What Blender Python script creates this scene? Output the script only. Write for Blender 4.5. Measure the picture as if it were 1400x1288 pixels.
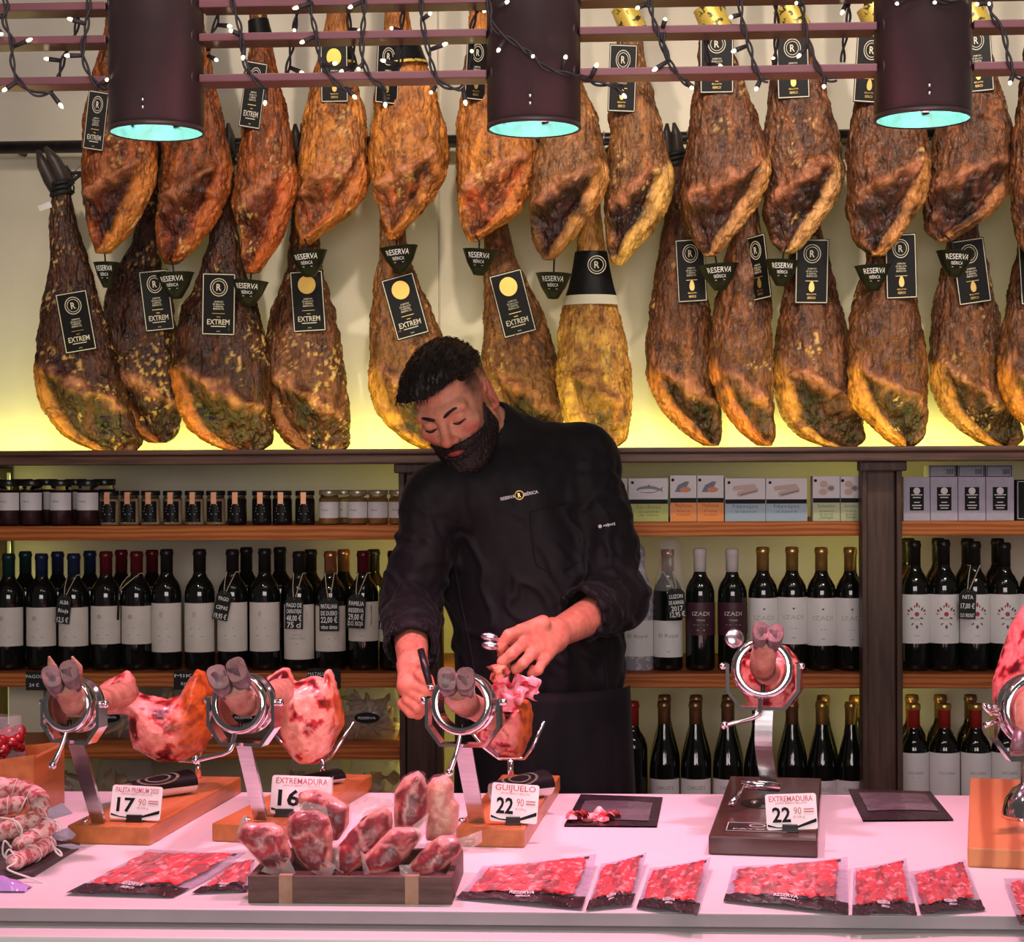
import bpy, bmesh, math, random
import numpy as np
from mathutils import Vector, Matrix, Euler

for o in list(bpy.data.objects):
    bpy.data.objects.remove(o)
scene = bpy.context.scene
C = scene.collection

# ------------------------------------------------------------------ camera
FPX, HOR, CAMZ = 2500.0, 655.0, 1.45
YAW, ROLL = math.radians(3.0), math.radians(0.25)
FWD = Vector((-math.sin(YAW), math.cos(YAW), 0.0))
R0 = Vector((math.cos(YAW), math.sin(YAW), 0.0))
UP0 = Vector((0, 0, 1))
RGT = (R0 * math.cos(ROLL) - UP0 * math.sin(ROLL)).normalized()
UPV = (UP0 * math.cos(ROLL) + R0 * math.sin(ROLL)).normalized()
cam_data = bpy.data.cameras.new('camera')
cam_data.sensor_width = 36.0
cam_data.lens = 36.0 * FPX / 1400.0
cam_data.shift_y = (HOR - 644.0) / 1400.0
cam_data.clip_start = 0.05
cam = bpy.data.objects.new('camera', cam_data)
C.objects.link(cam)
m = Matrix((RGT, UPV, -FWD)).transposed().to_4x4()
m.translation = (0, 0, CAMZ)
cam.matrix_world = m
scene.camera = cam

# ------------------------------------------------------------------ view, world, lights
vs = scene.view_settings
vs.view_transform = 'Standard'
vs.look = 'None'
vs.exposure = 0.0
vs.gamma = 1.0
vs.use_curve_mapping = False

world = bpy.data.worlds.new('shop_ambient')
scene.world = world
world.use_nodes = True
wb = world.node_tree.nodes['Background']
wb.inputs[0].default_value = (1.0, 0.90, 0.86, 1)
wb.inputs[1].default_value = 0.07


def area(name, loc, target, sx, sy, power, col, spread=180):
    d = bpy.data.lights.new(name, 'AREA')
    d.shape = 'RECTANGLE'
    d.size, d.size_y = sx, sy
    d.energy = power
    d.color = col
    d.spread = math.radians(spread)
    o = bpy.data.objects.new(name, d)
    C.objects.link(o)
    o.location = loc
    o.rotation_euler = (Vector(target) - Vector(loc)).to_track_quat('-Z', 'Y').to_euler()
    return o


def spot(name, loc, target, power, col, angle, blend=0.5, radius=0.03):
    d = bpy.data.lights.new(name, 'SPOT')
    d.energy = power
    d.color = col
    d.spot_size = math.radians(angle)
    d.spot_blend = blend
    d.shadow_soft_size = radius
    o = bpy.data.objects.new(name, d)
    C.objects.link(o)
    o.location = loc
    o.rotation_euler = (Vector(target) - Vector(loc)).to_track_quat('-Z', 'Y').to_euler()
    return o


# lights outside the picture: a soft fill added behind the customers to brighten the shelves,
# the ceiling luminaire over them and the ceiling track spots on the hanging hams
area('front_fill_light_offscreen', (0.3, -2.2, 2.0), (0.1, 4.6, 1.35), 3.4, 1.6, 120, (1.0, 0.89, 0.85))
area('ceiling_lamp_offscreen', (0.2, 1.6, 3.3), (0.1, 4.4, 1.5), 2.6, 0.5, 22, (1.0, 0.88, 0.78))
for i, (sx_, tx_) in enumerate(((-1.1, -0.75), (-0.1, -0.1), (0.9, 0.55), (1.4, 1.0))):
    spot('ceiling_track_spot_offscreen', (sx_, 2.3, 3.2), (tx_, 4.55, 2.10), 95, (1.0, 0.84, 0.66), 44, 0.8, 0.05)


# ------------------------------------------------------------------ pixel -> place helpers
def ray(px, py):
    return FWD + RGT * ((px - 700.0) / FPX) + UPV * ((HOR - py) / FPX)


def W(px, py, Y):
    """the point of the plane y = Y seen at a pixel"""
    d = ray(px, py)
    t = Y / d.y
    return Vector((d.x * t, Y, CAMZ + d.z * t))


def G(px, py, z):
    """the point of the level z seen at a pixel"""
    d = ray(px, py)
    t = (z - CAMZ) / d.z
    return Vector((d.x * t, d.y * t, z))


def mpp(Y):
    return Y / FPX


# ------------------------------------------------------------------ materials
MATS = {}


def mat(name, col=(0.5, 0.5, 0.5), rough=0.5, metal=0.0, col2=None, scale=8.0, stretch=(1, 1, 1), bump=0.0,
        bscale=None, spec=0.5, coat=0.0, trans=0.0, alpha=1.0, emit=None, estr=0.0, attr=False, detail=4.0,
        sheen=0.0, wave=None, lo=0.35, hi=0.65, ior=1.45, sss=0.0, sssc=(1, .4, .25), coatr=0.08, generated=False, bdist=0.004):
    if name in MATS:
        return MATS[name]
    M = bpy.data.materials.new(name)
    MATS[name] = M
    M.use_nodes = True
    nt = M.node_tree
    b = nt.nodes['Principled BSDF']
    I = b.inputs
    I['Base Color'].default_value = (*col, 1)
    I['Roughness'].default_value = rough
    I['Metallic'].default_value = metal
    I['Specular IOR Level'].default_value = spec
    I['Coat Weight'].default_value = coat
    I['Coat Roughness'].default_value = coatr
    I['Transmission Weight'].default_value = trans
    I['Alpha'].default_value = alpha
    I['IOR'].default_value = ior
    if sheen:
        I['Sheen Weight'].default_value = sheen
        I['Sheen Roughness'].default_value = 0.4
    if sss:
        I['Subsurface Weight'].default_value = sss
        I['Subsurface Radius'].default_value = sssc
        I['Subsurface Scale'].default_value = 0.012
    if emit:
        I['Emission Color'].default_value = (*emit, 1)
        I['Emission Strength'].default_value = estr
    need = col2 is not None or bump or attr
    if need:
        tc = nt.nodes.new('ShaderNodeTexCoord')
        mp = nt.nodes.new('ShaderNodeMapping')
        mp.inputs['Scale'].default_value = stretch
        nt.links.new(tc.outputs['Generated' if generated else 'Object'], mp.inputs['Vector'])
        nz = nt.nodes.new('ShaderNodeTexNoise')
        nz.inputs['Scale'].default_value = scale
        nz.inputs['Detail'].default_value = detail
        nz.inputs['Roughness'].default_value = 0.6
        nt.links.new(mp.outputs[0], nz.inputs['Vector'])
        fac = nz.outputs['Fac']
        if wave:
            wv = nt.nodes.new('ShaderNodeTexWave')
            wv.wave_type = 'BANDS'
            wv.bands_direction = wave[0]
            wv.inputs['Scale'].default_value = wave[1]
            wv.inputs['Distortion'].default_value = wave[2]
            wv.inputs['Detail'].default_value = 3
            wv.inputs['Detail Scale'].default_value = wave[3] if len(wave) > 3 else 1.0
            nt.links.new(mp.outputs[0], wv.inputs['Vector'])
            mx0 = nt.nodes.new('ShaderNodeMix')
            mx0.inputs[0].default_value = 0.5
            nt.links.new(wv.outputs['Fac'], mx0.inputs[2])
            nt.links.new(nz.outputs['Fac'], mx0.inputs[3])
            fac = mx0.outputs[0]
        mr = nt.nodes.new('ShaderNodeMapRange')
        mr.inputs[1].default_value = lo
        mr.inputs[2].default_value = hi
        nt.links.new(fac, mr.inputs[0])
        src = None
        if attr:
            at = nt.nodes.new('ShaderNodeVertexColor')
            at.layer_name = 'Col'
            src = at.outputs['Color']
            if col2 is not None:      # col2 acts as a multiplier of the piece's own colour
                mx = nt.nodes.new('ShaderNodeMix')
                mx.data_type = 'RGBA'
                mx.blend_type = 'MULTIPLY'
                mx.inputs[7].default_value = (*col2, 1)
                nt.links.new(mr.outputs[0], mx.inputs[0])
                nt.links.new(src, mx.inputs[6])
                src = mx.outputs[2]
        elif col2 is not None:
            mx = nt.nodes.new('ShaderNodeMix')
            mx.data_type = 'RGBA'
            mx.inputs[6].default_value = (*col, 1)
            mx.inputs[7].default_value = (*col2, 1)
            nt.links.new(mr.outputs[0], mx.inputs[0])
            src = mx.outputs[2]
        if src is not None:
            nt.links.new(src, I['Base Color'])
        if bump:
            n2 = nz
            if bscale:
                n2 = nt.nodes.new('ShaderNodeTexNoise')
                n2.inputs['Scale'].default_value = bscale
                n2.inputs['Detail'].default_value = 5
                nt.links.new(mp.outputs[0], n2.inputs['Vector'])
            bp = nt.nodes.new('ShaderNodeBump')
            bp.inputs['Strength'].default_value = min(1.0, bump)
            bp.inputs['Distance'].default_value = bdist
            nt.links.new(n2.outputs['Fac'], bp.inputs['Height'])
            nt.links.new(bp.outputs[0], I['Normal'])
    return M


def film_mat(name, tint, diff, gloss_rough=0.08, amount=0.25):
    """thin clear plastic: mostly see-through, a little milky, shiny"""
    if name in MATS:
        return MATS[name]
    M = bpy.data.materials.new(name)
    MATS[name] = M
    M.use_nodes = True
    nt = M.node_tree
    nt.nodes.remove(nt.nodes['Principled BSDF'])
    out = nt.nodes['Material Output']
    tr = nt.nodes.new('ShaderNodeBsdfTransparent')
    tr.inputs[0].default_value = (*tint, 1)
    pb = nt.nodes.new('ShaderNodeBsdfPrincipled')
    pb.inputs['Base Color'].default_value = (*diff, 1)
    pb.inputs['Roughness'].default_value = gloss_rough
    pb.inputs['Specular IOR Level'].default_value = 1.0
    tc = nt.nodes.new('ShaderNodeTexCoord')
    nz = nt.nodes.new('ShaderNodeTexNoise')
    nz.inputs['Scale'].default_value = 35
    nz.inputs['Detail'].default_value = 3
    nt.links.new(tc.outputs['Object'], nz.inputs['Vector'])
    bp = nt.nodes.new('ShaderNodeBump')
    bp.inputs['Strength'].default_value = 0.6
    bp.inputs['Distance'].default_value = 0.006
    nt.links.new(nz.outputs['Fac'], bp.inputs['Height'])
    nt.links.new(bp.outputs[0], pb.inputs['Normal'])
    mx = nt.nodes.new('ShaderNodeMixShader')
    mx.inputs[0].default_value = amount
    nt.links.new(tr.outputs[0], mx.inputs[1])
    nt.links.new(pb.outputs[0], mx.inputs[2])
    nt.links.new(mx.outputs[0], out.inputs[0])
    return M


# ------------------------------------------------------------------ mesh helpers
def tag(o, label=None, cat=None, group=None, kind=None):
    if label: o['label'] = label
    if cat: o['category'] = cat
    if group: o['group'] = group
    if kind: o['kind'] = kind
    return o


def thing(name, label, cat, loc=(0, 0, 0), rot=(0, 0, 0), group=None):
    o = bpy.data.objects.new(name, None)
    o.empty_display_size = 0.05
    C.objects.link(o)
    o.location = loc
    o.rotation_euler = rot
    return tag(o, label, cat, group)


def mesh(name, V, F, cols=None, smooth=True):
    me = bpy.data.meshes.new(name)
    if isinstance(F, np.ndarray):
        V = np.asarray(V, np.float32)
        me.vertices.add(len(V))
        me.vertices.foreach_set('co', V.ravel())
        n, k = F.shape
        me.loops.add(n * k)
        me.loops.foreach_set('vertex_index', F.astype(np.int32).ravel())
        me.polygons.add(n)
        me.polygons.foreach_set('loop_start', np.arange(0, n * k, k, dtype=np.int32))
        me.update(calc_edges=True)
    else:
        me.from_pydata([tuple(map(float, v)) for v in V], [], [tuple(map(int, f)) for f in F])
    if cols is not None:
        a = me.color_attributes.new('Col', 'FLOAT_COLOR', 'POINT')
        arr = np.ones((len(V), 4), dtype=np.float32)
        arr[:, :3] = np.asarray(cols)[:, :3]
        a.data.foreach_set('color', arr.ravel())
    if smooth:
        me.polygons.foreach_set('use_smooth', [True] * len(me.polygons))
    me.update()
    return me


def put(name, me, mt=None, parent=None, loc=None, rot=None, label=None, world=False):
    """link mesh data as one object; world=True keeps world vertices under a moved parent"""
    o = bpy.data.objects.new(name, me)
    C.objects.link(o)
    if mt is not None and len(me.materials) == 0:
        me.materials.append(mt)
    if parent is not None:
        o.parent = parent
        if world:
            o.matrix_parent_inverse = Matrix.LocRotScale(parent.location, parent.rotation_euler, None).inverted()
    if loc is not None: o.location = loc
    if rot is not None: o.rotation_euler = rot
    if label: o['label'] = label
    return o


def part(name, VF, mt, parent, smooth=True, cols=None, label=None, world=False, loc=None, rot=None):
    return put(name, mesh(name, VF[0], VF[1], cols, smooth), mt, parent, loc, rot, label, world)


def join(*vfs):
    V, F = [], []
    for v, f in vfs:
        n = len(V)
        V += [tuple(p) for p in v]
        F += [tuple(i + n for i in q) for q in f]
    return V, F


def xf(vf, mtx):
    return [tuple(mtx @ Vector(v)) for v in vf[0]], vf[1]


def T(x, y, z):
    return Matrix.Translation((x, y, z))


def RZ(a):
    return Matrix.Rotation(a, 4, 'Z')


def RX(a):
    return Matrix.Rotation(a, 4, 'X')


def RY(a):
    return Matrix.Rotation(a, 4, 'Y')


def box(sx, sy, sz, c=(0, 0, 0), bev=0.0):
    """chamfered box centred on c"""
    bm = bmesh.new()
    bmesh.ops.create_cube(bm, size=1.0)
    for v in bm.verts:
        v.co = Vector((v.co.x * sx, v.co.y * sy, v.co.z * sz))
    if bev > 0:
        bmesh.ops.bevel(bm, geom=bm.edges[:] + bm.verts[:], offset=bev, segments=2, profile=0.6, affect='EDGES')
    for v in bm.verts:
        v.co += Vector(c)
    V = [tuple(v.co) for v in bm.verts]
    bm.verts.index_update()
    F = [tuple(v.index for v in f.verts) for f in bm.faces]
    bm.free()
    return V, F


def tube(pts, r, n=8, caps=True, closed=False):
    """sweep a circle along points; r number or list"""
    pts = [Vector(p) for p in pts]
    N = len(pts)
    rs = r if isinstance(r, (list, tuple)) else [r] * N
    V, F = [], []
    ref = None
    for i, p in enumerate(pts):
        if closed:
            t = (pts[(i + 1) % N] - pts[i - 1]).normalized()
        else:
            t = (pts[min(i + 1, N - 1)] - pts[max(i - 1, 0)])
            t = t.normalized() if t.length > 1e-9 else Vector((0, 0, 1))
        if ref is None:
            ref = t.orthogonal().normalized()
        ref = (ref - t * ref.dot(t))
        ref = ref.normalized() if ref.length > 1e-6 else t.orthogonal().normalized()
        b = t.cross(ref)
        for k in range(n):
            a = 2 * math.pi * k / n
            V.append(tuple(p + (ref * math.cos(a) + b * math.sin(a)) * rs[i]))
    for i in range(N if closed else N - 1):
        j = (i + 1) % N
        for k in range(n):
            k2 = (k + 1) % n
            F.append((i * n + k, i * n + k2, j * n + k2, j * n + k))
    if caps and not closed:
        F.append(tuple(range(n - 1, -1, -1)))
        F.append(tuple((N - 1) * n + k for k in range(n)))
    return V, F


def smooth_path(pts, sub=6, closed=False):
    """Catmull-Rom through points"""
    pts = [Vector(p) for p in pts]
    N = len(pts)
    out = []
    for i in range(N if closed else N - 1):
        p0 = pts[i - 1] if (i > 0 or closed) else pts[0]
        p1 = pts[i]
        p2 = pts[(i + 1) % N]
        p3 = pts[(i + 2) % N] if (closed or i + 2 < N) else pts[-1]
        for k in range(sub):
            t = k / sub
            out.append(0.5 * ((2 * p1) + (p2 - p0) * t + (2 * p0 - 5 * p1 + 4 * p2 - p3) * t * t
                              + (3 * p1 - p0 - 3 * p2 + p3) * t ** 3))
    if not closed:
        out.append(pts[-1])
    return out


def lathe(prof, n=24, capb=True, capt=True):
    V, F = [], []
    for r, z in prof:
        for k in range(n):
            a = 2 * math.pi * k / n
            V.append((r * math.cos(a), r * math.sin(a), z))
    for i in range(len(prof) - 1):
        for k in range(n):
            k2 = (k + 1) % n
            F.append((i * n + k, i * n + k2, (i + 1) * n + k2, (i + 1) * n + k))
    if capb: F.append(tuple(range(n - 1, -1, -1)))
    if capt: F.append(tuple((len(prof) - 1) * n + k for k in range(n)))
    return V, F


def prism(poly, y0, y1):
    """polygon of (x, z) extruded between y0 (front) and y1; may be concave"""
    n = len(poly)
    V = [(x, y0, z) for x, z in poly] + [(x, y1, z) for x, z in poly]
    F = [tuple(range(n)), tuple(range(2 * n - 1, n - 1, -1))]
    for i in range(n):
        j = (i + 1) % n
        F.append((i, i + n, j + n, j))
    return V, F


def ringplate(ro, ri, y0, y1, n=28, c=(0, 0)):
    """flat ring in the x-z plane"""
    V, F = [], []
    for k in range(n):
        a = 2 * math.pi * k / n
        ca, sa = math.cos(a), math.sin(a)
        V += [(c[0] + ro * ca, y0, c[1] + ro * sa), (c[0] + ri * ca, y0, c[1] + ri * sa),
              (c[0] + ro * ca, y1, c[1] + ro * sa), (c[0] + ri * ca, y1, c[1] + ri * sa)]
    for k in range(n):
        a, b = 4 * k, 4 * ((k + 1) % n)
        F += [(a, a + 1, b + 1, b), (a + 2, b + 2, b + 3, a + 3), (a, b, b + 2, a + 2), (a + 1, a + 3, b + 3, b + 1)]
    return V, F


def disc(r, y0, y1, n=24, c=(0, 0), sz=1.0):
    return prism([(c[0] + r * math.cos(2 * math.pi * k / n), c[1] + sz * r * math.sin(2 * math.pi * k / n)) for k in range(n)], y0, y1)


def rrect(w, h, r, n=4, c=(0, 0)):
    P = []
    for sx, sz, a0 in ((1, 1, 0), (-1, 1, 90), (-1, -1, 180), (1, -1, 270)):
        for k in range(n + 1):
            a = math.radians(a0 + 90 * k / n)
            P.append((c[0] + sx * (w / 2 - r) + r * math.cos(a), c[1] + sz * (h / 2 - r) + r * math.sin(a)))
    return P


def frame(w, h, t, y0, y1, c=(0, 0)):
    """rectangular border as four strips"""
    return join(box(w, abs(y1 - y0), t, (c[0], (y0 + y1) / 2, c[1] + h / 2 - t / 2)),
                box(w, abs(y1 - y0), t, (c[0], (y0 + y1) / 2, c[1] - h / 2 + t / 2)),
                box(t, abs(y1 - y0), h, (c[0] - w / 2 + t / 2, (y0 + y1) / 2, c[1])),
                box(t, abs(y1 - y0), h, (c[0] + w / 2 - t / 2, (y0 + y1) / 2, c[1])))


_tc = {}


def text(s, size, c=(0, 0), y=0.0, width=None, bold=0.0):
    """flat lettering in the x-z plane facing -y, centred on c; width squeezes it to fit"""
    key = (s, bold)
    if key not in _tc:
        cu = bpy.data.curves.new('lettering', 'FONT')
        cu.body = s
        cu.size = 1.0
        cu.resolution_u = 2
        cu.offset = bold
        cu.align_x = 'CENTER'
        ob = bpy.data.objects.new('lettering', cu)
        me = bpy.data.meshes.new_from_object(ob)
        V = np.array([v.co[:] for v in me.vertices]) if len(me.vertices) else np.zeros((1, 3))
        F = [tuple(p.vertices) for p in me.polygons]
        bpy.data.objects.remove(ob)
        bpy.data.curves.remove(cu)
        bpy.data.meshes.remove(me)
        mn, mx = V.min(0), V.max(0)
        V = V - (mn + mx) / 2
        _tc[key] = (V, F, mx - mn)
    V, F, ext = _tc[key]
    sx = sz = size / 0.7
    if width:
        sx = width / max(ext[0], 1e-6)
    return [(c[0] + v[0] * sx, y, c[1] + v[1] * sz) for v in V], F


def wrap(vf, R, y=0.0):
    """bend a flat x-z drawing round a vertical cylinder of radius R (front = -y)"""
    return [(R * math.sin(v[0] / R), -R * math.cos(v[0] / R) + v[1] + y, v[2]) for v in vf[0]], vf[1]


def gridsheet(f, nu, nv):
    V = [f(i / nu, j / nv) for j in range(nv + 1) for i in range(nu + 1)]
    F = [(j * (nu + 1) + i, j * (nu + 1) + i + 1, (j + 1) * (nu + 1) + i + 1, (j + 1) * (nu + 1) + i)
         for j in range(nv) for i in range(nu)]
    return V, F


def copy_tree(o, parent=None):
    c = o.copy()
    C.objects.link(c)
    c.parent = parent
    for ch in [k for k in o.children]:
        copy_tree(ch, c)
    return c


# ------------------------------------------------------------------ numpy noise and implicit surfaces
_rs = np.random.RandomState(7)
_perm = _rs.permutation(256)
_perm = np.concatenate([_perm, _perm, _perm])
_gr = _rs.randn(256, 3)
_gr /= np.linalg.norm(_gr, axis=1)[:, None]


def pn(P):
    """perlin noise, roughly -1..1"""
    P = np.asarray(P, dtype=np.float64)
    I0 = np.floor(P).astype(int)
    f = P - I0
    I0 = I0 & 255
    u = f * f * f * (f * (f * 6 - 15) + 10)
    res = 0
    for dx in (0, 1):
        wx = u[..., 0] if dx else 1 - u[..., 0]
        for dy in (0, 1):
            wy = u[..., 1] if dy else 1 - u[..., 1]
            for dz in (0, 1):
                wz = u[..., 2] if dz else 1 - u[..., 2]
                h = _perm[_perm[_perm[I0[..., 0] + dx] + ((I0[..., 1] + dy) & 255)] + ((I0[..., 2] + dz) & 255)]
                g = _gr[h]
                res = res + wx * wy * wz * (g[..., 0] * (f[..., 0] - dx) + g[..., 1] * (f[..., 1] - dy) + g[..., 2] * (f[..., 2] - dz))
    return res * 1.6


def fbm(P, oct=3):
    P = np.asarray(P, dtype=np.float64)
    s, a, r = 0, 1.0, 1.0
    for _ in range(oct):
        s = s + a * pn(P * r + 17.3 * r)
        a *= 0.5
        r *= 2.03
    return s


def sstep(a, b, x):
    t = np.clip((x - a) / (b - a), 0, 1)
    return t * t * (3 - 2 * t)


def mixc(c, c2, m):
    return c * (1 - m[:, None]) + np.asarray(c2)[None, :] * m[:, None]


def smin(a, b, k):
    h = np.clip(0.5 + 0.5 * (b - a) / k, 0, 1)
    return b * (1 - h) + a * h - k * h * (1 - h)


def smax(a, b, k):
    return -smin(-a, -b, k)


def sd_cap(P, a, b, ra, rb):
    a, b = np.asarray(a, float), np.asarray(b, float)
    ab = b - a
    t = np.clip(((P - a) @ ab) / (ab @ ab), 0, 1)
    d = np.linalg.norm(P - a - t[..., None] * ab, axis=-1)
    return d - (ra + (rb - ra) * t)


def sd_ell(P, c, r, R=None):
    q = P - np.asarray(c, float)
    if R is not None:
        q = q @ np.asarray(R)
    r = np.asarray(r, float)
    k0 = np.linalg.norm(q / r, axis=-1)
    k1 = np.linalg.norm(q / (r * r), axis=-1)
    return k0 * (k0 - 1) / np.maximum(k1, 1e-9)


def nets(fn, lo, hi, h):
    """surface nets of fn(P) = 0 inside the box lo..hi"""
    lo, hi = np.asarray(lo, float), np.asarray(hi, float)
    n = np.ceil((hi - lo) / h).astype(int) + 1
    ax = [lo[i] + h * np.arange(n[i]) for i in range(3)]
    P = np.stack(np.meshgrid(*ax, indexing='ij'), -1)
    Fv = fn(P.reshape(-1, 3)).reshape(n).astype(np.float64)
    Fv[0], Fv[-1], Fv[:, 0], Fv[:, -1], Fv[:, :, 0], Fv[:, :, -1] = [np.maximum(a, h * 0.3) for a in
        (Fv[0], Fv[-1], Fv[:, 0], Fv[:, -1], Fv[:, :, 0], Fv[:, :, -1])]
    S = Fv < 0
    cn = n - 1
    cnt = np.zeros(cn)
    acc = np.zeros((*cn, 3))

    def sl(o):
        return tuple(slice(o[i], o[i] + cn[i]) for i in range(3))
    for axn in range(3):
        others = [i for i in range(3) if i != axn]
        for a in (0, 1):
            for b in (0, 1):
                o0 = [0, 0, 0]
                o0[others[0]], o0[others[1]] = a, b
                o1 = list(o0)
                o1[axn] = 1
                s0, s1 = S[sl(o0)], S[sl(o1)]
                f0, f1 = Fv[sl(o0)], Fv[sl(o1)]
                ch = s0 != s1
                t = np.where(ch, f0 / np.where(ch, f0 - f1, 1), 0)
                cnt += ch
                for i in range(3):
                    acc[..., i] += np.where(ch, (t if i == axn else o0[i]), 0)
    mask = cnt > 0
    idx = -np.ones(cn, int)
    idx[mask] = np.arange(mask.sum())
    cells = np.argwhere(mask)
    V = lo + h * (cells + acc[mask] / cnt[mask][:, None])
    Fs = []
    for axn in range(3):
        o1 = [0, 0, 0]
        o1[axn] = 1
        sh = [n[i] - o1[i] for i in range(3)]
        s0 = S[:sh[0], :sh[1], :sh[2]]
        s1 = S[o1[0]:, o1[1]:, o1[2]:]
        e = np.argwhere(s0 != s1)
        u, v = [(1, 2), (2, 0), (0, 1)][axn]
        ok = (e[:, u] > 0) & (e[:, v] > 0) & (e[:, u] < cn[u]) & (e[:, v] < cn[v])
        e = e[ok]
        du, dv = np.zeros(3, int), np.zeros(3, int)
        du[u], dv[v] = 1, 1
        q = np.stack([idx[tuple((e - du - dv).T)], idx[tuple((e - dv).T)], idx[tuple(e.T)], idx[tuple((e - du).T)]], 1)
        flip = ~s0[tuple(e.T)]
        q[flip] = q[flip][:, ::-1]
        Fs.append(q)
    return V, np.concatenate(Fs)


def poly_sdf(P, poly):
    """signed distance (negative inside) of 2-D points to a closed polygon"""
    poly = np.asarray(poly, float)
    d = np.full(len(P), 1e9)
    ins = np.zeros(len(P), bool)
    for i in range(len(poly)):
        a, b = poly[i], poly[(i + 1) % len(poly)]
        ab = b - a
        t = np.clip(((P - a) @ ab) / max(ab @ ab, 1e-12), 0, 1)
        d = np.minimum(d, np.linalg.norm(P - a - t[:, None] * ab, axis=1))
        c = ((a[1] > P[:, 1]) != (b[1] > P[:, 1]))
        with np.errstate(divide='ignore', invalid='ignore'):
            xx = (b[0] - a[0]) * (P[:, 1] - a[1]) / (b[1] - a[1]) + a[0]
        ins ^= c & (P[:, 0] < xx)
    return np.where(ins, -d, d)


def pillow(poly, thick, R, h, disp=None):
    """organic solid of an (x, z) outline, centred on y = 0; thick = half depth, R = how fast it swells"""
    poly = np.asarray(poly, float)
    lo, hi = poly.min(0) - 3 * h, poly.max(0) + 3 * h

    def fn(P):
        key = P[:, [0, 2]]
        d = poly_sdf(key, poly)
        q = np.clip(-d / R, 0, 1)
        th = thick * np.sqrt(np.maximum(1 - (1 - q) ** 2, 0))
        f = np.where(d < 0, np.abs(P[:, 1]) - th, np.hypot(d, np.abs(P[:, 1])))
        f = np.where(d < 0, np.maximum(f, -0.02), f)
        if disp is not None:
            f = f + disp(P)
        return f
    return nets(fn, (lo[0], -thick - 4 * h, lo[1]), (hi[0], thick + 4 * h, hi[1]), h)


def spl(keys, t):
    """monotone-ish interpolation of rows of keys over their first column"""
    K = np.asarray(keys, float)
    x = K[:, 0]
    out = []
    for c in range(1, K.shape[1]):
        y = K[:, c]
        s = np.gradient(y, x)
        i = np.clip(np.searchsorted(x, t) - 1, 0, len(x) - 2)
        hh = x[i + 1] - x[i]
        u = np.clip((t - x[i]) / hh, 0, 1)
        out.append((2 * u ** 3 - 3 * u ** 2 + 1) * y[i] + (u ** 3 - 2 * u ** 2 + u) * hh * s[i]
                   + (-2 * u ** 3 + 3 * u ** 2) * y[i + 1] + (u ** 3 - u ** 2) * hh * s[i + 1])
    return out

# ------------------------------------------------------------------ the room and its fixed furniture
WALLY = 4.80
CT = 0.86                                     # counter top level
m_wall = mat('cream_painted_panel', (0.82, 0.76, 0.65), 0.55, col2=(0.75, 0.68, 0.57), scale=3.0, bump=0.05, bscale=60)
m_floor = mat('grey_floor_tile', (0.23, 0.21, 0.20), 0.4, col2=(0.17, 0.16, 0.15), scale=5)
m_shelf = mat('orange_pine_shelf', (0.50, 0.165, 0.042), 0.5, spec=0.2, col2=(0.33, 0.088, 0.020), scale=5, stretch=(1.2, 10, 22), bump=0.12, wave=('Z', 1.2, 6, 2))
m_dark = mat('dark_stained_wood', (0.060, 0.036, 0.028), 0.42, col2=(0.105, 0.062, 0.046), scale=6, stretch=(14, 14, 1.2), bump=0.15, spec=0.2)
m_beam = mat('dark_walnut_beam', (0.062, 0.034, 0.025), 0.38, col2=(0.15, 0.075, 0.05), scale=5, stretch=(1.0, 14, 20), bump=0.12, spec=0.25)
m_steel = mat('blackened_steel', (0.035, 0.026, 0.028), 0.35, metal=0.7, col2=(0.06, 0.045, 0.045), scale=20)
m_counter = mat('white_composite_counter', (0.82, 0.78, 0.78), 0.28, col2=(0.79, 0.74, 0.75), scale=3)
m_cfront = mat('grey_counter_edge', (0.34, 0.33, 0.34), 0.35, col2=(0.28, 0.27, 0.28), scale=4)
m_chrome = mat('polished_steel', (0.78, 0.76, 0.78), 0.12, metal=1.0)
m_brush = mat('brushed_steel', (0.66, 0.64, 0.66), 0.26, metal=1.0, col2=(0.55, 0.53, 0.56), scale=6, stretch=(1, 1, 30))

wall = tag(part('wall_back', box(6.4, 0.02, 3.5, (0, WALLY + 0.022, 1.75)), m_wall, None, False), kind='structure')
seam = W(600, 300, WALLY).x
for i in range(-2, 3):
    part('panel', box(1.596, 0.012, 3.5, (seam + 0.80 + 1.60 * i, WALLY + 0.006, 1.75), 0.0015), m_wall, wall, False)
tag(part('floor', box(6.4, 6.8, 0.04, (0, 1.6, -0.02)), m_floor, None, False), kind='structure')

# shelving unit
SFY = 4.30                                    # front of the shelf boards
unit = thing('wall_shelving', 'dark framed wooden wall shelving holding the jars, boxes and wine bottles', 'shelving', (0, SFY, 0))
P0 = (W(20, 800, 4.74).x - 0.094, W(20, 800, 4.74).x)
P1 = (W(546, 800, 4.26).x, W(604, 800, 4.26).x)
P2 = (W(1178, 800, 4.26).x, W(1233, 800, 4.26).x)
ZB0, ZB1 = W(700, 633, 4.2).z, W(700, 613, 4.2).z


def post(x0, x1):
    w = x1 - x0
    c = (x0 + x1) / 2
    dp = 0.50 if x0 < -1.4 else 0.08
    p = part('post', box(w * 0.72, dp, ZB0, (c, 4.27 + dp / 2, ZB0 / 2), 0.004), m_dark, unit, False, world=True)
    for sx in (x0 + w * 0.07, x1 - w * 0.07):
        part('flange', box(w * 0.14, 0.06, ZB0, (sx, 4.25 + 0.03, ZB0 / 2), 0.003), m_dark, p, False)
    part('cap', box(w * 1.16, 0.05, 0.022, (c, 4.252, ZB0 - 0.011), 0.003), m_dark, p, False)


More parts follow.
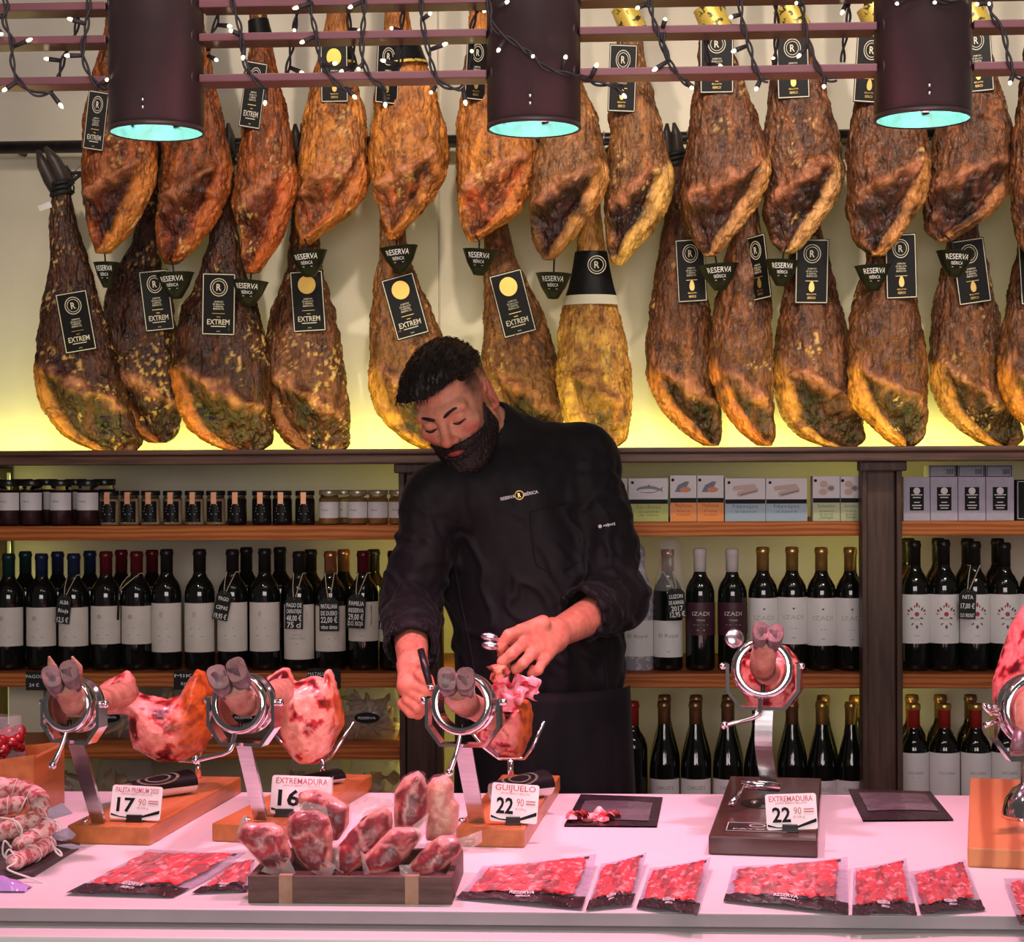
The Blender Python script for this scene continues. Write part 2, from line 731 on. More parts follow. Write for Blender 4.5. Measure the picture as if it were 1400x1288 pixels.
for x0, x1 in (P0, P1, P2):
    post(x0, x1)
XR = 1.62
SH = {}
for bay, (xa, xb) in enumerate(((P0[1], P1[0]), (P1[1], P2[0]), (P2[1], XR))):
    levels = [(1.342 if bay == 0 else 1.348, 'up'), (0.9925, 'mid')] + ([(0.822, 'low'), (0.62, 'base')] if bay == 0 else [(0.615, 'base')])
    for z, nm in levels:
        xe = xb + 0.046 if xb < 1.3 else xb
        xs = xa - 0.046 if bay else xa
        part('shelf_board', box(xe - xs, WALLY - SFY, 0.034, ((xs + xe) / 2, (WALLY + SFY) / 2, z - 0.017), 0.003), m_shelf, unit, False, world=True)
        SH[(bay, nm)] = z
XL = -1.75
part('ledge_top', box(XR - XL, WALLY - 4.24, 0.02, ((XR + XL) / 2, (WALLY + 4.24) / 2, ZB0 + 0.014), 0.002), m_dark, unit, False, world=True)
bm_ = part('ledge_beam', box(XR - XL, 0.03, (ZB1 - ZB0) * 0.62, ((XR + XL) / 2, 4.205, ZB0 + (ZB1 - ZB0) * 0.31), 0.003), m_beam, unit, False, world=True)
part('ledge_moulding', box(XR - XL, 0.044, (ZB1 - ZB0) * 0.36, ((XR + XL) / 2, 4.204, ZB1 - (ZB1 - ZB0) * 0.18), 0.004), m_beam, bm_, False)

# LED strips: warm yellow-green, on the ledge behind the beam and up the posts
LEDC = (1.0, 0.95, 0.20)
m_led = mat('led_strip_glow', (0.9, 0.9, 0.5), 0.4, emit=(0.95, 1.0, 0.35), estr=0.2)
led = tag(part('led_strip', box(XR - XL - 0.1, 0.012, 0.006, ((XR + XL) / 2, 4.40, ZB0 + 0.027), 0.001), m_led, None, False),
          'yellow led strip lying on the ledge below the lower hams', 'led strip')
area('ledge_led_light', ((XR + XL) / 2, 4.40, ZB0 + 0.034), ((XR + XL) / 2, 4.62, ZB0 + 0.20), XR - XL - 0.1, 0.02, 5.5, LEDC)
tag(part('led_strip', box(XR - XL - 0.1, 0.012, 0.006, ((XR + XL) / 2, 4.745, ZB0 + 0.027), 0.001), m_led, None, False),
    'yellow led strip lying on the ledge against the wall behind the lower hams', 'led strip')
area('wall_led_light', ((XR + XL) / 2, 4.745, ZB0 + 0.034), ((XR + XL) / 2, 4.78, ZB0 + 0.20), XR - XL - 0.1, 0.02, 4.2, LEDC)
for xx, sgn, nm in ((P0[1] + 0.012, 1, 'left end post'), (P1[0] - 0.012, -1, 'left side of the middle post'), (P1[1] + 0.012, 1, 'post behind the chef'),
                    (P2[0] - 0.012, -1, 'bottle side of the right post'), (P2[1] + 0.012, 1, 'right side of the right post')):
    for (z0, z1, pw, hn) in ((0.65, 0.95, 0.09, 'the lowest goods'), (1.0, 1.30, 0.10, 'the middle shelf'), (1.36, ZB0 - 0.01, 0.06, 'the top shelf')):
        tag(part('led_strip', box(0.006, 0.012, z1 - z0 - 0.01, (xx - sgn * (0.0415 if xx > -1.3 else 0.0), 4.372 if xx > -1.3 else 4.66, (z0 + z1) / 2), 0.001), m_led, None, False),
            f'vertical yellow led strip behind {hn} on the {nm}', 'led strip', 'vertical led strips beside the shelf posts')
        area('post_led_light', (xx - sgn * (0.030 if xx > -1.3 else 0.0), 4.385 if xx > -1.3 else 4.66, (z0 + z1) / 2), (xx + sgn * 0.05, 4.80, (z0 + z1) / 2), 0.02, z1 - z0 - 0.02, pw * (2.6 if xx > -1.3 else 1.2), LEDC)

# rails the hams hang from
def rail(y, pyc, name, label):
    z = W(700, pyc, y).z
    root = thing(name, label, 'rail', (0, y, z))
    part('bar', tube([(-2.0, y, z), (2.0, y, z)], 0.0165, 14), m_steel, root, world=True)
    for x in (-1.55, -0.42, 0.62, 1.5):
        part('bracket', tube([(x, y, z), (x, y + (WALLY - y) * 0.7, z), (x, WALLY, z + 0.0)], 0.011, 8), m_steel, root, world=True)
    return z


RLY = 4.72
RZL = rail(RLY, 192, 'ham_rail', 'blackened steel rail on the wall carrying the lower row of hams')
RZU = rail(4.50, -215, 'ham_rail', 'blackened steel rail above the lamps carrying the upper row of hams')

# counter
CFY, CBY = 2.49, 3.43
ct = thing('shop_counter', 'white shop counter with a grey front edge covered in cured meat', 'counter', (0, 2.9, 0))
part('worktop', box(3.6, CBY - CFY, 0.018, (0, (CFY + CBY) / 2, CT - 0.009), 0.003), m_counter, ct, False, world=True)
part('front_edge', box(3.6, 0.004, 0.0175, (0, CFY - 0.0015, CT - 0.0092), 0.001), m_cfront, ct, False, world=True)
part('front_ledge', box(3.6, 0.09, 0.012, (0, CFY - 0.012, CT - 0.031), 0.003), m_counter, ct, False, world=True)
part('cabinet', box(3.56, CBY - CFY - 0.1, CT - 0.037, (0, (CFY + CBY) / 2 + 0.03, (CT - 0.037) / 2), 0.004), m_cfront, ct, False, world=True)

# ------------------------------------------------------------------ hanging lamps, bars, fairy lights
LY = 3.0
m_lamp = mat('plum_brown_lacquered_metal', (0.080, 0.052, 0.055), 0.34, metal=0.25, col2=(0.100, 0.064, 0.066), scale=4)
m_teal = mat('teal_reflector', (0.004, 0.060, 0.030), 0.6, metal=0.0, spec=0.08, col2=(0.002, 0.030, 0.016), scale=30)
m_bulb = mat('pink_lamp_face', (1, 0.8, 0.85), 0.4, emit=(1.0, 0.62, 0.72), estr=2.0)
m_rail = mat('mauve_lacquered_bar', (0.29, 0.115, 0.14), 0.30, metal=0.15, col2=(0.23, 0.09, 0.11), scale=3)
m_wire = mat('black_brown_cable', (0.045, 0.035, 0.042), 0.5)
m_tip = mat('warm_fairy_light', (1, 0.95, 0.8), 0.3, emit=(1.0, 0.84, 0.50), estr=2.2)


def lamp(px, pyb, Dpx, label):
    c = W(px, pyb, LY)
    r = Dpx / 2 * mpp(LY)
    root = thing('hanging_lamp', label, 'lamp', c, group=None)
    H = 0.75
    V, F = lathe([(r - 0.003, 0), (r, 0.0), (r, H)], 48, False, True)
    part('tube', (V, F), m_lamp, root)
    part('rim', lathe([(r - 0.0035, -0.0015), (r + 0.0008, -0.0015), (r + 0.0008, 0.006), (r - 0.0035, 0.006)], 48, False, False), m_lamp, root)
    part('reflector', lathe([(r - 0.0035, 0.0), (r - 0.004, 0.092), (r * 0.60, 0.102)], 48, False, False), m_teal, root, label='teal inside of the lamp')
    part('bulb', lathe([(0.001, 0.090), (r * 0.58, 0.091), (r * 0.60, 0.102), (0.001, 0.110)], 24), m_bulb, root)
    for a in range(6):
        an = a * math.pi / 3 + 0.3
        part('clip', box(0.012, 0.004, 0.012, ((r - 0.006) * math.cos(an), (r - 0.006) * math.sin(an), 0.03), 0.001), m_steel, root, False)
    for zr in [W(700, q, LY).z - c.z for q in (3, 49, 105)]:
        for sx in (-1, 1):
            part('slot_ring', xf(tube([(0.040 * math.cos(k * math.pi / 10), 0, 0.017 * math.sin(k * math.pi / 10)) for k in range(20)], 0.0022, 6, closed=True),
                 T(sx * (r - 0.010), 0, zr) @ RZ(math.pi / 2)), m_lamp, root)
    for dz in (0.026, 0.038):
        part('screw', xf(lathe([(0.0035, 0), (0.0035, 0.002), (0.002, 0.0032)], 10), T(-0.003, -r, dz) @ RX(math.pi / 2)), m_brush, root)
    ld = bpy.data.lights.new('meat_lamp_light', 'AREA')
    ld.shape = 'DISK'
    ld.size = r * 1.1
    ld.energy = 15.5
    ld.color = (1.0, 0.36, 0.54)
    lo_ = bpy.data.objects.new('meat_lamp_light', ld)
    C.objects.link(lo_)
    lo_.location = (c.x, c.y, c.z + 0.085)
    return c, r


LAMPS = []
LAMPS.append(lamp(214, 181, 131, 'plum brown tube lamp with teal inside, hanging over the shoulder ham beside the sausages'))
LAMPS.append(lamp(730, 176, 128, 'plum brown tube lamp with a fairy light wire slung across its front'))
LAMPS.append(lamp(1262, 163, 130, 'plum brown tube lamp hanging over the dark wooden ham stand'))

rack = thing('lamp_rack', 'rack of mauve metal bars running through the hanging lamps', 'rack', (0, LY, 2.0))
RAILZ = []
for py in (3, 49, 105):
    z = W(700, py, LY).z
    RAILZ.append(z)
    ends = [-1.7] + [e for c, r in LAMPS for e in (c.x - r + 0.001, c.x + r - 0.001)] + [1.7]
    for a, b in zip(ends[0::2], ends[1::2]):
        part('bar', box(b - a, 0.055, 0.013, ((a + b) / 2, LY, z), 0.002), m_rail, rack, False, world=True)
for x in (-1.68, 1.68):
    part('upright', box(0.02, 0.03, 1.3, (x, LY, RAILZ[2] + 0.60), 0.002), m_rail, rack, False, world=True)


def strand(root, pts, bulbs, y=None):
    """twisted pair along pixel points (px, py, Y); bulbs = (px, py, dx, dy) base and tip offset in pixels"""
    P = smooth_path([W(a, b, yy) for a, b, yy in pts], 10)
    L = [0]
    for i in range(1, len(P)):
        L.append(L[-1] + (P[i] - P[i - 1]).length)
    for ph in (0, math.pi):
        Q = []
        for i, p in enumerate(P):
            t = (P[min(i + 1, len(P) - 1)] - P[max(i - 1, 0)]).normalized()
            u = t.cross(Vector((0, 1, 0)))
            u = u.normalized() if u.length > 1e-4 else Vector((1, 0, 0))
            w = t.cross(u)
            a = L[i] / 0.034 * 2 * math.pi * 0.5 + ph
            Q.append(p + (u * math.cos(a) + w * math.sin(a)) * 0.0030)
        part('wire', tube(Q, 0.0021, 6), m_wire, root, world=True)
    for bx, by, dx, dy, yy in bulbs:
        a = W(bx, by, yy)
        b = W(bx + dx, by + dy, yy - 0.006)
        d = b - a
        s = part('bulb_socket', tube([a, a + d * 0.68, a + d * 0.72], [0.0034, 0.0042, 0.0034], 8), m_wire, root, world=True)
        tp = part('bulb_tip', tube([a + d * 0.70, a + d * 0.86, a + d * 1.0], [0.0026, 0.0034, 0.0016], 8), m_tip, s)


FY, BY = LY - 0.034, LY + 0.042
S1 = thing('fairy_light_string', 'twisted dark wire of warm bulbs on the bars between sausages and first lamp', 'fairy lights', (0, LY, 2.1))
strand(S1, [(-2, -20, FY), (9, 8, FY), (6, 30, FY), (16, 55, FY), (17, 85, FY), (25, 110, FY), (48, 128, FY), (72, 126, FY)],
       [(18, 64, 26, -11, FY), (24, 111, -21, 14, FY), (69, 126, 17, 22, FY), (4, 20, -12, 8, FY), (-3, 40, 6, 8, FY)])
strand(S1, [(122, -20, FY), (121, 10, FY), (118, 40, FY), (113, 62, FY), (117, 90, FY), (133, 117, FY), (146, 122, FY)],
       [(118, 33, -26, -8, FY), (114, 76, -26, 0, FY), (134, 118, 15, -11, FY)])
strand(S1, [(108, 10, BY), (106, 30, BY), (101, 52, BY), (88, 76, BY), (84, 92, BY), (78, 112, BY)], [(84, 83, -24, -3, BY), (104, 20, -12, -6, BY)])
S2 = thing('fairy_light_string', 'twisted dark wire of warm bulbs on the bars before the golden hams', 'fairy lights', (0, LY, 2.1))
strand(S2, [(315, -20, FY), (318, 5, FY), (328, 38, FY), (332, 70, FY), (337, 92, FY), (352, 112, FY), (366, 122, FY)],
       [(331, 48, -18, -7, FY), (334, 62, -2, 20, FY), (364, 123, -2, 21, FY)])
strand(S2, [(420, -20, FY), (424, 12, FY), (432, 45, FY), (438, 80, FY), (452, 105, FY), (470, 122, FY), (482, 123, FY)],
       [(428, 4, -28, 8, FY), (430, 50, -20, 9, FY), (441, 90, 20, -4, FY), (473, 120, 14, 15, FY)])
strand(S2, [(496, -20, FY), (498, 18, FY), (495, 50, FY), (496, 80, FY), (506, 105, FY), (522, 118, FY), (528, 124, FY)],
       [(496, 2, -20, 9, FY), (497, 86, -8, 10, FY), (525, 124, 2, 23, FY)])
strand(S2, [(576, -20, FY), (576, 15, FY), (580, 45, FY), (586, 70, FY), (594, 100, FY), (606, 116, FY), (626, 122, FY), (634, 118, FY)],
       [(577, 27, 13, -10, FY), (588, 68, 24, -9, FY), (596, 118, -8, 10, FY), (633, 121, 4, 23, FY)])
strand(S2, [(300, 8, BY), (296, 30, BY), (288, 50, BY), (285, 70, BY)], [(297, 34, 20, 2, BY), (284, 76, 14, 7, BY)])
strand(S2, [(408, 10, BY), (404, 30, BY), (402, 46, BY), (398, 70, BY), (392, 100, BY)], [(404, 30, -2, 14, BY), (396, 92, 20, 9, BY)])
strand(S2, [(478, 5, BY), (477, 30, BY), (482, 60, BY), (484, 88, BY), (480, 100, BY)], [(478, 40, 16, 2, BY), (482, 90, -18, 9, BY)])
strand(S2, [(556, 0, BY), (550, 25, BY), (549, 45, BY), (548, 80, BY), (544, 98, BY)], [(548, 42, -15, -4, BY), (546, 88, -26, -6, BY)])
strand(S2, [(655, 8, BY), (648, 28, BY), (644, 45, BY), (645, 80, BY), (643, 98, BY)], [(652, 10, 12, 6, BY), (645, 60, 0, 12, BY)])
S3 = thing('fairy_light_string', 'twisted dark wire of warm bulbs slung across the front of a lamp', 'fairy lights', (0, LY, 2.1))
LF = LY - 0.086
strand(S3, [(666, -18, LF), (669, 10, LF), (676, 38, LF), (700, 56, LF), (728, 76, LF), (745, 92, LF), (770, 100, LF), (796, 106, LF + 0.02), (812, 113, FY - 0.01), (845, 118, FY), (852, 118, FY)],
       [(678, 12, 18, -11, LF), (690, 55, -10, 16, LF), (722, 72, 8, 6, LF), (769, 95, 5, -20, LF), (807, 108, 10, -22, FY - .008), (840, 116, 16, 18, FY)])
strand(S3, [(886, -20, FY), (890, 12, FY), (898, 42, FY), (911, 75, FY), (920, 92, FY), (936, 112, FY), (948, 118, FY)],
       [(906, 38, 4, -14, FY), (914, 83, -22, 14, FY), (938, 110, 9, 12, FY)])
strand(S3, [(890, 8, FY), (882, 5, FY), (872, 9, FY)], [(886, 4, -17, 8, FY)])
strand(S3, [(906, 44, FY - 0.004), (908, 60, FY - 0.004), (914, 84, FY - 0.004)], [])
strand(S3, [(1006, -20, FY), (1012, 8, FY), (1016, 35, FY), (1026, 68, FY), (1032, 92, FY), (1042, 108, FY), (1050, 110, FY)],
       [(1012, 20, -15, 4, FY), (1020, 63, -20, 8, FY), (1040, 108, -7, 16, FY)])
strand(S3, [(1088, -20, FY), (1097, 10, FY), (1101, 40, FY), (1108, 65, FY), (1118, 92, FY), (1130, 108, FY), (1144, 108, FY)],
       [(1097, 6, -10, -2, FY), (1104, 62, -14, 17, FY), (1128, 105, -2, 16, FY)])
strand(S3, [(966, 52, BY), (966, 75, BY), (970, 88, BY)], [(968, 88, 20, 3, BY)])
strand(S3, [(1060, 0, BY), (1062, 30, BY), (1061, 60, BY), (1059, 90, BY)], [(1059, 88, -2, -10, BY)])
strand(S3, [(1160, -5, BY), (1160, 25, BY), (1154, 60, BY), (1152, 85, BY)], [(1160, 0, -10, 20, BY)])
S4 = thing('fairy_light_string', 'twisted dark wire of warm bulbs over the lamp near the right post', 'fairy lights', (0, LY, 2.1))
strand(S4, [(1330, -20, FY), (1352, 3, FY), (1356, 20, FY), (1372, 45, FY), (1378, 75, FY), (1386, 100, FY), (1402, 108, FY)],
       [(1352, 4, -20, 2, FY), (1344, 5, 10, 0, FY), (1386, 100, -6, 16, FY)])
strand(S4, [(1206, -18, LF), (1226, 0, LF), (1262, -6, LF), (1300, 2, LF), (1330, -18, LF)], [(1228, 0, -2, 6, LF), (1278, 0, 0, 4, LF)])

# ------------------------------------------------------------------ hanging hams
def lin(r, g, b):
    f = lambda c: (c / 255.0 / 12.92) if c <= 10 else ((c / 255.0 + 0.055) / 1.055) ** 2.4
    return (f(r), f(g), f(b))


m_ham = mat('cured_ham', (0.2, 0.1, 0.05), 0.27, attr=True, spec=0.5, bdist=0.007, col2=(0.34, 0.27, 0.23), scale=46, stretch=(1, 1, 0.45), bump=1.0, bscale=130, coat=0.0, lo=0.42, hi=0.72)
m_hoof = mat('dark_hoof', (0.030, 0.022, 0.020), 0.4, col2=(0.07, 0.05, 0.045), scale=40, stretch=(1, 1, 0.3), bump=0.2)
m_rope = mat('black_cord', (0.012, 0.012, 0.013), 0.6)
m_tag = mat('black_card', (0.009, 0.009, 0.010), 0.42, spec=0.16)
m_cream = mat('cream_print', (0.68, 0.62, 0.50), 0.45)
m_gold = mat('gold_print', (0.62, 0.42, 0.13), 0.32, metal=0.6)
m_white = mat('white_print', (0.80, 0.80, 0.80), 0.5)
m_seal = mat('gold_foil_seal', (0.55, 0.35, 0.08), 0.32, metal=0.8)
m_yband = mat('yellow_gold_band', (0.72, 0.52, 0.10), 0.35, metal=0.2, col2=(0.06, 0.05, 0.02), scale=55, lo=0.55, hi=0.6)

DARK, BROWN, RUST, GOLD, MID = lin(80, 46, 32), lin(122, 76, 48), lin(158, 84, 36), lin(200, 122, 52), lin(150, 100, 58)


def ham_body(rows, Y, side, rind, rim, face, seed, speck=0.0, rimw=18):
    NA, NL = 120, 180
    rows = np.asarray(rows, float)
    y0, yb = rows[0, 0], rows[-1, 0]
    # denser rows towards the rounded bottom
    s = np.linspace(0, 1, NL)
    py = y0 + (yb - y0) * (1 - (1 - s) ** 1.25)
    xl, xr = spl(rows, py)
    mid = (xl + xr) / 2
    hw = np.maximum((xr - xl) / 2, 1.0)
    # keep the bottom round
    hw[-1] *= 0.35
    th = np.linspace(0, 2 * np.pi, NA, endpoint=False)
    ct, st = np.cos(th), np.sin(th)
    PX = mid[:, None] + hw[:, None] * ct[None, :]
    PYY = np.repeat(py[:, None], NA, 1)
    k = mpp(Y)
    a = hw * k
    b = a * (0.98 - 0.36 * sstep(0.02, 0.085, a))
    D = -b[:, None] * st[None, :]
    w = (rows[:, 2] - rows[:, 1]).max()
    H = yb - (120 if side > 0 else 390)
    if side > 0:
        A = (xl[0] * 0, 0)
        i = int(np.argmax(xr - xl))
        L0 = np.array([rows[:, 1].min() + 0.12 * w, yb - 0.33 * H])
        L1 = np.array([rows[:, 2].max() - 0.02 * w, yb - 0.56 * H])
        edge = xr[:, None] - PX
        oedge = PX - xl[:, None]
    else:
        L0 = np.array([rows[:, 1].min() + 0.06 * w, yb - 0.49 * H])
        L1 = np.array([rows[:, 2].max() - 0.06 * w, yb - 0.22 * H])
        edge = PX - xl[:, None]
        oedge = xr[:, None] - PX
    dv = (L1 - L0) / np.linalg.norm(L1 - L0)
    nv = np.array([-dv[1], dv[0]])
    if nv[1] < 0: nv = -nv
    Q = np.stack([PX * k, D, PYY * k], -1).reshape(-1, 3)
    off = np.array([seed * 3.7, seed * 1.3, 0])
    Q[:, 2] *= -1
    wob = (fbm(Q * 22 + off, 3) * 9).reshape(PX.shape)
    sd = (PX - L0[0]) * nv[0] + (PYY - L0[1]) * nv[1] + wob
    front = sstep(0.05, 0.5, st)[None, :] * np.ones_like(PX)
    below = sstep(-2, 9, sd)
    facem = below * sstep(rimw * 0.6, rimw * 1.1, edge + wob * 0.5) * sstep(2, 12, oedge + wob) * front
    ridge = np.exp(-((sd + 3) / 8.0) ** 2) * sstep(6, 26, edge) * front * sstep(0, 14, oedge)
    rimm = sstep(-12, 8, sd) * (1 - sstep(rimw * 0.75, rimw * 1.35, edge + wob * 0.7)) * sstep(-0.35, 0.1, st)[None, :]
    # relief
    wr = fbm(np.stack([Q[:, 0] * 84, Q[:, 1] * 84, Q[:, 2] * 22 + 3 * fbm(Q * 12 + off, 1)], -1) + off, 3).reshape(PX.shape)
    wr2 = fbm(Q * 26 + off + 9, 3).reshape(PX.shape)
    big = fbm(Q * 9 + off + 3, 2).reshape(PX.shape)
    body = sstep(0.022, 0.06, a)[:, None]
    disp = (big * 0.0055 - np.abs(wr) * 0.0085 + wr2 * 0.0040) * (0.35 + 0.65 * body)
    disp = disp + ridge * (0.011 + 0.008 * wr2) - facem * (0.018 + 0.007 * np.abs(wr2)) * sstep(0, 40, sd) + rimm * 0.004 * (1 - np.abs(wr))
    nrm = np.stack([ct[None, :] * np.ones_like(PX), -st[None, :] * np.ones_like(PX)], -1)
    X3 = PX.copy() + nrm[..., 0] * disp / k
    D3 = D + nrm[..., 1] * disp
    # to the world
    V = []
    cols = np.ones((PX.size, 3)) * np.asarray(rind)
    n1 = fbm(Q * 13 + off + 5, 3)
    n2 = fbm(np.stack([Q[:, 0] * 34, Q[:, 1] * 34, Q[:, 2] * 12], -1) + off + 11, 3)
    cols = mixc(cols, np.asarray(rind) * (0.42, 0.36, 0.34), sstep(0.0, 0.55, n1) * 0.85)
    cols = mixc(cols, np.minimum(np.asarray(rind) * (1.9, 1.7, 1.4), 0.9), sstep(0.12, 0.6, n2) * 0.75)
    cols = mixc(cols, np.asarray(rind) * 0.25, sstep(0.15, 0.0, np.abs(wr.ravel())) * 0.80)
    shank = 1 - sstep(0.024, 0.045, a)
    cols = mixc(cols, np.asarray(rind) * (0.5, 0.42, 0.40), np.repeat(shank, NA) * 0.6)
    fc = np.asarray(face) * 0.62
    fcol = mixc(np.ones((PX.size, 3)) * fc, fc * (2.4, 1.7, 1.5), sstep(0.0, 0.6, n2))
    fcol = mixc(fcol, fc * 0.3, sstep(0.1, 0.6, n1))
    cols = cols * (1 - facem.ravel()[:, None]) + fcol * facem.ravel()[:, None]
    cols = mixc(cols, lin(206, 132, 96), np.clip(ridge.ravel() * (0.75 + 0.7 * n2), 0, 1) * 0.95)
    cols = mixc(cols, np.minimum(np.asarray(rim) * 1.15, 0.9), np.clip(rimm.ravel() * (1.0 - 0.8 * sstep(0.25, 0.7, n1)), 0, 1))
    if speck:
        sp = sstep(0.30, 0.40, fbm(Q * np.array([95, 95, 70]) + off, 3)) * sstep(0.44, 0.72, fbm(Q * 11 + off + 30, 2) + speck)
        cols = mixc(cols, lin(236, 190, 112), sp * 0.85)
    K = ray_world(X3.ravel(), PYY.ravel(), Y)
    K[:, 1] = K[:, 1] + D3.ravel()
    # close both ends with a point each
    K = np.concatenate([K, K[:NA].mean(0)[None], K[-NA:].mean(0)[None]])
    cols = np.concatenate([cols, cols[:1], cols[-2:-1]])
    ii, jj = np.meshgrid(np.arange(NL - 1), np.arange(NA), indexing='ij')
    j2 = (jj + 1) % NA
    F = np.stack([ii * NA + jj, (ii + 1) * NA + jj, (ii + 1) * NA + j2, ii * NA + j2], -1).reshape(-1, 4)
    j = np.arange(0, NA, 2)
    n0 = NL * NA
    b0 = (NL - 1) * NA
    F = np.concatenate([F, np.stack([j, (j + 1) % NA, (j + 2) % NA, np.full_like(j, n0)], -1),
                        np.stack([b0 + (j + 2) % NA, b0 + (j + 1) % NA, b0 + j, np.full_like(j, n0 + 1)], -1)])
    return K, F, np.clip(cols, 0.003, 0.95), (mid, hw, py, b)


def ray_world(px, py, Y):
    f, r, u = np.array(FWD), np.array(RGT), np.array(UPV)
    d = f[None] + r[None] * ((px - 700) / FPX)[:, None] + u[None] * ((HOR - py) / FPX)[:, None]
    t = Y / d[:, 1]
    P = d * t[:, None]
    P[:, 2] += CAMZ
    return P


def hoof_geo(s=1.0):
    """cloven hoof pointing up: two toes and two dew claws, about 9 cm"""
    ps = []
    for sx in (-1, 1):
        ps.append(tube([(sx * 0.011 * s, 0, -0.02 * s), (sx * 0.013 * s, -0.006 * s, 0.02 * s), (sx * 0.013 * s, -0.016 * s, 0.055 * s), (sx * 0.009 * s, -0.026 * s, 0.085 * s)],
                       [0.015 * s, 0.017 * s, 0.014 * s, 0.004 * s], 10))
        ps.append(tube([(sx * 0.018 * s, 0.012 * s, 0.0), (sx * 0.024 * s, 0.022 * s, 0.022 * s), (sx * 0.025 * s, 0.024 * s, 0.042 * s)], [0.009 * s, 0.008 * s, 0.002 * s], 8))
    return join(*ps)




def hook_path(start, dy, dz):
    """from the shank up to the rail and over it; rail axis at (y = dy, z = dz)"""
    rr = 0.0165 + 0.0026
    x = start[1][0]
    arc = [(x, dy - rr * math.cos(a), dz + rr * math.sin(a)) for a in np.linspace(-0.5, math.pi + 0.9, 14)]
    pre = smooth_path([start[0], start[1], (x, arc[0][1] - 0.004, (start[1][2] + arc[0][2]) / 2), arc[0]], 5)
    return pre + [Vector(p) for p in arc[1:]]


TAGS = {}


def tag_geo(kind, gold=False):
    """card, print (cream), extras: unit is metres, card 46 x 84 mm"""
    w, h = 0.090, 0.162
    card = prism(rrect(w, h, 0.002, 2), -0.0006, 0.0006)
    y = -0.0012
    pr = [frame(w * 0.95, h * 0.97, 0.0022, -0.0013, -0.0007)]
    zc = h * 0.27
    pr += [ringplate(0.0235, 0.0215, -0.0012, -0.0007, 30, (0, zc)), ringplate(0.0175, 0.0160, -0.0012, -0.0007, 28, (0, zc)),
           text('R', 0.017, (0, zc), y, 0.013, 0.02)]
    for k, (sx, z) in enumerate(((0.028, 0.030), (0.036, 0.024), (0.030, 0.018), (0.034, 0.012))):
        pr.append(text(('JAMON', 'DE BELLOTA', '100%', 'IBERICO')[k], 0.0042, (0, z - 0.024), y, sx * 0.85, 0.01))
    gd = [box(0.034, 0.0006, 0.0014, (0, -0.0009, -0.024))]
    if kind == 'EXTREM':
        pr.append(text('EXTREM', 0.0135, (0, -0.046), y, 0.060, 0.012))
        pr.append(box(0.040, 0.0006, 0.0022, (0, -0.0009, -0.0575)))
        gd.append(box(0.010, 0.0006, 0.0016, (0, -0.0009, -0.033)))
        pr.append(text('2020', 0.003, (0, -0.070), y, 0.010))
    else:
        nut = [(0.0075 * math.sin(a) * (1.0 - 0.25 * math.cos(a)), -0.038 + 0.0135 * math.cos(a)) for a in np.linspace(0, 2 * math.pi, 20, endpoint=False)]
        gd.append(prism(nut, -0.0013, -0.0007))
        gd.append(text('BELLOTA', 0.0036, (0, -0.057), y, 0.026))
        gd.append(text('IBERICO', 0.006, (0, -0.066), y, 0.022))
    return card, join(*pr), join(*gd), (disc(0.024, -0.0022, -0.0007, 28, (0, zc)) if gold else None)


def add_tag(root, kind, px, py, wpx, hpx, tilt, Y, gold=False, yaw=0.0):
    key = (kind, gold)
    if key not in TAGS:
        g = tag_geo(kind, gold)
        TAGS[key] = [mesh('tag', *g[0], smooth=False), mesh('lettering', *g[1], smooth=False), mesh('gold_print', *g[2], smooth=False),
                     mesh('seal', *g[3], smooth=False) if g[3] else None]
        for me, mm in zip(TAGS[key], (m_tag, m_cream, m_gold, m_seal)):
            if me: me.materials.append(mm)
    c = W(px, py, Y)
    t = bpy.data.objects.new('tag', TAGS[key][0])
    C.objects.link(t)
    t.parent = root
    t.location = c - root.location
    t.rotation_euler = (math.radians(4), math.radians(tilt), math.radians(yaw))
    k = mpp(Y)
    t.scale = (wpx * k / 0.090 / max(math.cos(math.radians(yaw)), 0.3), 1, hpx * k / 0.162)
    t['label'] = 'black hang tag with cream border and lettering'
    for nm, me in (('lettering', TAGS[key][1]), ('gold_print', TAGS[key][2]), ('seal', TAGS[key][3])):
        if me:
            q = bpy.data.objects.new(nm, me)
            C.objects.link(q)
            q.parent = t
    return t


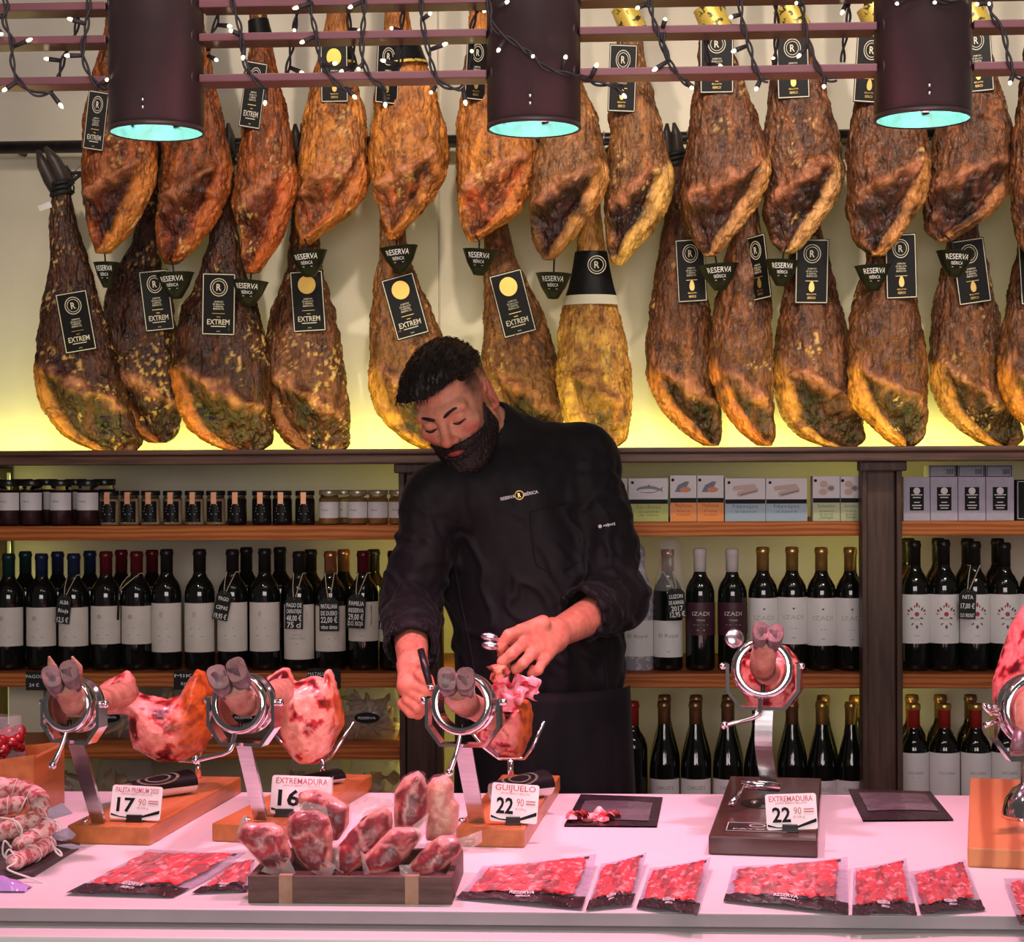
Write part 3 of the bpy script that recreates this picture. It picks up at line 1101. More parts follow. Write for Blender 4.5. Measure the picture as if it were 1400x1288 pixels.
UYB, LYB = 4.45, 4.61
UP = [
 ([(-150,148,172),(0,146,178),(60,140,186),(120,122,197),(170,113,207),(215,113,215),(255,114,210),(290,117,195),(325,122,172),(347,132,150)], RUST, lin(216,134,62), lin(92,46,30), .35,
  'upper rusty ham with a broad orange fat edge, nearest the bare black hoof'),
 ([(-150,240,266),(0,238,272),(60,232,285),(120,226,297),(170,222,309),(225,218,315),(270,216,309),(310,214,290),(340,216,266),(362,226,242)], RUST, lin(208,112,56), lin(120,58,34), .3,
  'upper reddish brown ham hanging directly behind the tube lamp over the shoulder ham'),
 ([(-150,345,365),(0,340,362),(60,341,372),(110,334,384),(150,329,394),(200,327,402),(245,322,405),(285,318,401),(320,327,388),(350,330,370),(374,338,352)], RUST, lin(196,98,44), lin(140,66,36), .45,
  'narrow upper ham with yellow speckles, a tilted black tag on its shank'),
 ([(-150,452,474),(0,448,477),(60,440,480),(110,428,489),(150,418,499),(195,408,504),(240,404,505),(275,402,494),(305,404,465),(325,408,436),(335,413,424)], GOLD, lin(206,120,56), lin(176,104,60), .1,
  'golden upper ham whose tip swings towards the speckled narrow ham'),
 ([(-150,532,553),(0,527,557),(60,522,570),(100,517,588),(145,511,603),(195,506,613),(235,506,611),(270,511,594),(300,519,569),(320,527,550),(329,533,543)], GOLD, lin(202,124,54), lin(170,102,62), .15,
  'golden upper ham hanging between the string-lit bars, above the chef\'s bowed head'),
 ([(-150,648,670),(0,642,672),(60,638,690),(110,632,708),(155,627,722),(205,622,735),(240,622,736),(270,625,722),(300,629,700),(320,635,668),(331,643,654)], GOLD, lin(214,128,60), lin(178,98,56), .1,
  'golden upper ham partly behind the lamp with the slung wire'),
 ([(-150,762,782),(0,756,784),(60,750,790),(110,744,796),(150,739,811),(200,732,827),(235,726,831),(275,723,820),(310,725,798),(340,732,772),(356,744,756)], MID, lin(216,150,84), lin(74,42,30), .1,
  'upper ham with dark cut face and thin cream fat edge beside the slung-wire lamp'),
 ([(-150,850,872),(0,845,874),(60,842,880),(110,836,890),(155,832,901),(205,831,913),(245,829,919),(280,826,914),(315,826,892),(345,831,866),(364,840,850)], MID, lin(240,176,92), lin(66,38,26), .2,
  'upper ham with a nearly black cut face and a wide glowing cream fat edge'),
 ([(-150,962,985),(0,957,990),(60,955,1000),(110,950,1018),(160,942,1036),(210,935,1052),(245,932,1051),(285,935,1032),(320,943,1006),(340,954,988),(351,966,976)], BROWN, lin(206,146,88), lin(88,56,42), .05,
  'large wrinkled brown upper ham, yellow band on its shank, above two lower acorn-tag hams'),
 ([(-150,1072,1094),(0,1067,1098),(60,1062,1108),(110,1054,1126),(160,1046,1141),(210,1043,1151),(240,1043,1154),(270,1043,1146),(305,1046,1122),(333,1056,1100),(347,1070,1084)], BROWN, lin(222,166,104), lin(84,54,40), .1,
  'wrinkled brown upper ham with pale ridge and long cream fat edge, square tag beneath bar'),
 ([(-150,1186,1208),(0,1181,1212),(60,1177,1222),(110,1171,1240),(155,1165,1258),(200,1158,1272),(235,1157,1274),(270,1158,1264),(305,1162,1244),(335,1172,1222),(351,1190,1206)], BROWN, lin(210,144,82), lin(86,56,44), .05,
  'brown upper ham whose shank hides behind the lamp near the right post'),
 ([(-150,1318,1340),(0,1312,1346),(60,1305,1354),(110,1294,1366),(155,1283,1378),(200,1274,1390),(235,1269,1392),(270,1263,1377),(300,1261,1345),(320,1268,1315),(331,1282,1297)], BROWN, lin(196,128,76), lin(92,60,48), .05,
  'wide brown upper ham slanting away from the lamp near the right post'),
 ([(-150,1410,1432),(0,1405,1436),(60,1400,1446),(110,1394,1462),(155,1388,1478),(200,1381,1494),(235,1379,1496),(270,1380,1486),(305,1384,1466),(335,1394,1444),(351,1408,1424)], BROWN, lin(206,140,80), lin(86,56,44), .05,
  'brown upper ham at the end of the row, only its flank in view'),
]
UTAG = {0: ('EXTREM', 131, 165, 26, 82, 6, False, 20), 2: ('EXTREM', 346, 130, 28, 92, 7, False, 18), 3: ('ACORN', 457, 100, 38, 80, 0, True, 0), 4: ('ACORN', 530, 100, 30, 84, 2, False, 25), 5: ('ACORN', 652, 95, 30, 84, 2, False, 25),
        7: ('ACORN', 851, 107, 38, 92, 2, False, 5), 8: ('ACORN', 980, 84, 46, 86, 0, False, 0), 9: ('ACORN', 1084, 90, 44, 88, -2, False, 0), 10: ('ACORN', 1190, 94, 42, 92, 3, False, 8), 11: ('ACORN', 1336, 80, 40, 90, -4, False, -5), 12: ('ACORN', 1428, 90, 42, 90, 0, False, 0)}
for i, (rows, rind, rim, face, speck, label) in enumerate(UP):
    UY = UYB + (0.036 if i % 2 else -0.036) - (0.030 if i == 12 else 0)
    top = W((rows[0][1] + rows[0][2]) / 2, rows[0][0], UY)
    root = thing('hanging_ham', label, 'ham', top, group='hams hanging in the upper row')
    K, F, cols, inf = ham_body(rows, UY, 1, rind, rim, face, i + 1, speck, 17 if i not in (0, 7) else 24)
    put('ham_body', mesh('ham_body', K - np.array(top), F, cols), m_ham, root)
    put('hoof', mesh('hoof', *hoof_geo(0.9)), m_hoof, root, loc=(0, 0, 0.006))
    part('hook', tube(hook_path([(0.0, -0.018, -0.03), (0.016, -0.030, 0.02)], 4.50 - UY, RZU - top.z), 0.0026, 6), m_brush, root)
    if i in UTAG:
        kd, px, py, w, h, tl, gd, yw = UTAG[i]
        a = np.interp(py, inf[2], inf[1]) * mpp(UY)
        bb = np.interp(py, inf[2], inf[3])
        add_tag(root, kd, px, py, w, h, tl, UY - bb - 0.012, gd, yw)
    if i in (8, 9, 10, 11, 7):
        mid0, hw0 = np.interp(18, inf[2], inf[0]), np.interp(18, inf[2], inf[1])
        c = W(mid0, 26, UY) - top
        r = hw0 * mpp(UY) + 0.004
        V, Fb = lathe([(r * 1.04, -0.034), (r * 1.03, 0.0), (r, 0.034)], 20, False, False)
        part('band', xf((V, Fb), T(*c) @ RY(math.radians(-24))), m_yband, root, label='slanting yellow and black paper band')
    elif i in (2, 3, 4):
        q = 40 if i == 2 else 78
        mid0, hw0 = np.interp(q, inf[2], inf[0]), np.interp(q, inf[2], inf[1])
        c = W(mid0, q, UY) - top
        r = hw0 * mpp(UY) + 0.004
        bnd = part('band', xf(lathe([(r * 0.92, 0.022), (r, 0.0), (r * 1.1, -0.020)], 20, False, False), T(*c) @ RY(math.radians(-8))), m_tag, root, label='black paper band')
        part('band_edge', xf(lathe([(r * 1.11, -0.020), (r * 1.14, -0.027)], 20, False, False), T(*c) @ RY(math.radians(-8))), m_yband if i != 2 else m_cream, bnd)

LOW = [
 ([(255,74,96),(275,69,99),(310,68,107),(350,68,118),(390,62,130),(430,55,142),(480,51,156),(520,50,166),(555,60,178),(585,80,188),(606,106,196),(617,132,186)], DARK, lin(190,120,52), lin(78,46,34), .35,
  'dark lower ham with its black hoof showing at the end of the wall rail'),
 ([(215,202,226),(300,186,220),(340,176,218),(375,155,224),(410,142,236),(460,139,242),(510,142,247),(550,153,250),(580,172,249),(598,192,240),(606,205,228)], DARK, lin(196,112,48), lin(84,50,36), .4,
  'lower ham blotched orange and black, standing edge-on beside the one showing its hoof'),
 ([(215,294,322),(300,289,324),(345,282,330),(385,266,342),(425,248,356),(475,236,366),(520,235,370),(560,245,373),(590,264,374),(608,288,370),(617,312,356)], DARK, lin(186,104,46), lin(74,44,32), .3,
  'blackish lower ham with a shiny round tip and an EXTREM tag glinting white'),
 ([(215,402,432),(300,398,434),(345,394,440),(385,386,447),(430,369,459),(480,358,468),(520,354,474),(560,361,477),(590,378,477),(610,398,475),(622,420,462)], lin(118,72,46), lin(150,84,48), lin(104,64,46), .5,
  'lower brown ham with pale flaking speckles under its EXTREM tag'),
 ([(215,524,552),(310,519,554),(350,516,560),(390,511,574),(430,506,594),(480,504,612),(530,506,620),(560,514,622),(590,540,618),(608,566,606),(616,582,598)], MID, lin(206,140,58), lin(120,80,48), .2,
  'lower ham with a gold-seal EXTREM tag, its tip behind the chef\'s face'),
 ([(215,664,690),(310,661,695),(350,660,705),(390,659,722),(430,658,744),(480,658,760),(520,660,768),(560,666,771),(590,682,769),(608,706,764),(616,728,752)], MID, lin(160,108,58), lin(98,64,40), .1,
  'lower ham with a gold-seal EXTREM tag directly behind the chef\'s ear'),
 ([(215,796,818),(310,791,824),(350,787,830),(390,780,838),(430,768,849),(480,762,859),(520,762,865),(560,768,865),(588,782,861),(602,802,856),(611,818,846)], lin(214,150,76), lin(224,164,84), lin(178,122,70), .1,
  'smooth honey-coloured lower ham with a black and cream paper band'),
 ([(215,912,934),(310,906,940),(350,899,952),(390,892,963),(430,886,972),(480,884,978),(520,887,982),(555,900,986),(585,928,987),(602,950,986),(610,964,982)], BROWN, lin(214,130,60), lin(70,44,36), .05,
  'brown lower ham with a blue-glinting tag, beside the honey-coloured ham'),
 ([(215,1010,1032),(310,1001,1040),(350,992,1048),(390,982,1052),(430,975,1055),(480,970,1057),(520,973,1058),(555,986,1059),(585,1008,1059),(602,1026,1058),(610,1038,1053)], BROWN, lin(204,116,54), lin(74,46,36), .05,
  'slim brown lower ham with its tag turned edge-on'),
 ([(215,1092,1116),(320,1083,1125),(360,1077,1136),(400,1070,1146),(440,1062,1157),(480,1058,1168),(520,1058,1177),(555,1064,1181),(585,1080,1183),(603,1104,1182),(612,1130,1170)], BROWN, lin(222,150,66), lin(86,54,42), .05,
  'broad brown lower ham with a square-hung acorn tag facing the room'),
 ([(215,1196,1220),(320,1186,1230),(360,1181,1242),(400,1170,1253),(440,1162,1262),(480,1159,1267),(520,1159,1268),(555,1168,1268),(585,1194,1268),(603,1214,1262),(611,1226,1250)], BROWN, lin(222,144,62), lin(80,52,40), .05,
  'brown lower ham ending in a point above the right shelf post'),
 ([(215,1304,1328),(320,1296,1340),(360,1289,1350),(400,1280,1360),(440,1273,1370),(480,1270,1378),(520,1273,1384),(555,1283,1391),(585,1308,1398),(603,1334,1398),(612,1356,1388)], BROWN, lin(222,150,64), lin(84,54,42), .05,
  'brown lower ham with a leaning acorn tag above the grey boxes'),
 ([(215,1402,1426),(320,1394,1438),(360,1387,1448),(400,1376,1458),(440,1369,1468),(480,1365,1476),(520,1367,1482),(555,1378,1489),(585,1404,1496),(603,1430,1496),(612,1452,1486)], BROWN, lin(206,124,56), lin(84,54,42), .05,
  'brown lower ham at the row\'s end, cut off by the frame beside the leaning tag'),
]
LTAG = {0: ('EXTREM', 104, 440, 45, 84, -9, False, 0), 1: ('EXTREM', 214, 411, 38, 84, -7, False, 18), 2: ('EXTREM', 299, 416, 47, 86, 2, False, 0), 3: ('EXTREM', 421, 412, 46, 84, -3, True, 0),
        4: ('EXTREM', 554, 419, 46, 86, -15, True, 0), 5: ('EXTREM', 701, 415, 46, 88, -14, True, 0), 7: ('ACORN', 945, 370, 40, 86, -3, False, 0), 8: ('ACORN', 1036, 366, 26, 88, -5, False, -50),
        9: ('ACORN', 1110, 371, 45, 88, 1, False, 0), 10: ('ACORN', 1232, 364, 42, 88, -2, False, 0), 11: ('ACORN', 1328, 371, 44, 88, -8, False, 0), 12: ('ACORN', 1416, 371, 44, 88, -4, False, 0)}
for i, (rows, rind, rim, face, speck, label) in enumerate(LOW):
    LYH = LYB + (0.054 if i % 2 else -0.046)
    top = W((rows[0][1] + rows[0][2]) / 2, rows[0][0], LYH)
    root = thing('hanging_ham', label, 'ham', top, group='hams hanging in the lower row')
    K, F, cols, inf = ham_body(rows, LYH, -1, rind, rim, face, i + 31, speck, 18)
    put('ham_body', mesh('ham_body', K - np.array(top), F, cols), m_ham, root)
    hf = put('hoof', mesh('hoof', *hoof_geo(1.15 if i == 0 else 0.95)), m_hoof, root, loc=(-0.004, 0, 0.002), rot=(0, math.radians(-24 if i == 0 else 6 * (-1) ** i), 0))
    # cord round the shank, hook up to the rail
    part('cord', join(*[tube([(0.026 * math.cos(k * math.pi / 8), 0.026 * math.sin(k * math.pi / 8), dz + 0.006 * math.cos(k * math.pi / 8)) for k in range(16)], 0.006, 6, closed=True) for dz in (-0.018, -0.006, 0.006)],
                      tube(smooth_path([(0.02, -0.02, 0.0), (0.045, -0.03, 0.016), (0.055, -0.02, 0.03), (0.03, -0.02, 0.03)], 5), 0.0045, 6)), m_rope, root)
    dy = RLY - LYH
    dz = RZL - top.z
    part('hook', tube(hook_path([(0.028, -0.012, -0.010), (0.034, 0.010, dz * 0.35)], dy, dz), 0.0026, 6), m_brush, root)
    if i == 0:
        part('leg_tag', xf(box(0.034, 0.004, 0.016, (0, 0, 0), 0.001), T(-0.035, -0.03, -0.055) @ RY(math.radians(-20))), m_white, root, label='small white tie tag')
    if i in LTAG:
        kd, px, py, w, h, tl, gd, yw = LTAG[i]
        bb = np.interp(py, inf[2], inf[3])
        add_tag(root, kd, px, py, w, h, tl, LYH - bb - 0.014, gd, yw)
    if i == 6:
        for q0, q1, mm, nm in ((345, 405, m_tag, 'band'), (405, 418, m_cream, 'band_edge')):
            prof = []
            for q in np.linspace(q1, q0, 6):
                m0, h0 = np.interp(q, inf[2], inf[0]), np.interp(q, inf[2], inf[1])
                prof.append((W(m0, q, LYH), (h0 * mpp(LYH) * 1.07) + 0.001, np.interp(q, inf[2], inf[3]) * 1.07 + 0.003))
            V, F = [], []
            for (c, rx, ry) in prof:
                for kk in range(21):
                    an = math.radians(20 + 150 * kk / 20)
                    V.append(tuple(c - top + Vector((rx * math.cos(an), -ry * math.sin(an), 0))))
            for r_ in range(5):
                for kk in range(20):
                    F.append((r_ * 21 + kk, (r_ + 1) * 21 + kk, (r_ + 1) * 21 + kk + 1, r_ * 21 + kk + 1))
            bnd = part(nm, (V, F), mm, root)
        c = W(816, 362, LYH - 0.052) - top
        part('band_emblem', xf(join(ringplate(0.023, 0.021, -0.001, 0, 26), ringplate(0.017, 0.0155, -0.001, 0, 26), text('R', 0.017, (0, 0), -0.001, 0.012)), T(*c)), m_cream, root)

# ------------------------------------------------------------------ drip cups pinned under the upper hams
m_cup = mat('black_plastic_cup', (0.008, 0.0075, 0.009), 0.45, spec=0.25)
CUPS = [(146, 377, 36, 347, 137, 0, 'beside the shank of the bare-hoofed ham'),
        (239, 392, 52, 362, 233, 4, 'over the edge-on blotched ham'), (342, 402, 50, 374, 344, -4, 'between the blackish ham and the speckled one'),
        (421, 362, 52, 335, 418, 5, 'before the shank of the speckled brown ham'), (545, 356, 52, 329, 538, 6, 'over the ham reaching the chef\'s face'),
        (657, 360, 48, 331, 648, -5, 'between two gold-seal hams'), (757, 392, 48, 356, 757, -2, 'beside the honey-coloured ham'),
        (982, 380, 54, 351, 972, 4, 'between the blue-glinting tag and the slim ham'), (1069, 374, 46, 347, 1074, -3, 'touching the square-hung acorn tag'),
        (1193, 381, 48, 351, 1196, 2, 'before the ham above the right post'), (1306, 362, 50, 331, 1290, -3, 'overlapping the leaning acorn tag')]
CUPY = 4.44
for px, py, w, hy, hx, tl, where in CUPS:
    k = mpp(CUPY)
    r1, r0, h = w / 2 * k, w / 2 * k * 0.30, 34 * k
    c = W(px, py - 17, CUPY)
    root = thing('drip_cup', 'black cone drip cup lettered in white, ' + where, 'drip cup', c, (0, math.radians(-tl), 0), 'drip cups under the upper hams')
    part('cup', lathe([(r0 * 0.4, -h), (r0, -h * 0.98), (r1 * 0.72, -h * 0.5), (r1, 0), (r1 + 0.002, 0.001), (r1 - 0.002, 0), (r0, -h * 0.9)], 32, True, True), m_cup, root)
    t = W(hx, hy - 9, CUPY) - c
    part('pin', tube([(0, 0, -h * 0.8), (t.x * 0.3, 0, t.z * 0.6), t], 0.0022, 6), m_cup, root)
    V, F = join(text('RESERVA', 0.0125, (0, -h * 0.24), 0, r1 * 1.40, 0.01), text('IBÉRICA', 0.0075, (0, -h * 0.47), 0, r1 * 0.8, 0.005), box(r1 * 0.8, 0.0002, 0.0016, (0, 0, -h * 0.63)))
    V2 = []
    for x, y, z in V:
        u = -z / h
        rr = (r1 + (r1 * 0.72 - r1) * u * 2) if u < 0.5 else (r1 * 0.72 + (r0 - r1 * 0.72) * (u - 0.5) * 2)
        rr += 0.0012
        a = max(-1.4, min(1.4, x / r1 * 1.05))
        V2.append((rr * math.sin(a), -rr * math.cos(a), z))
    part('lettering', (V2, F), m_white, root, False)

# ------------------------------------------------------------------ wine bottles
m_glass = mat('dark_wine_glass', (0.006, 0.007, 0.006), 0.06, spec=0.7, coat=0.3, coatr=0.03)
m_paper = mat('cream_label_paper', (0.74, 0.69, 0.63), 0.6, col2=(0.68, 0.63, 0.57), scale=30)
m_pwhite = mat('white_label_paper', (0.78, 0.76, 0.76), 0.55)
m_maroon = mat('maroon_label_paper', (0.055, 0.016, 0.028), 0.5)
m_ink = mat('grey_ink', (0.30, 0.27, 0.26), 0.6)
m_black = mat('black_ink', (0.010, 0.010, 0.011), 0.55, spec=0.15)
m_red = mat('red_ink', (0.42, 0.03, 0.04), 0.5)
m_slate = mat('chalkboard_black', (0.014, 0.016, 0.014), 0.6, col2=(0.022, 0.024, 0.022), scale=30, spec=0.2)
m_string = mat('natural_twine', (0.55, 0.45, 0.30), 0.7)
m_pic = mat('grey_estate_picture', (0.22, 0.20, 0.17), 0.6, col2=(0.45, 0.40, 0.33), scale=60)
CAPS = {'navy': mat('navy_capsule', (0.018, 0.030, 0.075), 0.3, metal=0.3), 'green': mat('dark_green_capsule', (0.012, 0.045, 0.040), 0.3, metal=0.3),
        'red': mat('wine_red_capsule', (0.12, 0.012, 0.016), 0.3, metal=0.3), 'black': mat('black_capsule', (0.016, 0.013, 0.013), 0.35, metal=0.2),
        'copper': mat('copper_capsule', (0.62, 0.27, 0.12), 0.28, metal=0.8), 'gold': mat('gold_capsule', (0.72, 0.48, 0.14), 0.28, metal=0.8),
        'white': mat('white_capsule', (0.72, 0.66, 0.64), 0.4), 'bright': mat('bright_red_capsule', (0.42, 0.03, 0.02), 0.3, metal=0.2), 'bronze': mat('bronze_capsule', (0.30, 0.16, 0.08), 0.3, metal=0.7)}


def prof_bordeaux(h, r):
    s = h / 0.30
    return [(r * 0.7, 0.0), (r * 0.97, 0.002), (r, 0.008), (r, 0.185 * s), (r * 0.985, 0.195 * s), (r * 0.9, 0.208 * s), (r * 0.72, 0.220 * s), (r * 0.52, 0.230 * s), (0.0150, 0.240 * s), (0.0140, 0.248 * s), (0.0136, 0.290 * s), (0.0136, 0.296 * s), (0.012, 0.2975 * s)]


def prof_burgundy(h, r):
    s = h / 0.30
    return [(r * 0.7, 0.0), (r * 0.97, 0.002), (r, 0.008), (r, 0.140 * s), (r * 0.97, 0.155 * s), (r * 0.86, 0.175 * s), (r * 0.70, 0.198 * s), (r * 0.52, 0.222 * s), (0.0155, 0.242 * s), (0.0142, 0.255 * s), (0.0138, 0.290 * s), (0.0138, 0.296 * s), (0.012, 0.2975 * s)]


BM = {}
BH = []


def bottle(px, pytop, Y, z, style, capc, lab, label, group, r=0.0362, h=None):
    """lab = (py top, py bottom, kind)"""
    c = G(px, 700, 0) if False else W(px, 800, Y)
    if h is None:
        h = W(px, pytop, Y - 0.0).z - z
    h = round(h, 3)
    BH.append((px, Y, c.x, z, h, r))
    root = thing('wine_bottle', label, 'bottle', (c.x, Y, z), group=group)
    key = (style, h, r)
    if key not in BM:
        pf = prof_bordeaux(h, r) if style == 'bordeaux' else prof_burgundy(h, r)
        me = mesh('glass_body', *lathe(pf, 32))
        me.materials.append(m_glass)
        s = h / 0.30
        cz = (0.243 if style == 'bordeaux' else 0.244) * s
        cp = mesh('capsule', *lathe([(0.0150, cz), (0.0150, 0.284 * s), (0.0165, 0.286 * s), (0.0165, 0.293 * s), (0.0152, 0.2955 * s), (0.0150, 0.2995 * s), (0.011, 0.3005 * s)], 24))
        BM[key] = (me, cp)
    put('glass_body', BM[key][0], m_glass, root)
    ck = key + (capc,)
    if ck not in BM:
        BM[ck] = BM[key][1].copy()
        BM[ck].materials.append(CAPS[capc])
    put('capsule', BM[ck], None, root)
    if lab:
        zt, zb = W(px, lab[0], Y - r).z - z, W(px, lab[1], Y - r).z - z
        zb = max(zb, 0.012)
        kind = lab[2]
        lk = (round(zt, 3), round(zb, 3), kind, r)
        if lk not in BM:
            wl = r * 1.45
            R = r + 0.0006
            n = 20
            V = [(R * math.sin(wl / r * (2 * i / n - 1)), -R * math.cos(wl / r * (2 * i / n - 1)), zz) for zz in (zb, zt) for i in range(n + 1)]
            F = [(i, i + 1, n + 2 + i, n + 1 + i) for i in range(n)]
            lm = mesh('label', V, F)
            lm.materials.append({'maroon': m_maroon}.get(kind, m_pwhite if kind in ('izadi', 'nita', 'royal', 'carlos', 'vizcarra') else m_paper))
            pr, px2 = label_print(kind, zt, zb, r)
            meshes = [lm]
            for g, mm in pr:
                q = mesh('label_print', *wrap(g, R + 0.0005), smooth=False)
                q.materials.append(mm)
                meshes.append(q)
            BM[lk] = meshes
        ms = BM[lk]
        lo = put('label', ms[0], None, root)
        for q in ms[1:]:
            p = bpy.data.objects.new('label_print', q)
            C.objects.link(p)
            p.parent = lo
    return root


def label_print(kind, zt, zb, r):
    H = zt - zb
    zc = (zt + zb) / 2
    bar = lambda x, z, w, h=0.0012: box(w, 0.0001, h, (x, 0, z))
    out = []
    if kind == 'estate':
        out.append((join(bar(0, zt - H * 0.47, 0.046, 0.0009), bar(-0.008, zt - H * 0.57, 0.022, 0.0022), bar(-0.012, zt - H * 0.76, 0.008), bar(0.012, zt - H * 0.76, 0.008), bar(-0.006, zt - H * 0.86, 0.018, 0.0008)), m_ink))
        out.append((disc(0.006, 0, 0.0001, 14, (-0.008, zt - H * 0.28)), mat('faded_rose_crest', (0.55, 0.42, 0.38), 0.6)))
    elif kind == 'crest':
        out.append((join(bar(0, zt - H * 0.42, 0.046, 0.0009), bar(-0.004, zt - H * 0.52, 0.024, 0.0026), bar(-0.012, zt - H * 0.67, 0.008), bar(0.012, zt - H * 0.68, 0.007), bar(0, zt - H * 0.76, 0.022, 0.0008)), m_ink))
        out.append((disc(0.005, 0, 0.0001, 12, (-0.006, zt - H * 0.23), 1.5), mat('faded_gold_crest', (0.60, 0.50, 0.36), 0.6)))
    elif kind == 'pago':
        out.append((box(0.050, 0.0001, H * 0.30, (0, 0, zt - H * 0.26)), m_pic))
        out.append((join(text('PAGO DE', 0.0055, (0, zt - H * 0.55), 0, 0.026), text('CARRAOVEJAS', 0.0055, (0, zt - H * 0.62), 0, 0.040), bar(0, zt - H * 0.72, 0.008)), m_ink))
    elif kind == 'plain':
        out.append((join(bar(0.008, zt - H * 0.72, 0.018, 0.002), bar(0.010, zt - H * 0.90, 0.020, 0.001)), m_ink))
    elif kind == 'landscape':
        out.append((prism(rrect(0.048, H * 0.52, 0.004, 3, (0.002, zt - H * 0.34)), 0, 0.0001), m_pic))
        out.append((join(bar(0, zt - H * 0.72, 0.016, 0.001), bar(0, zt - H * 0.86, 0.012, 0.001)), m_ink))
    elif kind == 'maroon':
        out.append((join(text('IZADI', 0.0095, (0, zt - H * 0.34), 0, 0.042), text('Crianza', 0.0045, (0, zt - H * 0.53), 0, 0.020), bar(-0.012, zt - H * 0.68, 0.014, 0.0006), bar(0.012, zt - H * 0.68, 0.014, 0.0006), bar(0, zt - H * 0.84, 0.018, 0.0022)), m_cream))
    elif kind == 'izadi':
        out.append((prism([(-0.0035, zt - H * 0.22), (0, zt - H * 0.26), (0.0035, zt - H * 0.22)], 0, 0.0001), m_black))
        out.append((text('IZADI', 0.0105, (0, zt - H * 0.42), 0, 0.050), mat('pale_gold_ink', (0.52, 0.46, 0.36), 0.5)))
        out.append((join(bar(0, zt - H * 0.66, 0.014, 0.0012), bar(0, zt - H * 0.86, 0.008, 0.0018)), m_ink))
    elif kind == 'royal':
        out.append((join(text('El Royal', 0.009, (0, zt - H * 0.42), 0, 0.050), bar(0, zt - H * 0.56, 0.022, 0.0008), bar(0, zt - H * 0.84, 0.008, 0.0014)), m_ink))
    elif kind == 'nita':
        zc = zt - H * 0.40
        petals = []
        for sx in (-1, 1):
            for a, rr, l in ((38, 0.016, 0.010), (-35, 0.014, 0.009), (0, 0.021, 0.006), (70, 0.016, 0.007), (-62, 0.022, 0.008)):
                x, z = sx * rr * math.cos(math.radians(a)), zc + rr * math.sin(math.radians(a)) * 1.2
                petals.append(xf(disc(l * 0.5, 0, 0.0001, 10, (0, 0), 0.42), T(x, 0, z) @ RY(-sx * math.radians(a + 20))))
        petals.append(disc(0.003, 0, 0.0001, 10, (0, zc - 0.030), 1.6))
        out.append((join(*petals), mat('plum_ink', (0.16, 0.06, 0.10), 0.5)))
        out.append((join(disc(0.0055, 0, 0.0001, 14, (0, zc)), disc(0.0032, 0, 0.0001, 10, (-0.019, zc + 0.008)), disc(0.0032, 0, 0.0001, 10, (0.019, zc + 0.008)), disc(0.0028, 0, 0.0001, 10, (0, zc + 0.022), 2.0)), m_red))
        out.append((join(text('NITA', 0.005, (0, zc - 0.012), 0, 0.016), bar(0, zt - H * 0.84, 0.012, 0.001), bar(0, zt - H * 0.94, 0.030, 0.0008)), m_ink))
    elif kind == 'carlos':
        out.append((text('CARLOS S', 0.0085, (0, zt - 0.020), 0, 0.044), m_ink))
    elif kind == 'vizcarra':
        out.append((join(text('VIZCARRA', 0.0062, (0, zt - 0.047), 0, 0.040), bar(0, zt - 0.058, 0.020, 0.0012)), m_ink))
    return out, None


BYF, BYB = 4.385, 4.505
zm0, zm1, zm2 = SH[(0, 'mid')], SH[(1, 'mid')], SH[(2, 'mid')]
gL = 'wine bottles on the shelf left of the chef'
LB = [(12, 757, 'green', (831, 884, 'estate'), 'wine bottle with green capsule and cream label beside the left end post'),
      (57, 757, 'navy', (831, 884, 'estate'), 'wine bottle with navy capsule standing next to the green-capped one'),
      (101, 757, 'navy', (831, 884, 'estate'), 'navy-capped wine bottle wearing a green chalk tag on a twine loop'),
      (145, 754, 'red', (829, 881, 'estate'), 'red-capped wine bottle between a navy-capped and another red-capped bottle'),
      (187, 754, 'red', (829, 881, 'estate'), 'red-capped wine bottle with a chalk tag turned edge-on'),
      (228, 751, 'black', (825, 892, 'crest'), 'black-capped wine bottle with a long label beside the red-capped pair'),
      (273, 751, 'black', (825, 892, 'crest'), 'black-capped wine bottle with long label standing a little apart'),
      (318, 751, 'black', (824, 891, 'crest'), 'black-capped wine bottle with small tilted chalk tag and long label'),
      (362, 750, 'black', (824, 891, 'crest'), 'black-capped long-label bottle without a tag beside the picture-label bottle'),
      (409, 754, 'black', (827, 902, 'pago'), 'wine bottle whose label has an estate picture above lettering, behind a chalk tag'),
      (452, 754, 'copper', (829, 891, 'plain'), 'copper-capped wine bottle with white label half covered by a chalk tag'),
      (497, 753, 'red', (823, 877, 'landscape'), 'wine bottle with a framed landscape label and the largest chalk price'),
      (539, 753, 'black', (823, 878, 'estate'), 'wine bottle almost hidden by the chef\'s sleeve')]
for px, pt, cc, lb, nm in LB:
    bottle(px, pt, BYF, zm0, 'bordeaux', cc, lb, nm, gL)
for px, pt, cc, nm in [(35, 754, 'green', 'green-capped wine bottle in the second rank near the left end post'), (79, 754, 'navy', 'navy-capped bottle in the second rank by the green-capped one'),
                       (123, 753, 'navy', 'navy-capped bottle in the second rank beside a red cap'), (166, 752, 'red', 'red-capped second-rank bottle between two red caps'),
                       (208, 752, 'red', 'red-capped second-rank bottle next to the black caps'), (337, 748, 'black', 'black-capped second-rank bottle behind the tilted chalk tag'),
                       (383, 748, 'black', 'black-capped second-rank bottle behind the untagged long-label bottle'), (425, 751, 'black', 'black-capped second-rank bottle behind the picture label'),
                       (470, 751, 'copper', 'copper-capped wine bottle in the second rank'), (511, 751, 'black', 'black-capped second-rank bottle behind the landscape label')]:
    bottle(px, pt, BYB, zm0, 'bordeaux', cc, None, nm, 'second rank of bottles left of the chef')
gM = 'wine bottles on the shelf right of the chef'
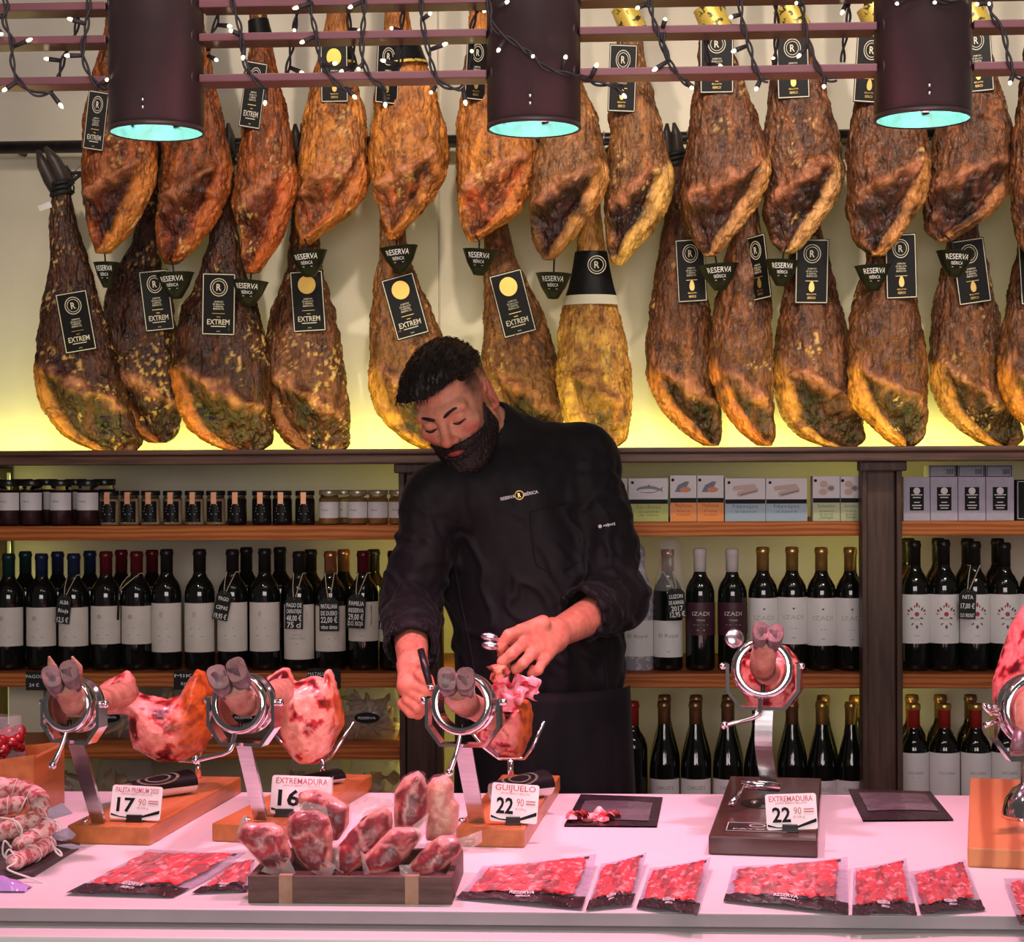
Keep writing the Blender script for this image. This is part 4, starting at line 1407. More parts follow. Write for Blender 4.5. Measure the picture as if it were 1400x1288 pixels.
for px, pt, cc, lb, nm in [(913, 751, 'copper', (849, 899, 'royal'), 'copper-capped wine bottle with low white label and a loose clear bag'),
                           (957, 750, 'white', (824, 869, 'maroon'), 'white-capped wine bottle with maroon label next to the bagged bottle'),
                           (1001, 750, 'white', (824, 869, 'maroon'), 'white-capped wine bottle with maroon label next to the gold caps'),
                           (1043, 748, 'gold', (818, 882, 'izadi'), 'gold-capped wine bottle behind the ring of the dark ham stand'),
                           (1083, 748, 'gold', (817, 881, 'izadi'), 'gold-capped wine bottle, second of four, its white label fully seen'),
                           (1123, 748, 'gold', (818, 883, 'izadi'), 'gold-capped wine bottle, third of four from the maroon labels'),
                           (1162.5, 748, 'gold', (818, 884, 'izadi'), 'gold-capped wine bottle touching the right post, lit yellow')]:
    bottle(px, pt, BYF, zm1, 'bordeaux', cc, lb, nm, gM, r=0.0348)
gR = 'floral label wine bottles beyond the right post'
for px, pt, nm in [(1250, 739, 'black-capped floral-label bottle against the right post'), (1290, 738, 'black-capped floral-label bottle between the post and the chalk tag'),
                   (1332, 740, 'floral-label bottle carrying a dark chalk tag'), (1373, 742, 'floral-label bottle partly behind the raised pink ham'), (1414, 742, 'floral-label bottle beyond the raised pink ham')]:
    bottle(px, pt, BYF, zm2, 'bordeaux', 'black', (813, 880, 'nita'), nm, gR, r=0.0350)
for px, nm in [(1242, 'black-capped second-rank bottle against the right post'), (1283, 'black-capped second-rank bottle behind the untagged floral label'), (1323, 'black-capped second-rank bottle behind the chalk tag'), (1364, 'black-capped second-rank bottle behind the raised ham')]:
    bottle(px, 736, BYB, zm2, 'bordeaux', 'black', None, nm, 'second rank beyond the right post', r=0.0345)
gB = 'burgundy bottles on the low shelf'
zb1 = SH[(1, 'base')]
for px, cc, lb, nm in [(864, 'bright', None, 'red-capped bottle on the low shelf beside the chef\'s apron'), (907, 'bronze', (1066, 1130, 'carlos'), 'sloping-shouldered bottle on the low shelf, first after the red cap'),
                       (950, 'bronze', (1066, 1130, 'carlos'), 'sloping-shouldered bottle on the low shelf, second after the red cap'), (994, 'bronze', (1066, 1130, 'carlos'), 'sloping-shouldered bottle beside the dark ham stand\'s lever'),
                       (1036, 'bronze', (1066, 1130, 'carlos'), 'sloping-shouldered bottle hidden behind the dark stand\'s upright'), (1082, 'bronze', (1066, 1130, 'carlos'), 'sloping-shouldered bottle just past the dark stand\'s upright'),
                       (1123, 'gold', (1068, 1130, 'carlos'), 'sloping-shouldered bottle with gold cap, next to the last by the post'), (1163, 'gold', (1068, 1130, 'carlos'), 'sloping-shouldered gold-capped bottle against the right post')]:
    bottle(px, 955, BYF, zb1, 'burgundy' if cc != 'bright' else 'bordeaux', cc, lb, nm, gB, r=0.0352, h=0.302)
for px, nm in ((908, 'bronze cap peeping over the first sloping bottle after the red cap'), (951, 'bronze cap peeping over the second sloping bottle after the red cap'), (995, 'bronze cap peeping over the bottle by the dark stand\'s lever'), (1082, 'bronze cap peeping over the bottle just past the dark stand\'s upright'), (1125, 'bronze cap peeping over the gold-capped bottle next to last by the post'), (1169, 'bronze cap peeping over the gold-capped bottle against the right post')):
    bottle(px, 951, BYB + 0.01, zb1, 'burgundy', 'bronze', None, nm, 'second rank on the low shelf', r=0.0370, h=0.302)
for px, nm in [(1248, 'red-and-gold capped bottle against the right post'), (1290, 'red-and-gold capped bottle, second from the right post'), (1333, 'red-and-gold capped bottle, third from the right post'), (1375, 'red-and-gold capped bottle behind the pale pine ham board')]:
    b = bottle(px, 962, BYF, SH[(2, 'base')], 'bordeaux', 'bright', (1030, 1090, 'vizcarra'), nm, 'red capped bottles on the low shelf', r=0.0355, h=0.298)
    part('cap_ring', lathe([(0.0157, 0.283), (0.0172, 0.285), (0.0172, 0.296), (0.0158, 0.298)], 20, False, False), CAPS['gold'], b)
for px, nm in ((1246, 'bronze cap behind the red-and-gold capped bottle against the post'), (1285, 'bronze cap behind the second red-and-gold capped bottle from the post'), (1326, 'bronze cap behind the third red-and-gold capped bottle from the post')):
    bottle(px, 951, BYB + 0.01, SH[(2, 'base')], 'bordeaux', 'bronze', None, nm, 'second rank beyond the right post, low shelf', r=0.034, h=0.304)

# paper-wrapped bottle and the loose clear bag
m_wrap = mat('lilac_printed_tissue', (0.36, 0.35, 0.42), 0.6, col2=(0.62, 0.60, 0.66), scale=90, lo=0.5, hi=0.58)
c = W(871, 800, BYF)
wr = thing('wrapped_bottle', 'wine bottle wrapped in lilac printed tissue beside the chef\'s sleeve', 'bottle', (c.x, BYF, zm1))
hh = W(871, 742, BYF).z - zm1
part('tissue', lathe([(0.034, 0), (0.0385, 0.004), (0.039, 0.16), (0.037, 0.185), (0.028, 0.215), (0.020, 0.232), (0.018, 0.255), (0.020, 0.275), (0.017, hh - 0.012), (0.006, hh)], 28), m_wrap, wr)
lb = gridsheet(lambda u, v: (0.0396 * math.sin((u - .5) * 2.6), -0.0396 * math.cos((u - .5) * 2.6), 0.035 + v * 0.085), 16, 1)
lo_ = part('label', lb, m_pwhite, wr)
part('label_print', wrap(join(text('El Royal', 0.009, (0, 0.082), 0, 0.050), box(0.022, .0001, .0008, (0, 0, 0.07))), 0.0401), m_ink, lo_, False)
m_film = film_mat('clear_cellophane', (0.97, 0.97, 0.98), (0.9, 0.9, 0.92), 0.10, 0.16)
c = W(913, 800, BYF)
bagv = lathe([(0.039, 0.19), (0.036, 0.215), (0.028, 0.245), (0.024, 0.275), (0.027, 0.300), (0.019, 0.313), (0.004, 0.317)], 26, False, False)
n_ = fbm(np.array(bagv[0]) * 40, 2) * 0.004
bag = part('bottle_bag', ([(v[0] * (1 + q * 8) + 0.006, v[1] * (1 + q * 8), v[2]) for v, q in zip(bagv[0], n_)], bagv[1]), m_film, None)
bag.location = (c.x, BYF, zm1)
tag(bag, 'loose clear cellophane bag over the neck of the copper-capped bottle', 'bag')

# chalk tags on twine
def chalk(px, py, w, h, tilt, lines, label, Y=BYF - 0.05, yaw=0.0, neck=None):
    c = W(px, py, Y)
    k = mpp(Y)
    root = thing('chalk_tag', label, 'price tag', c, (0, math.radians(tilt), math.radians(yaw)), 'chalk price tags on bottle necks')
    ww, hh = w * k, h * k
    part('board', prism([(-ww / 2, -hh / 2), (ww / 2, -hh / 2), (ww / 2, hh * 0.36), (ww * 0.28, hh / 2), (-ww * 0.28, hh / 2), (-ww / 2, hh * 0.36)], -0.001, 0.001), m_slate, root, False)
    n = len(lines)
    part('chalk_writing', join(*[text(s, hh * 0.13 if not any(q.isdigit() for q in s) else hh * 0.17, (0, hh * (0.24 - 0.62 * i / max(1, n - 1))), -0.0016, ww * 0.84 * min(1, 0.35 + len(s) / 9.0), 0.02) for i, s in enumerate(lines)]), m_white, root, False)
    # loop of twine round the bottle's neck and two ends down to the tag, clear of the shoulder
    bp = min((q for q in BH if abs(q[1] - BYF) < 0.01 and abs(q[4] + q[3] - 1.27) < 0.06), key=lambda q: abs(q[0] - (neck if neck is not None else px)))
    _, by, bx_, bz, bh, br = bp
    nz_ = bz + 0.2445 * bh / 0.30
    inv = Matrix.LocRotScale(root.location, root.rotation_euler, None).inverted()
    top_ = Matrix.LocRotScale(root.location, root.rotation_euler, None) @ Vector((0, -0.0005, hh * 0.43))
    lp = [Vector((bx_ + 0.0172 * math.sin(t), by - 0.0172 * math.cos(t), nz_)) for t in np.linspace(0.7, 2 * math.pi - 0.7, 14)]
    kn = [top_ + Vector((sx * 0.0015, 0, 0)) for sx in (1, -1)]
    sm = []
    for e, k_ in ((lp[0], kn[0]), (lp[-1], kn[1])):
        mid_ = e + (k_ - e) * 0.5
        rad = Vector((mid_.x - bx_, mid_.y - by, 0))
        mid_ += rad.normalized() * 0.004
        sm.append(mid_)
    P_ = smooth_path([kn[0], sm[0], lp[0]], 4)[:-1] + lp + smooth_path([lp[-1], sm[1], kn[1]], 4)[1:]
    part('twine', tube([inv @ p for p in P_], 0.0012, 5), m_string, root)


chalk(87, 833, 19, 40, 6, ['ALBA', 'Rioja', '12,5 €'], 'small green-black chalk tag on the navy-capped bottle', neck=101)
chalk(162, 826, 4, 44, 4, ['17 €'], 'chalk tag turned edge-on at a red-capped bottle', yaw=70, neck=187)
chalk(304, 828, 21, 40, 12, ['PAGO', 'CEPAS', '19,95 €'], 'small tilted chalk tag on a black-capped bottle', neck=318)
chalk(402, 838, 25, 44, 1, ['PAGO DE', 'CARRAOVEJAS', '48,00 €', '75 cl'], 'chalk tag before the picture-label bottle', neck=409)
chalk(450, 840, 27, 46, 0, ['MATALLANA', 'DE DUERO', '22,00 €', 'vino tinto'], 'chalk tag covering the copper-capped bottle\'s label', neck=452)
chalk(487, 836, 25, 46, 3, ['FAMILIA', 'RESERVA', '29,00 €', 'D.O. RIOJA'], 'chalk tag with the large 29 on the landscape-label bottle', neck=497)
chalk(527, 838, 14, 46, 8, ['75 cl', '16 €'], 'chalk tag tucked against the chef\'s sleeve', neck=531)
chalk(925, 825, 24, 40, -5, ['LUZON', 'DE ALMANSA', '2017', '12,95 €'], 'chalk tag on the bottle with the clear bag', neck=913)
chalk(1323, 826, 22, 40, 2, ['NITA', '17,00 €', 'D.O. PRIORAT'], 'chalk tag on the floral-label bottle', neck=1332)

# chalk strips on the shelf edge
for px, py, w, h, ln, nm in [(49, 931, 28, 26, ['PAGOS', '24 €'], 'beside the left end post'), (268, 930, 62, 26, ['MIKE V.', 'RIOJA 4 €'], 'below the black-capped bottles'), (443, 928, 46, 28, ['MATALLANA'], 'below the copper-capped bottle')]:
    c = W(px, py, SFY - 0.004)
    k = mpp(SFY)
    r_ = thing('shelf_sign', 'black chalk sign on the shelf edge ' + nm, 'sign', c)
    part('board', box(w * k, 0.003, h * k, (0, 0, 0), 0.0006), m_slate, r_, False)
    part('chalk_writing', join(*[text(s, 0.008, (-w * k * 0.08, h * k * (0.24 - 0.45 * i)), -0.0022, w * k * (0.8 - 0.3 * i)) for i, s in enumerate(ln)]), m_white, r_, False)

# ------------------------------------------------------------------ jars
m_jar = mat('clear_jar_glass', (1, 1, 1), 0.03, trans=1.0, ior=1.3)
m_lid = mat('black_jar_lid', (0.015, 0.014, 0.015), 0.28)
m_goldlid = mat('pale_jar_lid', (0.45, 0.40, 0.30), 0.3, metal=0.5)
m_olive = mat('dark_olives', (0.030, 0.012, 0.016), 0.35, col2=(0.07, 0.03, 0.03), scale=60)
m_foie = mat('beige_pate', (0.66, 0.50, 0.32), 0.5, col2=(0.58, 0.42, 0.25), scale=30)
m_jam = mat('black_preserve', (0.030, 0.018, 0.014), 0.4)
m_tan = mat('amber_preserve', (0.46, 0.24, 0.10), 0.4, col2=(0.34, 0.16, 0.06), scale=40)
m_copper = mat('copper_strip', (0.80, 0.40, 0.22), 0.35, metal=0.5)


def jar(px, pytop, Y, z, wpx, kind, label, group):
    c = W(px, 700, Y)
    k = mpp(Y)
    r = wpx / 2 * k
    h = W(px, pytop, Y).z - z
    root = thing('glass_jar', label, 'jar', (c.x, Y, z), group=group)
    neck = r * 0.86
    part('contents', lathe([(r * 0.80, 0.003), (r * 0.93, 0.006), (r * 0.93, h * 0.70), (neck * 0.9, h * 0.76)], 24), {'olive': m_olive, 'foie': m_foie, 'jam': m_jam, 'white': m_tan}[kind], root)
    part('jar_glass', lathe([(r * 0.85, 0), (r, 0.005), (r, h * 0.74), (neck, h * 0.82), (neck, h * 0.90)], 28, True, False), m_jar, root)
    part('lid', lathe([(r * 0.96, h * 0.86), (r * 0.99, h * 0.88), (r * 0.99, h * 0.97), (r * 0.94, h), (r * 0.2, h)], 28), m_goldlid if kind == 'white' else m_lid, root)
    if kind in ('olive', 'white'):
        z0, z1 = (h * 0.34, h * 0.72) if kind == 'olive' else (h * 0.20, h * 0.66)
        lab = gridsheet(lambda u, v: ((r + .0008) * math.sin((u - .5) * 2.5), -(r + .0008) * math.cos((u - .5) * 2.5), z0 + v * (z1 - z0)), 14, 1)
        lo = part('label', lab, m_pwhite, root)
        zz = z0 + (z1 - z0) * 0.5
        part('label_print', wrap(join(box(r * 1.3, .0001, .0018, (0, 0, z1 - (z1 - z0) * .18)), text('Olives' if kind == 'olive' else 'Fuet', 0.004, (-r * 0.3, zz), 0, r * 0.7, 0.02), box(r * 0.9, .0001, .001, (-r * .2, 0, z0 + (z1 - z0) * .25))), r + 0.0013), m_ink, lo, False)
    else:
        z0, z1 = h * 0.10, h * 0.70
        lab = gridsheet(lambda u, v: ((r + .0008) * math.sin((u - .5) * 1.7), -(r + .0008) * math.cos((u - .5) * 1.7), z0 + v * (z1 - z0)), 12, 1)
        lo = part('label', lab, m_tag, root)
        part('label_print', wrap(join(*[box(r * w_, .0001, .0016, (0, 0, z0 + (z1 - z0) * q)) for w_, q in ((.7, .82), (.9, .66), (1.0, .52), (.6, .38), (1.2, .1))]), r + 0.0013), m_cream, lo, False)
        part('seal_strip', gridsheet(lambda u, v: ((u - .5) * r * 0.55, -(r + .0016), h * 0.62 + v * h * 0.34), 1, 2), m_copper, root, False, label='copper paper strip over the lid')
    return root


zu = SH[(0, 'up')]
JY = 4.36
for px, nm in [(13, 'tall olive jar with white label next to the left end post'), (44, 'tall olive jar with white label, second from the left end post'), (84, 'tall olive jar with white label, third from the left end post'), (121, 'tall olive jar with white label beside the small beige jars')]:
    jar(px, 656, JY, zu, 31, 'olive', nm, 'tall olive jars')
for px, nm in ((30, 'second-rank tall olive jar peeping between the first two white labels'), (64, 'second-rank tall olive jar peeping between the second and third white labels'), (104, 'second-rank tall olive jar peeping between the third and fourth white labels'), (143, 'second-rank tall olive jar behind the first small beige jar')):
    jar(px, 655, JY + 0.075, zu, 31, 'olive', nm, 'tall olive jars in the second rank')
for i, px in enumerate((150, 177.5, 206, 236, 266, 295)):
    jar(px, 671, JY, zu, 27, 'foie', ['small beige jar with copper strip touching the tall olive jars', 'second small beige jar from the tall olive jars', 'third small beige jar from the tall olive jars', 'small beige jar, third before the dark preserves', 'small beige jar, second before the dark preserves', 'small beige jar next to the dark preserves'][i], 'small beige jars with copper strips')
for i, px in enumerate((324, 358, 386, 417)):
    jar(px, 671, JY, zu, 27, 'jam', ['dark preserve jar with copper strip next to the beige jars', 'dark preserve jar set apart by a gap from the first', 'dark preserve jar, third from the beige jars', 'dark preserve jar beside the white-labelled amber jar'][i], 'dark preserve jars with copper strips')
for px, yy, nm in [(450, JY, 'amber jar with white label beside the dark preserves'), (470, JY + .07, 'amber jar with white label in the second rank'), (489, JY, 'amber jar with white label, middle one of the front three'), (517, JY, 'amber jar with white label nearest the chef\'s shoulder'), (545.5, JY, 'amber jar mostly hidden by the chef\'s shoulder')]:
    jar(px, 670, yy, zu, 28, 'white', nm, 'amber jars with white labels')

# ------------------------------------------------------------------ tinned seafood boxes
m_card = mat('white_carton', (0.78, 0.75, 0.76), 0.5)
m_lilac = mat('grey_lilac_carton', (0.40, 0.37, 0.46), 0.55, col2=(0.46, 0.43, 0.52), scale=60)
SEA = {'sard': ((0.42, 0.46, 0.12), 'Sardinas'), 'meji': ((0.80, 0.26, 0.04), 'Mejillones'), 'nava': ((0.32, 0.44, 0.53), 'Navajas'), 'berb': ((0.46, 0.52, 0.30), 'Berberechos')}


def leaf(w, h, n=16, pw=1.0):
    return [(w / 2 * math.cos(2 * math.pi * k / n), h / 2 * math.copysign(abs(math.sin(2 * math.pi * k / n)) ** pw, math.sin(2 * math.pi * k / n))) for k in range(n)]


def carton(x0, x1, pt, pb, Y, z, kind, label):
    a, b = W(x0 + 0.4, pb, Y), W(x1 - 0.4, pb, Y)
    w = b.x - a.x
    h = W(x0, pt, Y).z - z
    d = 0.05
    root = thing('seafood_carton', label, 'carton', ((a.x + b.x) / 2, Y, z), group='seafood cartons')
    col, nm = SEA[kind]
    part('carton_body', box(w, d, h, (0, d / 2, h / 2), 0.0008), m_card, root, False)
    mm = mat('carton_' + {'sard': 'olive', 'meji': 'orange', 'nava': 'pale_blue', 'berb': 'pale_green'}[kind], col, 0.5)
    part('colour_panel', box(w * 0.985, 0.0008, h * 0.41, (0, -0.0005, h * 0.21)), mm, root, False)
    part('black_band', box(w * 0.985, 0.0008, h * 0.10, (0, -0.0007, h * 0.46)), m_black, root, False)
    n2 = {'sard': ['en aceite', 'de oliva'], 'meji': ['fritos', 'en escabeche'], 'nava': ['al natural'], 'berb': ['al natural', 'de las rias', 'Gallegas']}[kind]
    ink = mat('carton_ink_' + kind, tuple(c_ * 0.35 for c_ in col), 0.5)
    part('lettering', join(text(nm, h * 0.085, (0, h * 0.34), -0.0014, w * 0.62), *[text(s, h * 0.055, (0, h * (0.23 - 0.075 * i)), -0.0014, w * 0.5) for i, s in enumerate(n2)]), ink, root, False)
    part('brand_dot', disc(h * 0.035, -0.0010, -0.0001, 14, (-w * 0.40, h * 0.90)), m_black, root, False)
    zc = h * 0.74
    grey = mat('fish_grey', (0.16, 0.16, 0.19), 0.4)
    pale = mat('shell_pale', (0.62, 0.46, 0.38), 0.5)
    blue = mat('mussel_blue', (0.035, 0.04, 0.10), 0.35)
    orange = mat('mussel_orange', (0.70, 0.26, 0.12), 0.5)
    if kind == 'sard':
        f = prism([(p[0], p[1] + zc) for p in leaf(w * 0.60, h * 0.17, 20, 1.2)], -0.0010, -0.0001)
        tl = prism([(w * 0.27, zc), (w * 0.37, zc + h * 0.07), (w * 0.345, zc), (w * 0.37, zc - h * 0.07)], -0.0010, -0.0001)
        fin = prism([(-w * 0.04, zc + h * 0.07), (w * 0.06, zc + h * 0.07), (w * 0.02, zc + h * 0.12)], -0.0010, -0.0001)
        pic = part('picture', join(f, tl, fin), grey, root, False)
        part('picture_detail', prism([(p[0] - w * 0.02, p[1] + zc - h * 0.025) for p in leaf(w * 0.50, h * 0.08, 18, 1.2)], -0.0014, -0.0005), m_card, pic, False)
    elif kind == 'meji':
        pts = [(-w * .33, -h * .10), (-w * .20, h * .05), (w * .08, h * .13), (w * .22, h * .12), (w * .14, h * .02), (-w * .08, -h * .10)]
        pic = part('picture', prism([(x, zc + zz) for x, zz in pts], -0.0010, -0.0001), blue, root, False)
        part('picture_detail', join(prism([(p[0] + w * 0.08, p[1] * 1.0 + zc - h * 0.05) for p in leaf(w * 0.42, h * 0.12)], -0.0014, -0.0005)), orange, pic, False)
    elif kind == 'nava':
        pic = part('picture', join(xf(prism(rrect(w * 0.58, h * 0.11, h * 0.05), -0.0010, -0.0001), T(-w * 0.02, 0, zc + h * 0.05) @ RY(math.radians(-6))),
                                   xf(prism(rrect(w * 0.54, h * 0.13, h * 0.06), -0.0014, -0.0001), T(w * 0.06, 0, zc - h * 0.06) @ RY(math.radians(-14)))), pale, root, False)
        part('picture_detail', xf(prism(rrect(w * 0.44, h * 0.035, h * 0.015), -0.0018, -0.0005), T(w * 0.08, 0, zc - h * 0.08) @ RY(math.radians(-14))), grey, pic, False)
    else:
        pic = part('picture', join(*[disc(h * 0.09, -0.0010 - 0.0003 * i, -0.0001, 16, (x, zc + zz), 0.85) for i, (x, zz) in enumerate(((-w * .10, h * .08), (w * .16, -h * 0.01), (-w * .12, -h * .09)))]), pale, root, False)
        part('picture_detail', disc(h * 0.06, -0.0022, -0.0005, 14, (w * 0.17, zc - h * 0.01), 0.8), grey, pic, False)


z1 = SH[(1, 'up')]
for x0, x1, pt, kd, nm in [(826, 858, 654, 'sard', 'olive sardine carton hidden behind the chef\'s shoulder'), (859, 914, 654, 'sard', 'olive and white sardine carton beside the chef\'s sleeve'), (916, 953, 650, 'meji', 'orange mussel carton next to the sardine carton'), (953, 990, 650, 'meji', 'orange mussel carton next to the blue cartons'),
                           (991, 1047, 654, 'nava', 'pale blue razor clam carton next to the orange cartons'), (1047, 1104, 654, 'nava', 'pale blue razor clam carton next to the green cartons'), (1111, 1149, 651, 'berb', 'pale green cockle carton after the gap'), (1149, 1178, 651, 'berb', 'pale green cockle carton against the right post')]:
    carton(x0, x1, pt, 713, 4.325, z1, kd, nm)
z2 = SH[(2, 'up')]
for i, (x0, x1) in enumerate(((1235, 1272), (1272, 1310), (1310, 1348), (1348, 1387))):
    a, b = W(x0 + 0.4, 713, 4.325), W(x1 - 0.4, 713, 4.325)
    w, h = b.x - a.x, W(x0, 652, 4.325).z - z2
    root = thing('gift_carton', ['grey lilac carton against the right post', 'grey lilac carton, second from the right post', 'grey lilac carton, third from the right post', 'grey lilac carton beside the black carton'][i], 'carton', ((a.x + b.x) / 2, 4.325, z2), group='grey lilac cartons')
    part('carton_body', box(w, 0.07, h, (0, 0.035, h / 2), 0.001), m_lilac, root, False)
    lb = part('label', box(w * 0.53, 0.001, h * 0.53, (0, -0.0005, h * 0.50)), m_black, root, False)
    part('label_print', join(disc(w * 0.13, -0.0016, -0.0009, 16, (0, h * 0.68)), *[box(w * q, 0.0004, h * 0.022, (0, -0.0013, h * zz)) for q, zz in ((.42, .59), (.30, .53), (.22, .42), (.36, .35), (.28, .29))]), m_card, lb, False)
for i, (x0, x1) in enumerate(((1270, 1307), (1310, 1346), (1348, 1384))):
    Y2 = 4.41
    a, b = W(x0, 652, Y2), W(x1, 652, Y2)
    w = b.x - a.x
    h = W(x0, 636, Y2).z - z2
    root = thing('gift_carton', ['taller grey carton with barcode behind the second grey lilac one', 'taller grey carton with barcode behind the third grey lilac one', 'taller grey carton with barcode nearest the black carton'][i], 'carton', ((a.x + b.x) / 2, Y2, z2), group='taller grey cartons')
    part('carton_body', box(w, 0.07, h, (0, 0.035, h / 2), 0.001), m_lilac, root, False)
    fr = part('label', frame(w * 0.94, h * 0.20, 0.0014, -0.0012, -0.0002, (0, h * 0.885)), m_black, root, False)
    part('barcode', join(*[box(0.0008 + 0.0007 * (k % 2), 0.0004, h * 0.10, (w * 0.15 + k * w * 0.045, -0.0006, h * 0.88)) for k in range(6)]), m_black, fr, False)
c = W(1412, 714, 4.33)
root = thing('gift_carton', 'black carton with white ornament at the end of the shelf', 'carton', (c.x, 4.33, z2))
part('carton_body', box(0.078, 0.07, 0.095, (0, 0.035, 0.0475), 0.002), m_black, root, False)
part('ornament', join(ringplate(0.012, 0.010, -0.001, 0, 20, (0.0, 0.03)), ringplate(0.016, 0.0145, -0.001, 0, 20, (0.0, 0.068)), frame(0.07, 0.088, 0.0012, -0.001, 0, (0, 0.0475))), m_card, root, False)

# ------------------------------------------------------------------ snack bags on the low shelves left of the chef
m_stick = mat('toasted_breadstick', (0.40, 0.24, 0.10), 0.7, col2=(0.27, 0.15, 0.06), scale=20, lo=0.3, hi=0.7)
m_chip = mat('potato_crisp', (0.62, 0.44, 0.16), 0.6, col2=(0.48, 0.30, 0.09), scale=20)


def snack_bag(px, z, wpx, h, kind, label, seed, Y=4.40):
    rnd = random.Random(seed)
    c = W(px, 1000, Y)
    w = wpx * mpp(Y)
    root = thing('snack_bag', label, 'snack bag', (c.x, Y, z), group='clear snack bags')
    fillers = []
    n = 46
    for i in range(n):
        x, zz = rnd.uniform(-w * .36, w * .36), rnd.uniform(0.027, h * .76)
        y = rnd.uniform(-0.05, 0.03) * (1 - (abs(x) / (w * .5)) ** 2)
        if kind == 'sticks':
            a = rnd.uniform(0, math.pi)
            d = Vector((math.cos(a), rnd.uniform(-.25, .25), math.sin(a) * 0.7)).normalized() * 0.024
            p = Vector((x, y, zz))
            fillers.append(tube([p - d, p - d * .6, p + d * .6, p + d], [0.002, 0.0062, 0.0062, 0.002], 7))
        else:
            mtx = T(x, y, zz) @ Euler((rnd.uniform(0, 3), rnd.uniform(0, 3), rnd.uniform(0, 3))).to_matrix().to_4x4()
            fillers.append(xf(gridsheet(lambda u, v: ((u - .5) * .04, (u - .5) ** 2 * .03, (v - .5) * .03), 3, 2), mtx))
    st = part('breadsticks' if kind == 'sticks' else 'crisps', join(*fillers), m_stick if kind == 'sticks' else m_chip, root)
    tag(st, kind='stuff')

    def f(u, v):
        a = u * 2 * math.pi
        q = math.sin(math.pi * min(1, v * 1.12)) ** 0.5 if v < 0.89 else 0.0
        return (w * .5 * math.cos(a) * (0.86 + .14 * q) + 0.003 * math.sin(9 * a + 6 * v), 0.066 * math.sin(a) * q + 0.003 * math.sin(7 * a + 11 * v), h * v)
    part('clear_film', gridsheet(f, 28, 14), m_film, root)
    lab = part('label', xf(prism(leaf(0.062, 0.026, 18), -0.0006, 0.0006), T(0, -0.070, h * .45)), m_tag, root, False)
    part('label_print', xf(text('RESERVA', 0.006, (0, 0), -0.0012, 0.042), T(0, -0.070, h * .45)), m_white, lab, False)


for i, (px, wd, nm) in enumerate([(158, 84, 'bag of breadsticks behind the shoulder ham\'s clamp ring'), (258, 84, 'bag of breadsticks between the two first carved hams'), (341, 78, 'bag of breadsticks behind the second clamp ring'), (424, 78, 'bag of breadsticks behind the second carved ham'), (507, 78, 'bag of breadsticks with its dark oval label in view, next to the chef')]):
    snack_bag(px, SH[(0, 'low')], wd, 0.135, 'sticks', nm, i + 5)
for i, (px, wd, nm) in enumerate([(85, 90, 'bag of snacks below the shelf by the wooden box'), (172, 84, 'bag of pale crisps under the first clamp upright'), (430, 84, 'dim bag of crisps under the second carved ham'), (512, 76, 'bag of greenish lit crisps beside the middle post')]):
    snack_bag(px, SH[(0, 'base')], wd, 0.15, 'crisps' if i else 'sticks', nm, i + 25)
c = W(36, 1004, 4.50)
bx = thing('card_box', 'plain cream box lit yellow on the low shelf behind the red pepper jar', 'box', (c.x, 4.50, SH[(0, 'low')]))
part('box_body', box(0.088, 0.06, 0.125, (0, 0.03, 0.0625), 0.0015), mat('cream_carton', (0.70, 0.66, 0.50), 0.6), bx, False)
part('lid_edge', box(0.090, 0.062, 0.004, (0, 0.03, 0.115), 0.0008), mat('cream_carton', (0.70, 0.66, 0.50), 0.6), bx, False)

# ------------------------------------------------------------------ things on the counter
m_board = mat('orange_beech_board', (0.56, 0.20, 0.06), 0.38, col2=(0.40, 0.12, 0.03), scale=4, stretch=(9, 1.0, 9), bump=0.06, coat=0.2)
m_pine = mat('pale_pine_board', (0.62, 0.27, 0.10), 0.4, col2=(0.42, 0.14, 0.045), scale=3, stretch=(3, 0.7, 3), wave=('X', 2.6, 2.2, 0.8), bump=0.06)
m_dbase = mat('dark_lacquered_base', (0.050, 0.022, 0.018), 0.28, col2=(0.085, 0.038, 0.030), scale=5, stretch=(1, 8, 12), coat=0.3)
m_meat = mat('carved_meat', (0.5, 0.1, 0.08), 0.36, attr=True, col2=(0.72, 0.55, 0.52), scale=55, bump=0.8, bscale=75, coat=0.25, coatr=0.15)
m_nail = mat('purple_grey_hoof', (0.095, 0.055, 0.065), 0.3, col2=(0.19, 0.12, 0.13), scale=30, stretch=(3, 3, 0.5), bump=0.15)
m_sole = mat('pale_hoof_sole', (0.42, 0.22, 0.22), 0.45, col2=(0.22, 0.11, 0.12), scale=50)
m_skin_ham = mat('hog_leg_skin', (0.56, 0.29, 0.20), 0.42, col2=(0.30, 0.10, 0.06), scale=22, bump=0.8, bscale=55, lo=0.4, hi=0.7)
m_plblack = mat('black_plastic', (0.014, 0.013, 0.014), 0.32)


def board_frame(FRp, BRp, wpx, z):
    FR, BR = G(*FRp, z), G(*BRp, z)
    d = BR - FR
    ang = -math.atan2(d.x, d.y)
    L = d.length
    w = wpx * mpp(FR.y)
    xa = Vector((math.cos(ang), math.sin(ang), 0))
    o = FR - xa * (w / 2)
    return Vector((o.x, o.y, CT)), ang, w, L


def ring_geo(R, r, dep):
    """clamp ring: axis along y, front lip, groove, rear lip"""
    P = [(r, -dep * .5), (R * 0.93, -dep * .56), (R, -dep * .42), (R, -dep * .22), (R * 0.92, -dep * .16), (R * 0.92, dep * .2), (R * 1.0, dep * .26), (R * 1.0, dep * .46), (R * 0.94, dep * .5), (r, dep * .5), (r, -dep * .5)]
    V, F = lathe(P, 44, False, False)
    return xf((V, F), RX(-math.pi / 2) @ Matrix.Identity(4))


